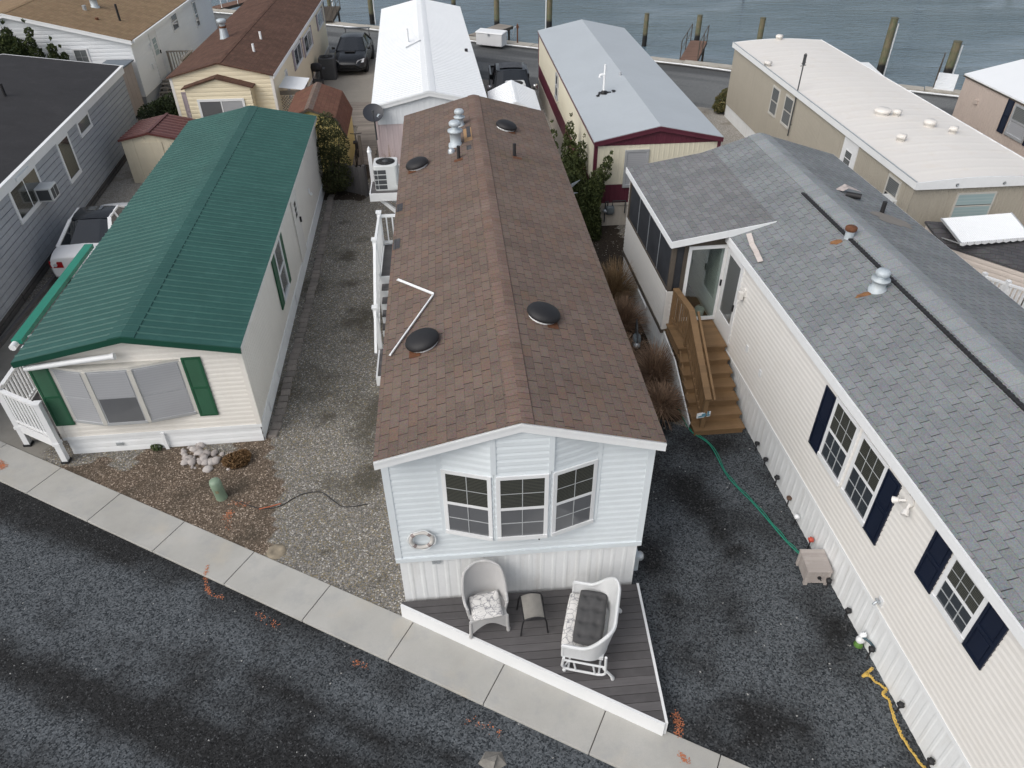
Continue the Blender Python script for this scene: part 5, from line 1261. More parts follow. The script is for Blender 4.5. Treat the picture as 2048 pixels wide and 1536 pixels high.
def cushion(name, label, loc, rz, w, d, h, mat, tuft=None, tilt=0, corner=None):
    b = MB(); b.smooth()
    def pt(i, j, s):
        x, y = (i-.5)*2, (j-.5)*2; r = 4.5
        e = max(0, 1-abs(x)**r)**.5*max(0, 1-abs(y)**r)**.5
        n_ = .012*noise.noise(Vector((x*3, y*3, 2.0+s)))
        z = h/2*e*s + h/2 + n_*e
        if tuft and s > 0:
            for tx, ty in tuft: z -= .032*math.exp(-(((i-tx)*w/.05)**2+((j-ty)*d/.05)**2)) + .012*math.exp(-((j-ty)*d/.018)**2)
        k_ = 1-.05*(abs(x)**3)*(abs(y)**3)
        if corner and x > .5 and y > .3: z += corner*(x-.5)*(y-.3)*2
        return Vector((x*w/2*k_, y*d/2*k_, z))
    b.grid(lambda i, j: pt(i, j, 1), 30, 30); b.grid(lambda i, j: pt(1-i, j, -1), 30, 30)
    o = b.build(name, MT[mat]); o.location = loc; o.rotation_euler = (tilt, 0, rz); tag(o, label, 'cushion'); return o
cushion('cushion', 'shell print square cushion on the high backed wicker armchair', (.125,7.22,DZ+.42), math.radians(8), .50, .48, .13, 'print', corner=.09)
t = thing('side_table', 'black framed low table with arched taupe sling top on the deck', 'table', (.885,7.2,DZ), math.radians(2))
def arch(x): return .44 - .0*x
b = MB()
def sl2(i, j):
    y = -.235+.47*j; return Vector((-.17+.34*i, y, .385+.055*math.cos(math.pi*(i-.5)*.95)))
b.smooth().grid(sl2, 12, 8); b.build('sling_top', MT['taupe'], t)
for y in (-.24,.24):
    b = MB(); pts = [(-.225,y*1.05,0),(-.195,y*1.02,.3),(-.175,y,.375)] + [(-.17+.34*i/8, y, .383+.055*math.cos(math.pi*(i/8-.5)*.95)) for i in range(9)] + [(.175,y,.375),(.195,y*1.02,.3),(.225,y*1.05,0)]
    b.tube(pts, .014, 8); b.build('leg_frame', MT['black'], t)
b = MB()
for x in (-.172,.172): b.tube([(x,-.24,.388),(x,.24,.388)], .012, 8)
b.tube([(-.14,-.245,.40),(.14,-.245,.40)], .016, 6); b.build('side_rail', MT['black'], t)
GA = math.radians(-17)
t = thing('glider_loveseat', 'white wicker glider loveseat with tubular base on the grey deck', 'loveseat', (1.27,6.34,DZ), GA)
gl_ = 1.12; gd = .62
def gsh(t_, z, th=0):
    # horseshoe opening to -x: from near arm front, round the back, to far arm front
    r = .30; path = [(0,0),(gd-r,0)] + [(gd-r+r*math.sin(a), r-r*math.cos(a)) for a in [math.pi/2*i/8 for i in range(1,9)]] + [(gd,gl_-r)] + [(gd-r+r*math.cos(a), gl_-r+r*math.sin(a)) for a in [math.pi/2*i/8 for i in range(1,9)]] + [(0,gl_)]
    L = [0]
    for p, q in zip(path, path[1:]): L.append(L[-1]+math.hypot(q[0]-p[0],q[1]-p[1]))
    s = t_*L[-1]
    for i in range(len(L)-1):
        if s <= L[i+1]+1e-9:
            f = (s-L[i])/(L[i+1]-L[i]); x = path[i][0]+(path[i+1][0]-path[i][0])*f; y = path[i][1]+(path[i+1][1]-path[i][1])*f; break
    cx_, cy_ = .15, gl_/2; k_ = 1 + (th + .30*max(0,z-.40))/.7*1.0
    return Vector((x + (th+.16*max(0,z-.4))*(1 if x > .3 else x/.3), cy_ + (y-cy_)*(1+(th+.08*max(0,z-.4))/.56), z))
def gtop(t_):
    x = abs(t_-.5)*2; f = min(1,max(0,(x-.42)/.38)); return .98 - .36*(f*f*(3-2*f))
b = MB(); b.smooth()
for th in (0,.045): b.grid(lambda i, j: gsh(i, .34+(gtop(i)-.34)*j, th), 60, 10)
b.tube([gsh(i/60, gtop(i/60), .022) for i in range(61)], .032, 8)
for e in (0,1): b.tube([gsh(e, z, .022) for z in (.34,.5,gtop(e))], .03, 8)
b.build('back_and_arms', MT['wickw'], t)
b = MB(); b.box(.0,.02,.33,gd,gl_-.02,.38); b.build('seat', MT['wickw'], t)
b = MB()
for y in (-.06, gl_+.06):
    b.tube([(.02,y,.34),(.0,y,.12),(.04,y,.07),(.10,y,.05),(.58,y,.05),(.64,y,.07),(.68,y,.12),(.66,y,.55)], .022, 8)
    b.tube([(.02,y,.28),(.66,y,.28)], .018, 8)
    for x in (.18,.48): b.tube([(x,y,.28),(x+.04,y,.06)], .016, 6)
    b.tube([(.1,y,.28),(.04,y+.05*(1 if y < 0 else -1),.05)], .014, 6)
    b.tube([(.64,y,.25),(.76,y,.10),(.80,y,.03),(.80,y,0)], [.02,.022,.034,.03], 8); b.tube([(.06,y,.06),(.04,y,0)], [.022,.034], 8)
b.tube([(.10,-.06,.06),(.10,gl_+.06,.06)], .018, 6); b.tube([(.58,-.06,.06),(.58,gl_+.06,.06)], .018, 6)
b.build('glider_base', MT['wickw'], t)
def gloc(x, y, z): xx, yy = rot2(x, y, GA); return (1.27+xx, 6.34+yy, DZ+z)
cushion('cushion', 'shell print bench cushion underneath the grey one on the glider', gloc(.26,gl_/2,.38), GA, .64, gl_-.06, .12, 'print')
cushion('cushion', 'charcoal grey tufted cushion lying on top of the glider loveseat', gloc(.34,gl_/2+.03,.49), GA, .46, gl_-.10, .13, 'charc', [(.25,.15),(.75,.15),(.25,.38),(.75,.38),(.25,.62),(.75,.62),(.25,.86),(.75,.86)])
# life ring on the front wall
t = thing('life_ring', 'weathered white decorative life ring hung on the pale front wall', 'life ring', (-.83,CY-.07,1.93))
t.scale = (1.15,1,1.15)
b = MB(); b.tube([(.15*math.cos(a), 0, .15*math.sin(a)) for a in [2*math.pi*i/28 for i in range(29)]], .028, 10, caps=False); b.build('ring', plain('worn_ring', (.60,.58,.55), .8, var=.15, vs=7), t)
for a in (45,135,225,315):
    b = MB(); a = math.radians(a); b.tube([(.15*math.cos(a+d), 0, .15*math.sin(a+d)) for d in (-.16,-.08,0,.08,.16)], .031, 10); b.build('band', plain('ring_band', (.30,.25,.24), .8, var=.3, vs=12), t)
b = MB(); b.tube([(.192*math.cos(a), -.01+.012*math.sin(6*a), .192*math.sin(a)) for a in [2*math.pi*i/40 for i in range(41)]], .007, 5, caps=False); b.build('rope', MT['white'], t)
# meter box on far right side of central home front
t = thing('electric_meter', 'small pale utility meter on the right side wall of the bay window home', 'meter', (2.80,8.2,.55))
b = MB(); b.box(-.05,-.12,-.25,.07,.12,.12); b.build('box', MT['galvp'], t); b = MB(); b.lathe((.07,0,0), [(.09,0),(.09,.06),(.06,.1),(0,.11)], 14, 'X'); b.build('dial', MT['galv'], t); b = MB(); b.tube([(0,0,-.25),(0,0,-.55)], .03, 8); b.build('conduit', MT['galv'], t)

# ---- green home's porch with railing
t = thing('porch_deck', 'small white railed porch at the street corner of the green roofed home', 'porch', (-8.63,12.25,0))
dz = .62; pp = [(-.03,.02),(-1.08,.66),(-1.12,2.1),(-.03,2.1)]
b = MB(); b.prism(pp[::-1], dz-.04, dz); b.build('boards', MT['deckg'], t)
b = MB()
for a, c in ((pp[0],pp[1]),(pp[1],pp[2])): A, C_ = Vector((*a,dz-.22)), Vector((*c,dz-.22)); d = (C_-A).normalized(); n = Vector((-d.y,d.x,0)); b.ext([A,C_,C_+Zv*.235,A+Zv*.235], -n*.03 if n.y > 0 else n*.03)
b.build('rim', MT['vinyl'], t)
for x, y in (pp[0], pp[1], pp[2]):
    b = MB(); b.box(x-.06,y-.06,0.03,x+.06,y+.06,dz+.98); o_ = b.build('post', MT['vinyl'], t); b = MB(); b.box(x-.075,y-.075,dz+.98,x+.075,y+.075,dz+1.02); b.box(x-.075,y-.075,dz-.12,x+.075,y+.075,dz-.05); b.mat(1).box(x-.08,y-.08,0,x+.08,y+.08,.05); b.build('collar', [MT['vinyl'], MT['black']], o_)
b = MB(); bb = MB()
for a, c in ((pp[0],pp[1]),(pp[1],pp[2])):
    A, C_ = Vector((*a,dz)), Vector((*c,dz)); b.bar(A+Zv*.92, C_+Zv*.92, .09, .06); b.bar(A+Zv*.10, C_+Zv*.10, .06, .05)
    m_ = int((C_-A).length/.115)
    for i in range(1, m_): p = A+(C_-A)*i/m_; bb.bar(p+Zv*.1, p+Zv*.92, .036, .036, up=(1,0,0))
each(b, 'handrail', MT['vinyl'], t); each(bb, 'baluster', MT['vinyl'], t)

# ---- brown stairs of the right home
t = thing('wooden_stairs', 'brown stained wooden stairs with handrail climbing to the ivory home porch', 'stairs', (4.98,11.78,0), math.radians(.6))
n_ = 7; ht = 1.16; rise = ht/n_; run = .292; w0 = 1.16
b = MB(); b.box(.0,run*6,ht-.04,w0,run*6+1.15,ht); b.build('landing', MT['cedar'], t)
for i in range(6):
    z = rise*(i+1); x0 = .0 
    b = MB(); b.box(x0,run*i,z-.04,w0,run*(i+1)+.03,z); o_ = b.build('step', MT['cedar'], t)
    b = MB(); b.box(x0+.03,run*i+.03,z-rise,w0-.03,run*i+.05,z-.042); b.build('riser', MT['cedar'], o_)
b = MB(); b.box(.03,run*6+.03,ht-rise,w0-.03,run*6+.05,ht-.042); b.ext([(.03,run*.2,.0),(.03,run*6,ht-.06),(.03,run*6+1.15,ht-.06),(.03,run*6+1.15,ht-.3),(.03,run*6,ht-.3),(.03,run*1.8,0)], (.04,0,0)); b.build('stringer', MT['cedar'], t)
px = .20
posts = [(px,.12,rise,1.02),(px,run*6+.1,ht,2.12),(px-.1,run*6+1.05,ht,2.12)]
for x, y, z0, z1 in posts:
    b = MB(); b.box(x-.045,y-.045,z0-.1,x+.045,y+.045,z1); b.build('post', MT['cedar'], t)
b = MB(); A, B_, C_ = [Vector((x,y,z1+.02)) for x,y,z0,z1 in posts]
b.bar(A+Vector((0,-.08,-.03)),B_,.14,.035); b.bar(B_,C_,.14,.035); b.bar(A-Zv*.09+Vector((.055,0,0)),B_-Zv*.09+Vector((.055,0,0)),.04,.12); b.bar(A-Zv*.80,B_-Zv*.82,.04,.08); b.bar(B_-Zv*.09,C_-Zv*.09,.04,.09); b.bar(B_-Zv*.82,C_-Zv*.82,.04,.09)
b.bar(A+Vector((.16,-.04,-.08)), B_+Vector((.16,0,-.06)), .05,.05)
each(b, 'handrail', MT['cedar'], t)
b = MB()
for P, Q, m_ in ((A,B_,15),(B_,C_,8)):
    for i in range(1, m_): p = P+(Q-P)*i/m_; b.bar(p-Zv*.84, p-Zv*.06, .036, .036, up=(1,0,0))
each(b, 'baluster', MT['cedar'], t)
b = MB(); panel(b, (-.03,3.0,0), -Y_, -X_, [(0,0),(2.75,0),(2.75,.16),(1.25,.80),(0,.92)], 0, .15, RIB); b.ext([(-.045,.25,.15),(-.045,1.75,.79),(-.045,3.0,.91),(-.045,3.0,.95),(-.045,1.75,.83),(-.045,.25,.19)], (.03,0,0)); b.build('side_skirt', MT['skirtw'], t)
s_ = spot(1407,830,.55)
t = thing('house_sign', 'small pale plaque with a blue sea picture on the stair rail end', 'sign', s_, math.radians(10))
b = MB(); b.box(-.16,-.01,-.06,.16,.01,.07); b.build('board', MT['white'], t)
b = MB(); b.fbox((0,-.01,0), X_, -Y_, -.13,.15,-.04,.0,0,.004); b.fbox((0,-.01,0), X_, -Y_, -.05,.06,.0,.05,0,.004); b.fbox((0,-.01,0), X_, -Y_, .08,.12,.0,.09,0,.005); b.build('picture', plain('sea_blue', (.12,.30,.40), .6, var=.4, vs=20), t)
s_ = spot(1402,622,1.05); s_ = toR(s_.x, s_.y)
t = thing('bucket', 'grey plastic pail on the floor inside the porch door', 'bucket', Mi @ Vector((PX0+1.05, PY0+.42, 1.03)))
b = MB(); b.lathe((0,0,0), [(.09,0),(.12,.22),(.125,.22),(.10,.02)], 16); b.build('pail', MT['acw'], t); b = MB(); b.tube([(.12*math.cos(a), .02, .21+.1*math.sin(a)) for a in [math.pi*i/10 for i in range(11)]], .006, 5); b.build('handle', MT['galv'], t)
# ---- hose box, hose, lights along the right home's skirting
bp = spot(1618,1140,0)
t = thing('hose_box', 'pale grey wooden hose box standing on dark gravel by the skirting', 'storage box', spot(1632,1168,0)+Vector((0,.22,0)), math.radians(-6))
t.scale = (.82,.82,.82)
b = MB(); panel(b, (-.24,-.28,0), X_, -Y_, [(0,.06),(.48,.06),(.48,.44),(0,.44)], 0, .16, FINE); panel(b, (-.24,.28,0), -Y_, -X_, [(0,.06),(.56,.06),(.56,.44),(0,.44)], 0, .16, FINE); b.box(-.235,-.275,.06,.24,.28,.43); b.build('body', MT['teak'], t)
b = MB(); b.box(-.27,-.31,.44,.27,.31,.475); b.box(-.24,-.285,.475,.24,.285,.482); b.build('lid', MT['teak'], t, bevel=.006)
for x in (-.22,.22):
    for y in (-.26,.26):
        b = MB(); b.box(x-.04,y-.04,0,x+.04,y+.04,.44); b.build('leg', MT['teak'], t, bevel=.004)
b = MB(); b.lathe((.02,-.30,.27), [(.04,0),(.04,-.03)], 12, 'Y'); b.tube([(.02,-.33,.27),(.07,-.33,.2)], .012, 6); b.build('crank', MT['black'], t)
hp = [(1332,795),(1355,815),(1380,860),(1420,890),(1450,945),(1475,975),(1505,1005),(1540,1045),(1570,1080),(1590,1100),(1605,1113)]
pts = [spot(x, y, .02) for x, y in hp]
def smooth_path(pts, k=6):
    out = []
    for i in range(len(pts)-1):
        p0, p1, p2, p3 = pts[max(0,i-1)], pts[i], pts[i+1], pts[min(len(pts)-1,i+2)]
        for j in range(k):
            t_ = j/k; out.append(.5*((2*p1) + (p2-p0)*t_ + (2*p0-5*p1+4*p2-p3)*t_*t_ + (3*p1-p0-3*p2+p3)*t_**3))
    return out + [pts[-1]]
b = MB(); b.tube(smooth_path(pts), .012, 8); sp_ = [p + Vector((.035+.012*math.sin(i), .02, 0)) for i, p in enumerate(smooth_path(pts))]; b.tube(sp_[8:], .008, 8)
tag(b.build('garden_hose', MT['hose']), 'green garden hose running across the dark gravel to the hose box', 'hose')
def stake_light(label, px, py, head='black', h=.26, tall=True, group=None):
    s = spot(px, py, 0); t = thing('solar_light', label, 'garden light', s, random.uniform(-.4,.4), group)
    b = MB(); b.tube([(0,0,-.05),(0,0,h)], .014, 6); b.build('stake', MT['blackm'], t)
    b = MB(); b.box(-.04,-.04,h,.04,.04,h+.045); b.lathe((0,0,h+.045), [(.058,0),(.045,.025),(0,.03)], 4) if tall else b.lathe((0,0,h), [(.02,-.03),(.05,.01),(.055,.04),(0,.055)], 12); b.build('head', MT[head], t); return t
lg = 'black stake lights along the skirting'
MT['redplastic'] = plain('red_plastic', (.50,.075,.045), .5); MT['brownp'] = plain('brown_plastic', (.10,.055,.035), .6)
stake_light('dark round stake light nearest the bottom of the brown stairs', 1510,902,'black',.2,False); stake_light('dark stake light with a pale stone beside it, second from the stairs', 1527,934,'black',.2,False)
stake_light('black square stake light standing upright, third from the stairs', 1548,975); stake_light('brown rusty looking stake light between two black ones', 1573,1013,'brownp',.22,False)
stake_light('white topped stake light by the skirting', 1588,1049,'white',.2); stake_light('orange red topped stake light just behind the hose box', 1615,1098,'redplastic',.24)
stake_light('black stake light beside the hose box corner', 1652,1176,'black',.18); stake_light('black stake light alone between hose box and white figurine', 1690,1236,'black',.18)
stake_light('black stake light standing by the dark hose end and the figurine', 1733,1318,'black',.26); stake_light('black stake light beside the yellow rope', 1792,1425,'black',.2); stake_light('black stake light past the end of the yellow rope', 1852,1536,'black',.18)
s_ = spot(1716,1290,0)
t = thing('figurine', 'white garden figurine on a green base next to the skirting', 'figurine', s_)
b = MB(); b.lathe((0,0,.0), [(.075,0),(.075,.03),(.05,.09),(0,.11)], 10); b.build('base', plain('leaf_green', (.10,.22,.04), .6, var=.3, vs=20), t)
b = MB(); b.smooth().rings([[Vector((.0+r*math.cos(a), r*.85*math.sin(a), z)) for a in [2*math.pi*i/14 for i in range(14)]] for r, z in ((.045,.09),(.075,.13),(.08,.18),(.055,.23),(.05,.25),(.065,.28),(.055,.32),(.01,.34))]); b.lathe((.03,0,.32), [(.02,0),(0,.05)], 6); b.lathe((-.03,0,.32), [(.02,0),(0,.05)], 6); b.build('body', MT['white'], t)
b = MB(); b.tube(smooth_path([spot(1722,1272,.28), spot(1740,1285,.27), spot(1752,1302,.22), spot(1766,1325,.05)]), .022, 8); tag(b.build('pipe_piece', plain('dark_teal_hose', (.03,.07,.09), .5)), 'short dark teal hose curving along the white skirting', 'hose')
rp = [(1745,1337),(1732,1347),(1727,1352),(1738,1350),(1750,1362),(1765,1372),(1772,1380),(1766,1388),(1778,1400),(1785,1425),(1795,1452),(1806,1475),(1822,1500),(1840,1525),(1858,1545)]
b = MB(); q = smooth_path([spot(x,y,.02) for x,y in rp], 8)
for k_ in range(3): b.tube([p + Vector((.018*math.cos(i*.9+k_*2.1), .018*math.sin(i*.9+k_*2.1), .012*math.sin(i*.7+k_))) for i, p in enumerate(q)], .010, 6)
tag(b.build('rope', MT['ropey']), 'twisted yellow rope lying along the foot of the skirting', 'rope')
s_ = spot(1405,440,.7)
MT['acg2'] = plain('meter_grey', (.16,.19,.205), .5, .1, var=.15, vs=8)
def gas_meter(label, loc, rz=0):
    t = thing('gas_meter', label, 'gas meter', loc, rz)
    b = MB(); b.smooth().rings([[Vector((sx*.14*k, sy*.10*k, z)) for sx, sy in ((-1,-.6),(-.6,-1),(.6,-1),(1,-.6),(1,.6),(.6,1),(-.6,1),(-1,.6))] for k, z in ((.8,.3),(1,.34),(1,.52),(.85,.58))]); b.build('body', MT['acg2'], t)
    b = MB(); b.tube([(-.16,0,0),(-.16,0,.72),(-.08,0,.74),(-.08,0,.56)], .02, 8); b.tube([(.08,0,.56),(.08,0,.74),(.5,0,.74),(.5,0,.3)], .02, 8); b.build('pipe', MT['acg'], t)
    b = MB(); b.lathe((-.16,0,.42), [(.03,-.08),(.09,-.04),(.09,.02),(.03,.06)], 12); b.build('regulator', MT['galv'], t); return t
gas_meter('grey gas meter on pipes against the maroon banded home', spot(1210,450,0)+Vector((.1,-.1,.15))); gas_meter('blue grey gas meter among dry grass by the porch skirting', (4.35,14.9,.05), math.radians(80))

# ---- yard in front of the green home
s_ = spot(444,995,0); t = thing('utility_pedestal', 'sage green plastic utility pedestal leaning in the brown gravel', 'utility box', s_, .1)
t.rotation_euler = (math.radians(-2), math.radians(-5), .1)
b = MB(); b.lathe((0,0,-.05), [(.115,0),(.11,.3),(.115,.31),(.115,.48),(.10,.53),(.05,.555),(0,.56)], 24); b.build('cover', MT['pedg'], t)
b = MB(); b.fbox((0,-.112,.0), X_, -Y_, -.03,.03,.22,.29,-.01,.004); b.build('plate', plain('pedestal_label', (.22,.20,.12), .7), t)
rng = random.Random(11); base = None
for i in range(48):
    px, py = rng.gauss(405,22), rng.gauss(913,14); s = spot(px, py, 0); r = rng.uniform(.035,.10)
    if base is None:
        b = MB(); bm_v = []
        def rk(i_, j_):
            a, c_ = i_*2*math.pi, (j_-.5)*math.pi; d = Vector((math.cos(a)*math.cos(c_), math.sin(a)*math.cos(c_), math.sin(c_))); k_ = 1+.32*noise.noise(d*1.4+Vector((3,1,7)))+.12*noise.noise(d*4); return Vector((d.x*k_*1.15, d.y*k_*.9, d.z*k_*.7+.4))
        b.smooth().grid(rk, 14, 9); base = b.build('rock', MT['stone']); tag(base, 'pale rounded rock in the little pile before the green roofed home', 'rock', 'pale rocks piled in the brown gravel'); o_ = base
    else: o_ = base.copy(); COL.objects.link(o_)
    o_.location = s + Zv*(max(0, .07-.004*math.hypot(px-405,py-915)) - .01); o_.scale = (r,r*rng.uniform(.8,1.2),r*rng.uniform(.7,1.1)); o_.rotation_euler = (rng.uniform(-.4,.4), rng.uniform(-.4,.4), rng.uniform(0,6.3))
# edging pavers along the green home
base = None; i = 0; A, B_ = spot(548,868,0), spot(663,388,0); L_e = (B_-A).length; nP = 54; rng = random.Random(4)
for i in range(nP):
    p = A + (B_-A)*i/nP + Vector((.10*math.sin(i/nP*3.1)+rng.uniform(-.02,.02), 0, 0))
    if base is None:
        b = MB(); b.box(-.11,-.115,-.03,.11,.115,.045); base = b.build('edging_paver', MT['paver'], bevel=.012); tag(base, 'grey brown edging paver in the row along the green roofed home', 'paver', 'edging pavers beside the gravel yard'); o_ = base
    else: o_ = base.copy(); COL.objects.link(o_)
    o_.location = p; o_.rotation_euler = (rng.uniform(-.05,.05), rng.uniform(-.06,.06), math.radians(rng.uniform(-7,7))); o_.scale = (rng.uniform(.92,1.05),rng.uniform(.95,1.03),1)
b = MB(); b.tube(smooth_path([spot(x,y,.012) for x,y in ((470,1000),(520,1017),(560,1012),(600,990),(640,984),(665,1000),(690,1014),(735,1008))]), .010, 6); tag(b.build('cable', MT['cable']), 'thin black cable snaking over the light gravel yard', 'cable')
b = MB(); b.tube(smooth_path([spot(x,y,.02) for x,y in ((518,1018),(540,1013),(562,1007))]), .011, 6); tag(b.build('cable', plain('orange_cable', (.45,.13,.06), .6)), 'short orange cable end in the light gravel yard', 'cable')
def paint(label, strokes, n, spread=.05, size=.008):
    b = MB(); rng = random.Random(len(label)*7+n)
    for i in range(n):
        st = rng.choice(strokes); k_ = rng.random()*(len(st)-1); j = int(k_); f = k_-j; x = st[j][0]+(st[j+1][0]-st[j][0])*f; y = st[j][1]+(st[j+1][1]-st[j][1])*f
        p = spot(x,y,0); p += Vector((rng.gauss(0,spread), rng.gauss(0,spread), 0)); v = p.dot(VD); z = .0275 if 5.15 < v < 5.965 else (-.031 if v < 5.15 else .004); r = size*rng.uniform(.5,1.5); a0 = rng.uniform(0,6)
        z += rng.uniform(0,.002); b.face([(p.x+r*math.cos(a0+a)*rng.uniform(.7,1.2), p.y+r*math.sin(a0+a), z) for a in (0,1.25,2.5,3.75,5.0)])
    tag(b.build('spray_mark', MT['orange']), label, 'paint mark')
paint('orange spray mark near the sage green pedestal', [[(465,1005),(497,1010)],[(462,1020),(455,1035),(458,1058)],[(452,1030),(462,1024)]], 190, .04)
paint('curved orange spray mark across the sidewalk edge', [[(417,1132),(411,1150),(412,1172),(420,1185),(448,1197)]], 170, .020)
paint('orange spray dash on the road below the sidewalk', [[(506,1222),(530,1235)],[(540,1240),(550,1250)]], 45, .035)
paint('long faint orange spray dash on the road beneath the deck corner', [[(935,1437),(968,1448),(1000,1462)]], 40, .04)
paint('bright orange spray mark just right of the deck tip', [[(1352,1428),(1358,1450),(1355,1470)]], 200, .035)
paint('faint orange spray mark on the sidewalk slab at the bottom', [[(1362,1512),(1372,1525)]], 90, .03)
paint('orange spray blot on the sidewalk below the railed porch', [[(-4,928),(8,936)]], 300, .05)
paint('orange spray dash on the road left of the sidewalk middle', [[(702,1320),(735,1334)]], 45, .03)
s_ = spot(553,1103,0); b = MB(); b.lathe(s_, [(.19,-.02),(.18,.012),(.09,.02),(.08,.012),(0,.012)], 20); tag(b.build('access_cover', plain('sandy_cover', (.27,.23,.17), .9, var=.25, vs=8)), 'round sandy utility cover in the gravel beside the sidewalk', 'utility cover')
# ================================================================ VEHICLES (local +y = forward)
def ring_at(y, zb, zs, zt, hw, hs, ht):
    "one body section: sill, bulge, shoulder, top"
    h = [(0,zb),(hw*.80,zb),(hw*.97,zb+.08),(hw,zb+(zs-zb)*.45),(hs,zs),(ht,zt-.02),(ht*.6,zt),(0,zt+.012)]
    return [Vector((x,y,z)) for x,z in h] + [Vector((-x,y,z)) for x,z in h[-2:0:-1]]
def car(name, label, loc, rz, secs, cab, wheels, paint, roofmat=None, wr=.33, soft=False, cat='car'):
    t = thing(name, label, cat, loc, rz)
    b = MB(); b.smooth().rings([ring_at(*s) for s in secs]); b.build('body', MT[paint], t)
    # cabin: base loop and roof loop
    yb0, yb1, zb, wb, yr0, yr1, zr, wr_ = cab       # rear base, front base, belt z, belt half width, rear roof, front roof, roof z, roof half width
    def pill(y, z, w, crown=0): return [Vector((w,y,z)), Vector((w*.55,y+crown,z+.015)), Vector((-w*.55,y+crown,z+.015)), Vector((-w,y,z))]
    fb, ft = pill(yb1,zb,wb*.97,.10), pill(yr1,zr-.03,wr_,.05); rb, rt = pill(yb0,zb,wb*.94,-.06), pill(yr0,zr-.04,wr_*.97,-.04)
    b = MB()
    for i in range(3): b.face([fb[i],fb[i+1],ft[i+1],ft[i]])
    b.build('windshield', MT['carglass'], t)
    b = MB()
    for i in range(3): b.face([rb[i+1],rb[i],rt[i],rt[i+1]])
    b.build('rear_window', MT['carglass'], t)
    for s in (1,-1):
        i = 0 if s == 1 else 3; b = MB(); m0 = rb[i]; m1 = fb[i]; q = [m0, m1, ft[i], rt[i]]
        mid_b = (m0+m1)/2 + Vector((.03*s,0,0)); mid_t = (ft[i]+rt[i])/2
        b.face([m0,mid_b,mid_t,rt[i]][::s]); b.face([mid_b,m1,ft[i],mid_t][::s]); b.build('side_window', MT['carglass'], t)
    b = MB(); b.smooth()
    rw = wr_+.012
    b.grid(lambda i, j: Vector(((i-.5)*2*rw*(1-.03*abs(j-.5)*2), yr0-.05+(yr1-yr0+.10)*j, zr-.015+.055*(1-(2*i-1)**2)*(1-.5*(2*j-1)**2) - .02*(2*j-1)**2)), 10, 8)
    b.build('roof', MT[roofmat or paint], t)
    b = MB()
    for i in (0,3): b.bar(fb[i],ft[i],.055,.05); b.bar(rb[i],rt[i],.10,.06); b.bar((rb[i]+fb[i])/2+Vector((.03*(1 if i == 0 else -1),0,0)),(rt[i]+ft[i])/2,.07,.03); b.bar(ft[i],rt[i],.05,.05)
    each(b, 'pillar', MT[paint], t)
    for x, y in wheels:
        b = MB(); b.lathe((x-.10,y,wr), [(wr*.62,0),(wr*.9,0),(wr,.03),(wr,.17),(wr*.9,.2),(wr*.62,.2)], 22, 'X'); w_ = b.build('wheel', MT['tire'], t)
        b = MB(); sx = 1 if x > 0 else -1; b.lathe((x+sx*.085,y,wr), [(wr*.62,0),(wr*.58,-.02*sx),(.03,-.03*sx)], 18, 'X')
        for j in range(5): a = 2*math.pi*j/5; b.bar((x+sx*.09,y+.04*math.cos(a),wr+.04*math.sin(a)),(x+sx*.088,y+wr*.6*math.cos(a),wr+wr*.6*math.sin(a)),.05,.02,up=(1,0,0))
        b.build('rim', MT['alu'], w_)
        b = MB(); b.lathe((x-.09*sx,y,wr+.01), [(wr*1.13,0),(wr*1.13,.185*sx),(wr*1.0,.19*sx)], 22, 'X'); b.build('wheel_arch', MT['blackm'], t)
    return t
# dark rally style sedan facing the camera: forward = -y world -> rz = pi
secs = [(-2.28,.32,.62,.80,.62,.60,.52),(-2.2,.24,.75,.98,.80,.78,.62),(-1.9,.2,.82,1.02,.87,.84,.68),(-1.0,.18,.86,.98,.89,.87,.78),(.2,.18,.86,.95,.89,.87,.80),(.85,.18,.84,.94,.89,.86,.78),(1.45,.2,.78,.88,.89,.84,.70),(2.0,.22,.68,.78,.86,.78,.62),(2.22,.26,.58,.66,.76,.68,.52),(2.30,.32,.50,.55,.6,.55,.4)]
SX, SY = -5.02, 43.5
t = car('sedan', 'glossy black sedan with bonnet scoop and tall rear wing parked on the concrete drive', (SX,SY,.012), math.pi+math.radians(-3), secs, (-1.75,.82,.93,.80,-1.0,.10,1.44,.57), [(.80,1.35),(-.80,1.35),(.80,-1.3),(-.80,-1.3)], 'carblack')
b = MB(); b.box(-.28,.95,.93,.28,1.25,.985); b.build('bonnet_scoop', MT['carblack'], t, bevel=.02); b = MB(); b.box(-.23,1.25,.935,.23,1.262,.975); b.build('scoop_intake', MT['dark'], t)
b = MB(); b.box(-.72,-2.3,1.38,.72,-2.02,1.41)
for x in (-.66,.66): b.bar((x,-2.1,.98),(x,-2.18,1.39),.03,.16)
b.build('rear_wing', MT['carblack'], t)
for s in (1,-1):
    b = MB(); b.ext([(s*.42,2.22,.60),(s*.80,2.05,.62),(s*.83,1.80,.76),(s*.50,2.12,.72)], (0,.04,.02)); b.build('headlight', MT['headlamp'], t)
    b = MB(); b.smooth().rings([[Vector((s*(.93+.10*x), .62+.05*math.cos(a), 1.0+.06*math.sin(a))) for a in [2*math.pi*i/10 for i in range(10)]] for x in (-.6,0,1.0)]); b.build('mirror', MT['carblack'], t)
b = MB(); b.box(-.42,2.26,.42,.42,2.315,.56); b.box(-.66,2.24,.26,.66,2.30,.36); b.build('grille', MT['dark'], t)
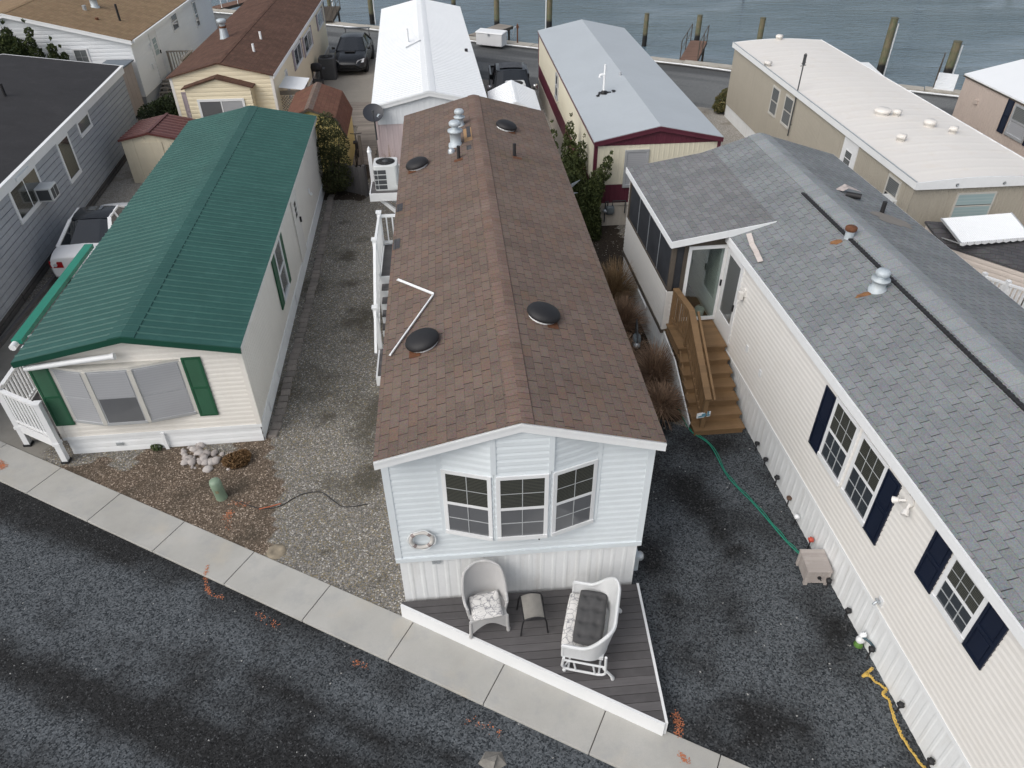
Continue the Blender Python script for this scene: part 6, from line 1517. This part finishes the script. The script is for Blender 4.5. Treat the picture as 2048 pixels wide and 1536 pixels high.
# black pickup facing the camera
secs = [(-2.7,.5,.85,1.05,.85,.84,.80),(-2.6,.42,.9,1.1,.92,.90,.86),(-1.2,.4,.92,1.1,.94,.92,.86),(0,.4,.92,1.1,.95,.93,.86),(.9,.4,.95,1.10,.95,.93,.84),(1.6,.4,.95,1.12,.95,.92,.8),(2.4,.42,.9,1.08,.93,.88,.72),(2.62,.45,.75,.95,.85,.8,.6),(2.68,.5,.65,.8,.7,.66,.5)]
t = car('pickup_truck', 'black pickup truck with a dusty roof parked between the white and maroon banded homes', (2.92,35.2,0), math.pi+math.radians(-1), secs, (-1.0,1.25,1.10,.84,-.75,.45,1.80,.66), [(.84,1.7),(-.84,1.7),(.84,-1.7),(-.84,-1.7)], 'carblack', wr=.38, cat='pickup truck')
b = MB(); b.box(-.80,-2.6,1.06,.80,-1.06,1.118); b.build('truck_bed', MT['blackm'], t)
b = MB()
for x in (-.88,.88): b.box(x-.06,-2.66,1.0,x+.06,-1.0,1.22)
b.box(-.86,-2.68,.95,.86,-2.6,1.21); b.build('bed_rail', MT['carblack'], t, bevel=.02)
for s in (1,-1):
    b = MB(); b.smooth().rings([[Vector((s*(1.02+.12*x), 1.05+.07*math.cos(a), 1.2+.12*math.sin(a))) for a in [2*math.pi*i/10 for i in range(10)]] for x in (-.6,0,1.0)]); b.build('mirror', MT['chrome'], t)
b = MB(); b.grid(lambda i, j: Vector((-.52+1.04*i, -.6+.9*j, 1.8275+.04*(1-(2*i-1)**2)*(1-.3*(2*j-1)**2))), 6, 4); b.build('dust_film', plain('dusty_paint', (.06,.065,.075), .6, var=.6, vs=6, dirt=.4, dcol=(.14,.14,.15)), t)
# white coupe with black roof, seen from behind
secs = [(-2.2,.34,.76,.93,.76,.78,.70),(-2.17,.28,.79,.98,.82,.82,.73),(-2.0,.24,.82,1.02,.86,.84,.74),(-1.8,.22,.83,1.035,.88,.86,.75),(-1.2,.2,.85,1.0,.89,.87,.78),(0,.2,.86,.96,.89,.87,.80),(.9,.2,.84,.95,.89,.86,.78),(1.5,.2,.78,.88,.88,.82,.68),(2.0,.24,.66,.76,.82,.72,.55),(2.18,.3,.55,.62,.66,.6,.42)]
t = car('coupe', 'white coupe with dark roof parked between the grey house and green roofed home', (-11.02,22.15,.0), math.radians(2.5), secs, (-1.50,1.0,.97,.80,-.55,.25,1.42,.58), [(.80,1.3),(-.80,1.3),(.80,-1.3),(-.80,-1.3)], 'carwhite', 'carblack')
for s in (1,-1):
    b = MB(); b.ext([(s*.46,-2.19,.66),(s*.82,-2.16,.66),(s*.83,-2.14,.86),(s*.46,-2.18,.84)], (0,-.035,0)); tl = b.build('taillight', MT['redlamp'], t); b = MB(); b.lathe((s*.66,-2.19,.75), [(.05,0),(.05,-.042)], 12, 'Y'); b.build('lens', MT['headlamp'], tl)
b = MB(); b.lathe((0,-2.165,.80), [(.06,0),(.06,-.035)], 16, 'Y'); bd = b.build('badge', MT['chrome'], t)
b = MB(); b.lathe((0,-2.20,.80), [(.05,0),(.05,-.004)], 16, 'Y'); b.mat(1)
for p, q in (((-.03,.035),(-.012,-.03)),((-.012,-.03),(0,.0)),((0,0),(.012,-.03)),((.012,-.03),(.03,.035))): b.bar((p[0],-2.206,.80+p[1]),(q[0],-2.206,.80+q[1]),.008,.004,up=(0,1,0))
b.build('emblem', [MT['blackm'], MT['chrome']], bd)
b = MB(); b.box(-.26,-2.135,.975,.26,-2.115,.985); b.build('brake_light', MT['redlamp'], t); b = MB(); b.box(-.30,-2.235,.46,.30,-2.19,.58); b.build('plate_recess', MT['acw'], t)
b = MB(); b.grid(lambda i, j: Vector((-.22+.44*i, -.1+.28*j, 1.462)), 1, 1); b.build('sunroof', MT['carglass'], t)

# ================================================================ SMALL YARD THINGS FURTHER BACK
t = thing('satellite_dish', 'dark grey satellite dish with worn pale patch above the pink wall', 'satellite dish', (-2.78,26.7,1.9))
dn = (Vector((.05,-.62,.62))).normalized(); du = dn.cross(Zv).normalized(); dv = du.cross(dn); ce = Vector((.12,-.15,.78)); 
def dp(rr, a, o=0): return ce + du*(rr*.36*math.cos(a)) + dv*(rr*.34*math.sin(a)) + dn*(.07*(rr**2-1)+o)
b = MB(); b.smooth(); b.grid(lambda i, j: dp(max(.01,j), i*2*math.pi), 28, 6); b.grid(lambda i, j: dp(max(.01,j), -i*2*math.pi, -.015), 28, 6); b.build('dish', MT['dish'], t)
b = MB(); b.face([dp(.62+.17*math.sin(k_*2.9)*.8, 3.7+.0*k_, .006) + du*(.08*math.cos(k_*.7)*(1+.3*math.sin(k_*3))) + dv*(.07*math.sin(k_*.7)) for k_ in range(9)]); b.build('worn_patch', MT['galvp'], t)
b = MB(); b.tube([(.12,.02,-.25),(.12,.0,.45),ce-dn*.1], .03, 8); b.tube([dp(1,-math.pi/2), ce+dn*.35-dv*.12], .015, 6); b.lathe(ce+dn*.35-dv*.14, [(.04,-.04),(.04,.04)], 8); b.build('mount_arm', MT['acg'], t)
b = MB(); pts_ = [spot(722,305,.0)]
t = thing('wooden_fence', 'short weathered grey board fence closing the gravel yard at the back', 'fence', (-4.45,26.5,0), math.radians(-33))
rng = random.Random(8)
b = MB()
for i in range(13): x = i*.118; b.box(x,-.012+rng.uniform(-.01,.01),.0,x+.108,.012,1.05+rng.uniform(-.05,.03))
b.build('board', MT['greyv'], t); b = MB(); b.box(0,.02,.3,1.5,.07,.39); b.box(0,.02,.82,1.5,.07,.91); b.build('rail', MT['greyw'], t)
b = MB(); b.box(1.5,-.06,0,1.62,.06,1.15); b.build('post', MT['greyv'], t)
b = MB(); b.box(-3.22,25.75,0,-3.12,25.85,2.15); tag(b.build('post', MT['oldw']), 'tall thin grey wooden post at the end of the board fence', 'post')
t = thing('vinyl_fence', 'white picket fence end with pointed post cap beside the juniper', 'fence', (3.15,20.6,0))
b = MB(); b.box(-.065,-.065,0,.065,.065,1.35); b.lathe((0,0,1.35), [(.10,0),(.10,.04),(.06,.05),(.085,.10),(0,.24)], 4); b.build('post', MT['vinyl'], t)
b = MB()
for z in (.35,1.0): b.box(-.6,-.02,z,-.06,.02,z+.09)
for i in range(4): b.box(-.58+i*.14,-.035,.1,-.50+i*.14,-.02,1.15)
b.build('picket', MT['vinyl'], t)
# barbecue
t = thing('barbecue', 'small black covered grill on legs by the butter yellow home', 'barbecue', (-6.55,39.7,0))
b = MB(); b.smooth().rings([[Vector((.30*k*math.cos(a), .24*k*math.sin(a), z)) for a in [2*math.pi*i/16 for i in range(16)]] for k, z in ((.7,.72),(1,.8),(1.02,.9),(.95,1.0),(.6,1.08),(.05,1.1))]); b.build('lid', MT['black'], t)
for x in (-.2,.2):
    for y in (-.14,.14):
        b = MB(); b.tube([(x,y,.8),(x*1.2,y*1.2,0)], .018, 6); b.build('leg', MT['blackm'], t)
b = MB(); b.box(-.42,-.18,.82,-.3,.18,.85); b.box(.3,-.18,.82,.42,.18,.85); b.build('side_shelf', MT['acg'], t); b = MB(); b.box(-.26,-.2,.25,.26,.2,.28); b.build('shelf', MT['acg'], t)
# bicycle-like dark clutter leaning by the yellow shed
t = thing('bicycle', 'dark bicycle leaning against the yellow shed by the boardwalk', 'bicycle', (-3.72,28.9,.05), math.radians(92))
b = MB(); b.tube([(-.5,0,.34),(-.2,0,.75),(.35,0,.78),(.5,0,.34)], .018, 6); b.tube([(-.2,0,.75),(.02,0,.32),(.35,0,.78)], .018, 6); b.tube([(.02,0,.32),(-.5,0,.34)], .014, 6); b.build('frame', MT['black'], t)
for x in (-.5,.5):
    b = MB(); b.tube([(x+.31*math.cos(a),0,.33+.31*math.sin(a)) for a in [2*math.pi*i/22 for i in range(23)]], .02, 6, caps=False); b.build('wheel', MT['tire'], t)
b = MB(); b.tube([(.38,-.25,1.0),(.36,0,.98),(.38,.25,1.0)], .014, 6); b.tube([(.35,0,.78),(.36,0,.98)], .016, 6); b.build('handlebar', MT['black'], t); b = MB(); b.box(-.34,-.06,.83,-.1,.06,.88); b.build('saddle', MT['black'], t)
# sea bird ornament by the juniper
t = thing('garden_ornament', 'grey metal flying bird ornament on a stake in front of the juniper', 'ornament', (3.15,20.2,0), .2)
b = MB(); b.tube([(0,0,0),(0,0,2.1)], .015, 6); b.build('stake', MT['acg'], t)
b = MB(); b.ext([(-.45,0,2.28),(-.2,0,2.25),(-.05,0,2.12),(.05,0,2.2),(.3,0,2.42),(.55,0,2.5),(.3,0,2.3),(.22,0,2.15),(.5,0,2.12),(.2,0,2.05),(.05,0,1.95),(-.1,0,2.0),(-.3,0,1.85),(-.42,0,1.8),(-.25,0,2.0),(-.2,0,2.12),(-.4,0,2.2)], (0,.02,0)); b.build('bird', MT['galv'], t)

# ================================================================ PLANTS
def leaf_cloud(b, c, r, n, size, rng, flat=1.0, up=0.0):
    for _ in range(n):
        while True:
            d = Vector((rng.uniform(-1,1), rng.uniform(-1,1), rng.uniform(-1,1)))
            if .25 < d.length < 1: break
        d = d.normalized()*(d.length**.5)
        p = Vector(c) + Vector((d.x*r[0], d.y*r[1], d.z*r[2]))
        a = Vector((rng.gauss(0,1), rng.gauss(0,1), rng.gauss(0,1)*flat+up)).normalized(); q = a.cross(Vector((rng.gauss(0,1), rng.gauss(0,1), rng.gauss(0,1)))).normalized()
        s = size*rng.uniform(.6,1.4); b.face([p - a*s*.6, p + q*s*.35, p + a*s, p - q*s*.35])
LJ = leafy('juniper_green', (.036,.052,.017), (.11,.13,.042)); LO = leafy('olive_leaves', (.034,.044,.016), (.095,.10,.040)); LD = leafy('dark_shrub_green', (.014,.026,.010), (.05,.072,.022)); LB = leafy('mixed_bush', (.06,.08,.03), (.20,.16,.07)); LG = leafy('dry_grass', (.20,.125,.065), (.50,.36,.21)); LGD = leafy('brown_grass', (.16,.10,.068), (.44,.30,.20))
LE = leafy('evergreen', (.022,.038,.014), (.085,.105,.032))
BARK = plain('bark', (.075,.06,.045), .9, var=.3, vs=9)
def plant(name, label, cat, loc, clumps, n, size, mat, stems, seed, flat=1, up=0, group=None):
    t = thing(name, label, cat, loc, 0, group); rng = random.Random(seed)
    tot = sum(r[0]*r[1]*r[2] for _, r in clumps)**.5
    b = MB()
    for c, r in clumps: leaf_cloud(b, c, r, int(n*(r[0]*r[1]*r[2])**.66/sum((q[0]*q[1]*q[2])**.66 for _, q in clumps)), size, rng, flat, up)
    b.build('crown', mat, t)
    b = MB()
    for s in stems: b.tube([Vector(p) for p in s], [.05*(1-.7*i/(len(s)-1)) for i in range(len(s))], 6)
    b.build('trunk', BARK, t); return t
def spire(base, top, r, k=7, rng=random.Random(2)):
    out = []; base, top = Vector(base), Vector(top)
    for i in range(k):
        f = i/(k-1); p = base + (top-base)*f; rr = r*(1-f)**.7 + .05; out.append((p + Vector((rng.uniform(-.06,.06), rng.uniform(-.06,.06), 0)), (rr, rr, rr*1.15)))
    return out
J = spire((.1,2.6,.3),(.2,3.0,2.85),.42,8) + spire((0,1.0,.3),(.45,1.6,2.65),.45,8) + spire((.0,-.2,.3),(1.05,.0,2.65),.48,9) + spire((.1,-.3,.2),(.65,-.3,2.2),.45,7) + spire((.4,-.4,.1),(.5,-.5,1.35),.34,6) + spire((-.4,3.0,.3),(-.38,3.6,2.5),.35,6) + [((.05,.6,1.0),(.5,.9,.8)),((.1,1.8,1.0),(.45,.9,.9)),((.2,.0,.7),(.5,.5,.6))]
plant('juniper', 'tall twisted green juniper between the brown roof and the maroon banded home', 'juniper', (3.9,22.0,0), J, 30000, .062, LJ, [[(.1,2.6,0),(.1,2.8,1.0),(.2,3.0,2.3)],[(0,1,0),(.2,1.3,1),(.4,1.5,2)],[(0,-.2,0),(.5,-.1,1),(1.0,0,2.2)]], 3, 1, 1.2)
O = [((0,0,1.0),(.70,.7,.7)),((.1,.2,1.7),(.62,.6,.55)),((-.3,.1,1.5),(.45,.5,.5)),((.2,-.3,.7),(.55,.5,.5)),((.05,.2,2.25),(.45,.45,.4)),((0,.3,2.55),(.3,.3,.25)),((-.1,-.1,.4),(.5,.5,.35))]
plant('olive_shrub', 'loose olive green shrub in the corner between the green roofed home and yellow shed', 'shrub', (-4.3,26.1,0), O, 9000, .05, LO, [[(0,0,0),(.1,.1,.8),(.1,.2,1.7)],[(0,0,0),(-.2,.1,.8),(-.3,.1,1.5)],[(0,0,0),(.2,-.2,.7),(.3,-.2,1.2)],[(0,.1,0),(.25,.2,1.2),(.35,.3,1.9)]], 5)
E_ = spire((0,0,.3),(.1,0,4.0),.8,9) + spire((.75,.1,.3),(.95,.1,4.05),.5,9) + spire((-.9,.1,.3),(-.8,.0,4.3),.8,9) + [((-.2,0,2.3),(1.0,.5,1.1)),((-.1,0,3.0),(.8,.4,.5))]
s_ = Vector((-18.9,36.1,0)); plant('evergreen_shrub', 'large dark upright evergreen against the white house gable wall', 'shrub', s_, E_, 42000, .085, LE, [[(0,0,0),(0,0,1.5)],[(1,.1,0),(1.05,.1,1.5)],[(-1,.1,0),(-1.05,.1,1.5)]], 6, 1, .8)
plant('evergreen_shrub', 'smaller pointed evergreen rising behind the black roof edge', 'shrub', (-17.25,36.2,0), spire((0,0,.3),(.05,0,3.3),.55,8) + spire((.35,0,.3),(.45,0,3.0),.38,7), 12000, .085, LE, [[(0,0,0),(.05,0,1.2)]], 7, 1, .8)
plant('low_shrub', 'spreading dark green shrub below the open wooden steps', 'shrub', (-12.1,33.5,.15), [((0,0,.55),(1.0,.9,.7)),((.7,.2,.6),(.8,.8,.6)),((-.7,.5,.45),(.8,.8,.5)),((.3,-.7,.45),(.9,.7,.5)),((.1,.9,.7),(.9,.8,.5))], 11000, .065, LD, [[(0,0,0),(.2,.1,.4)],[(.5,0,0),(.7,.1,.4)]], 8)
plant('small_bush', 'small leafy yellowing bush by the far corner of the tan home', 'bush', spot(1443,225,0)+Vector((0,0,0)), [((0,0,.45),(.42,.4,.42)),((.2,.1,.75),(.35,.3,.3)),((-.15,-.1,.3),(.35,.35,.25))], 2400, .07, LB, [[(0,0,0),(0,0,.5)]], 9)
plant('weed_tuft', 'small green weed at the foot of the white skirting', 'weed', spot(315,898,0), [((0,0,.06),(.13,.10,.07))], 260, .035, leafy('weed', (.05,.08,.03), (.12,.15,.06)), [[(0,0,0),(0,0,.05)]], 10)
def grass(label, loc, h, r, n, mat, seed):
    t = thing('dry_plant', label, 'plant', loc); rng = random.Random(seed); b = MB()
    for _ in range(n):
        a, q = rng.uniform(0,6.3), rng.uniform(0,.3)*r; base = Vector((q*math.cos(a), q*math.sin(a), 0)); a2 = a + rng.gauss(0,1.3); L = h*rng.uniform(.3,1.1); sp = rng.uniform(.1,1.5)*r
        d = Vector((math.cos(a2), math.sin(a2), 0)); w_ = Vector((-d.y,d.x,0))*rng.uniform(.006,.014); prev = None
        for k_ in range(5):
            f = k_/4; p = base + d*sp*f*f + Zv*(L*(f - .25*f*f*sp/r*1.2)); ww = w_*(1-f*.8)
            if prev: b.face([prev[0]-prev[1], prev[0]+prev[1], p+ww, p-ww])
            prev = (p, ww)
    b.build('blades', mat, t)
    b = MB(); b.lathe((0,0,0), [(r*.3,0),(r*.22,.08),(0,.12)], 10); b.build('root_crown', BARK, t)
grass('tawny tall dry grass clump beside the ivory porch screens', (4.25,17.3,0), 1.5, .65, 1700, LG, 1); grass('brown dry grass clump by the gas meter and porch skirting', (4.2,16.0,0), 1.15, .6, 1300, LGD, 2)
grass('reddish brown dry grass clump next to the stair side skirt', (4.55,13.75,0), 1.15, .62, 1100, LGD, 3); grass('low drooping brown grass clump where the green hose begins', (4.5,12.75,0), .7, .6, 1000, LGD, 4); grass('dry grass clump half hidden under the brown roof eave', (3.9,14.7,0), .8, .55, 900, LGD, 12)
plant('dead_shrub', 'flattened brown dead shrub beside the pale rock pile', 'shrub', spot(474,925,0), [((0,0,.08),(.30,.24,.13)),((.12,.05,.12),(.2,.2,.1))], 2600, .035, leafy('dead_brown', (.10,.055,.025), (.26,.16,.075)), [[(0,0,0),(0,0,.08)]], 21)
grass('pale dry stalks standing behind the pale air conditioner', (-2.1,24.2,1.0), 1.3, .5, 160, LGD, 14)

# ================================================================ WATERFRONT
WZ = -.9
def piling(label, px, py, h, r=.17, pipe=None, lean=(0,0)):
    s = spot(px, py, WZ); t = thing('piling', label, 'piling', s, 0)
    b = MB(); b.tube([(0,0,-1.5),(lean[0],lean[1],h)], [r*1.05,r*.95], 14); b.build('post', MT['pile'], t)
    b = MB(); b.lathe((lean[0],lean[1],h), [(r*1.0,-.04),(r*1.02,0),(r*.5,.02),(0,.03)], 14); b.build('cap', plain('piling_top', (.10,.10,.07), .9), t)
    if pipe:
        b = MB(); b.tube([(pipe,-.05,-.5),(pipe,-.05,h*.9)], .04, 8); b.build('pipe', MT['white'], t)
    return t
piling('tall mossy piling with black foot between the black sedan and white metal roof', 745, 48, 3.4, .17, .22); piling('dark piling top just beyond the white metal roof', 908, 26, 1.6)
piling('short green piling behind the white dock box', 994, 62, 2.0, .19); piling('tall green piling with white pipe beyond the white dock box', 1098, 62, 3.6, .19, -.24)
piling('dark weathered piling between the pale grey roof and the brown gangway', 1288, 92, 1.9, .15); piling('piling beside the brown gangway', 1392, 92, 1.8, .17)
piling('piling top peeking above the cream roof end', 1513, 110, 2.1, .17); piling('tall piling green and brown with a black foot beyond the cream roof', 1757, 152, 3.0, .20, .26)
piling('mossy piling at the outer end of the white gangway', 1890, 160, 2.0, .22, .3); piling('piling with white pipe by the dark timber dock', 662, 33, 2.6, .14, .25); piling('plain piling at the outer end of the dark timber dock', 645, 18, 2.2, .15)
for i, (u_, dd) in enumerate(((1694,8),(1730,8),(1784,18),(1842,30),(1899,32),(1960,35),(2018,37))):
    s = spot(u_-12, dd, WZ); k_ = 1.235; t = thing('piling', 'mooring piling in the far row by the marsh bank', 'piling', (s.x*k_, s.y*k_, WZ), 0, 'far row of mooring pilings')
    b = MB(); b.tube([(0,0,-1),(0,0,2.9)], .2, 10); b.build('post', MT['pile'], t)
s = spot(1466,126,WZ); t = thing('mast_pole', 'tall slim pole out in the water mirrored as a wavy dark line', 'pole', (s.x*1.42, s.y*1.42, WZ)); b = MB(); b.tube([(0,0,-1),(0,0,5.2)], .10, 8); b.build('pole', MT['oldw'], t)
def gangway(label, p, q, w, matd, rails=True, railmat='oldw', sides=True):
    p, q = Vector(p), Vector(q); d = (q-p); L = d.length; dn = d.normalized(); sd_ = Vector((dn.y,-dn.x,0)).normalized()
    t = thing('gangway', label, 'gangway', p)
    b = MB(); n_ = int(L/.16)
    for i in range(n_):
        c = dn*(L*(i+.5)/n_); b.bar(c - sd_*w/2, c + sd_*w/2, .14, .04)
    b.build('boards', MT[matd], t)
    b = MB()
    for s in (-1,1): b.bar(sd_*(s*w*.48)-Zv*.09, d+sd_*(s*w*.48)-Zv*.09, .06, .14)
    b.build('beam', MT['oldw'], t)
    if rails:
        b = MB()
        for s in ((-1,1) if sides else (-1,)):
            for f in (.05,.5,.95): c = d*f+sd_*(s*w*.5); b.tube([c, c+Zv*.95], .025, 6)
            b.tube([d*.05+sd_*(s*w*.5)+Zv*.95, d*.95+sd_*(s*w*.5)+Zv*.95], .025, 6); b.tube([d*.05+sd_*(s*w*.5)+Zv*.5, d*.95+sd_*(s*w*.5)+Zv*.5], .018, 6)
        b.build('handrail', MT[railmat], t)
    b = MB(); 
    for f in (.9,):
        for s in (-1,1): c = d*f+sd_*(s*w*.4); b.tube([c-Zv*.1, Vector((c.x,c.y,-1.5-p.z))], .07, 8)
    b.build('support', MT['oldw'], t); return t
MT['redw'] = wood('red_brown_boards', (.19,.115,.085), .8, 'X', .16, .2)
gangway('brown railed gangway leading from the bulkhead into the water', spot(1376,122,.15), spot(1398,82,.15), .95, 'redw')
gangway('small white gangway with ribbed boards beside the salmon home', spot(1886,180,.2), spot(1898,147,.5), .9, 'whiteroof', True, 'oldw', False)
gangway('pale grey dock finger behind the white dock box', spot(952,72,.1), spot(1012,50,.1), 1.1, 'greyw', False)
gangway('dark timber dock at the top beside the dark brown roof', spot(645,42,.3), spot(662,13,.5), 1.3, 'oldw', True)
gangway('reddish dock finger at the top behind the white house', spot(430,16,.2), spot(500,-2,.2), 1.0, 'redw', True, 'white')
gangway('white railed gangway partly hidden behind the cream roof', spot(1757,158,.1), spot(1722,125,.1), .8, 'white', False)
t = thing('dock_box', 'white fibreglass dock box with closed lid on the bulkhead', 'dock box', (2.72,46.45,.14), math.radians(-29))
t.scale = (.88,.88,.9)
b = MB(); b.box(-.95,-.4,0,.95,.4,.72); b.build('box', MT['vinyl'], t, bevel=.03); b = MB(); b.ext([(-1.0,-.45,.72),(-1.0,.45,.72),(-1.0,.42,.86),(-1.0,-.38,.80)], (2.0,0,0)); b.build('lid', MT['white'], t, bevel=.03); b = MB(); b.box(-.05,-.47,.62,.05,-.43,.74); b.build('latch', MT['galv'], t)
t = thing('dock_pedestal', 'thin rusty water tap post standing on the bulkhead', 'post', spot(1035,86,.15)); b = MB(); b.tube([(0,0,0),(0,0,1.05)], .04, 8); b.box(-.07,-.05,.8,.07,.05,.95); b.build('post', MT['rust'], t); b = MB(); b.tube([(.0,0,.9),(-.2,0,.86),(-.24,0,.6),(-.3,0,.3)], .018, 6); b.build('tap_hose', MT['galv'], t)
rng = random.Random(6)
s_ = spot(983,1525,-.03); b = MB()
b.idx([s_+Vector(v) for v in ((-.2,.0,0),(.0,-.16,0),(.22,-.05,0),(.16,.14,0),(-.08,.17,0),(-.12,.02,.09),(.05,-.05,.11),(.1,.07,.08))], [(0,1,6,5),(1,2,7,6),(2,3,7),(3,4,5,7),(4,0,5),(5,6,7)]); tag(b.build('concrete_chunk', plain('broken_concrete', (.22,.21,.19), .9, var=.3, vs=9)), 'broken grey concrete chunk on the road at the bottom', 'rubble')
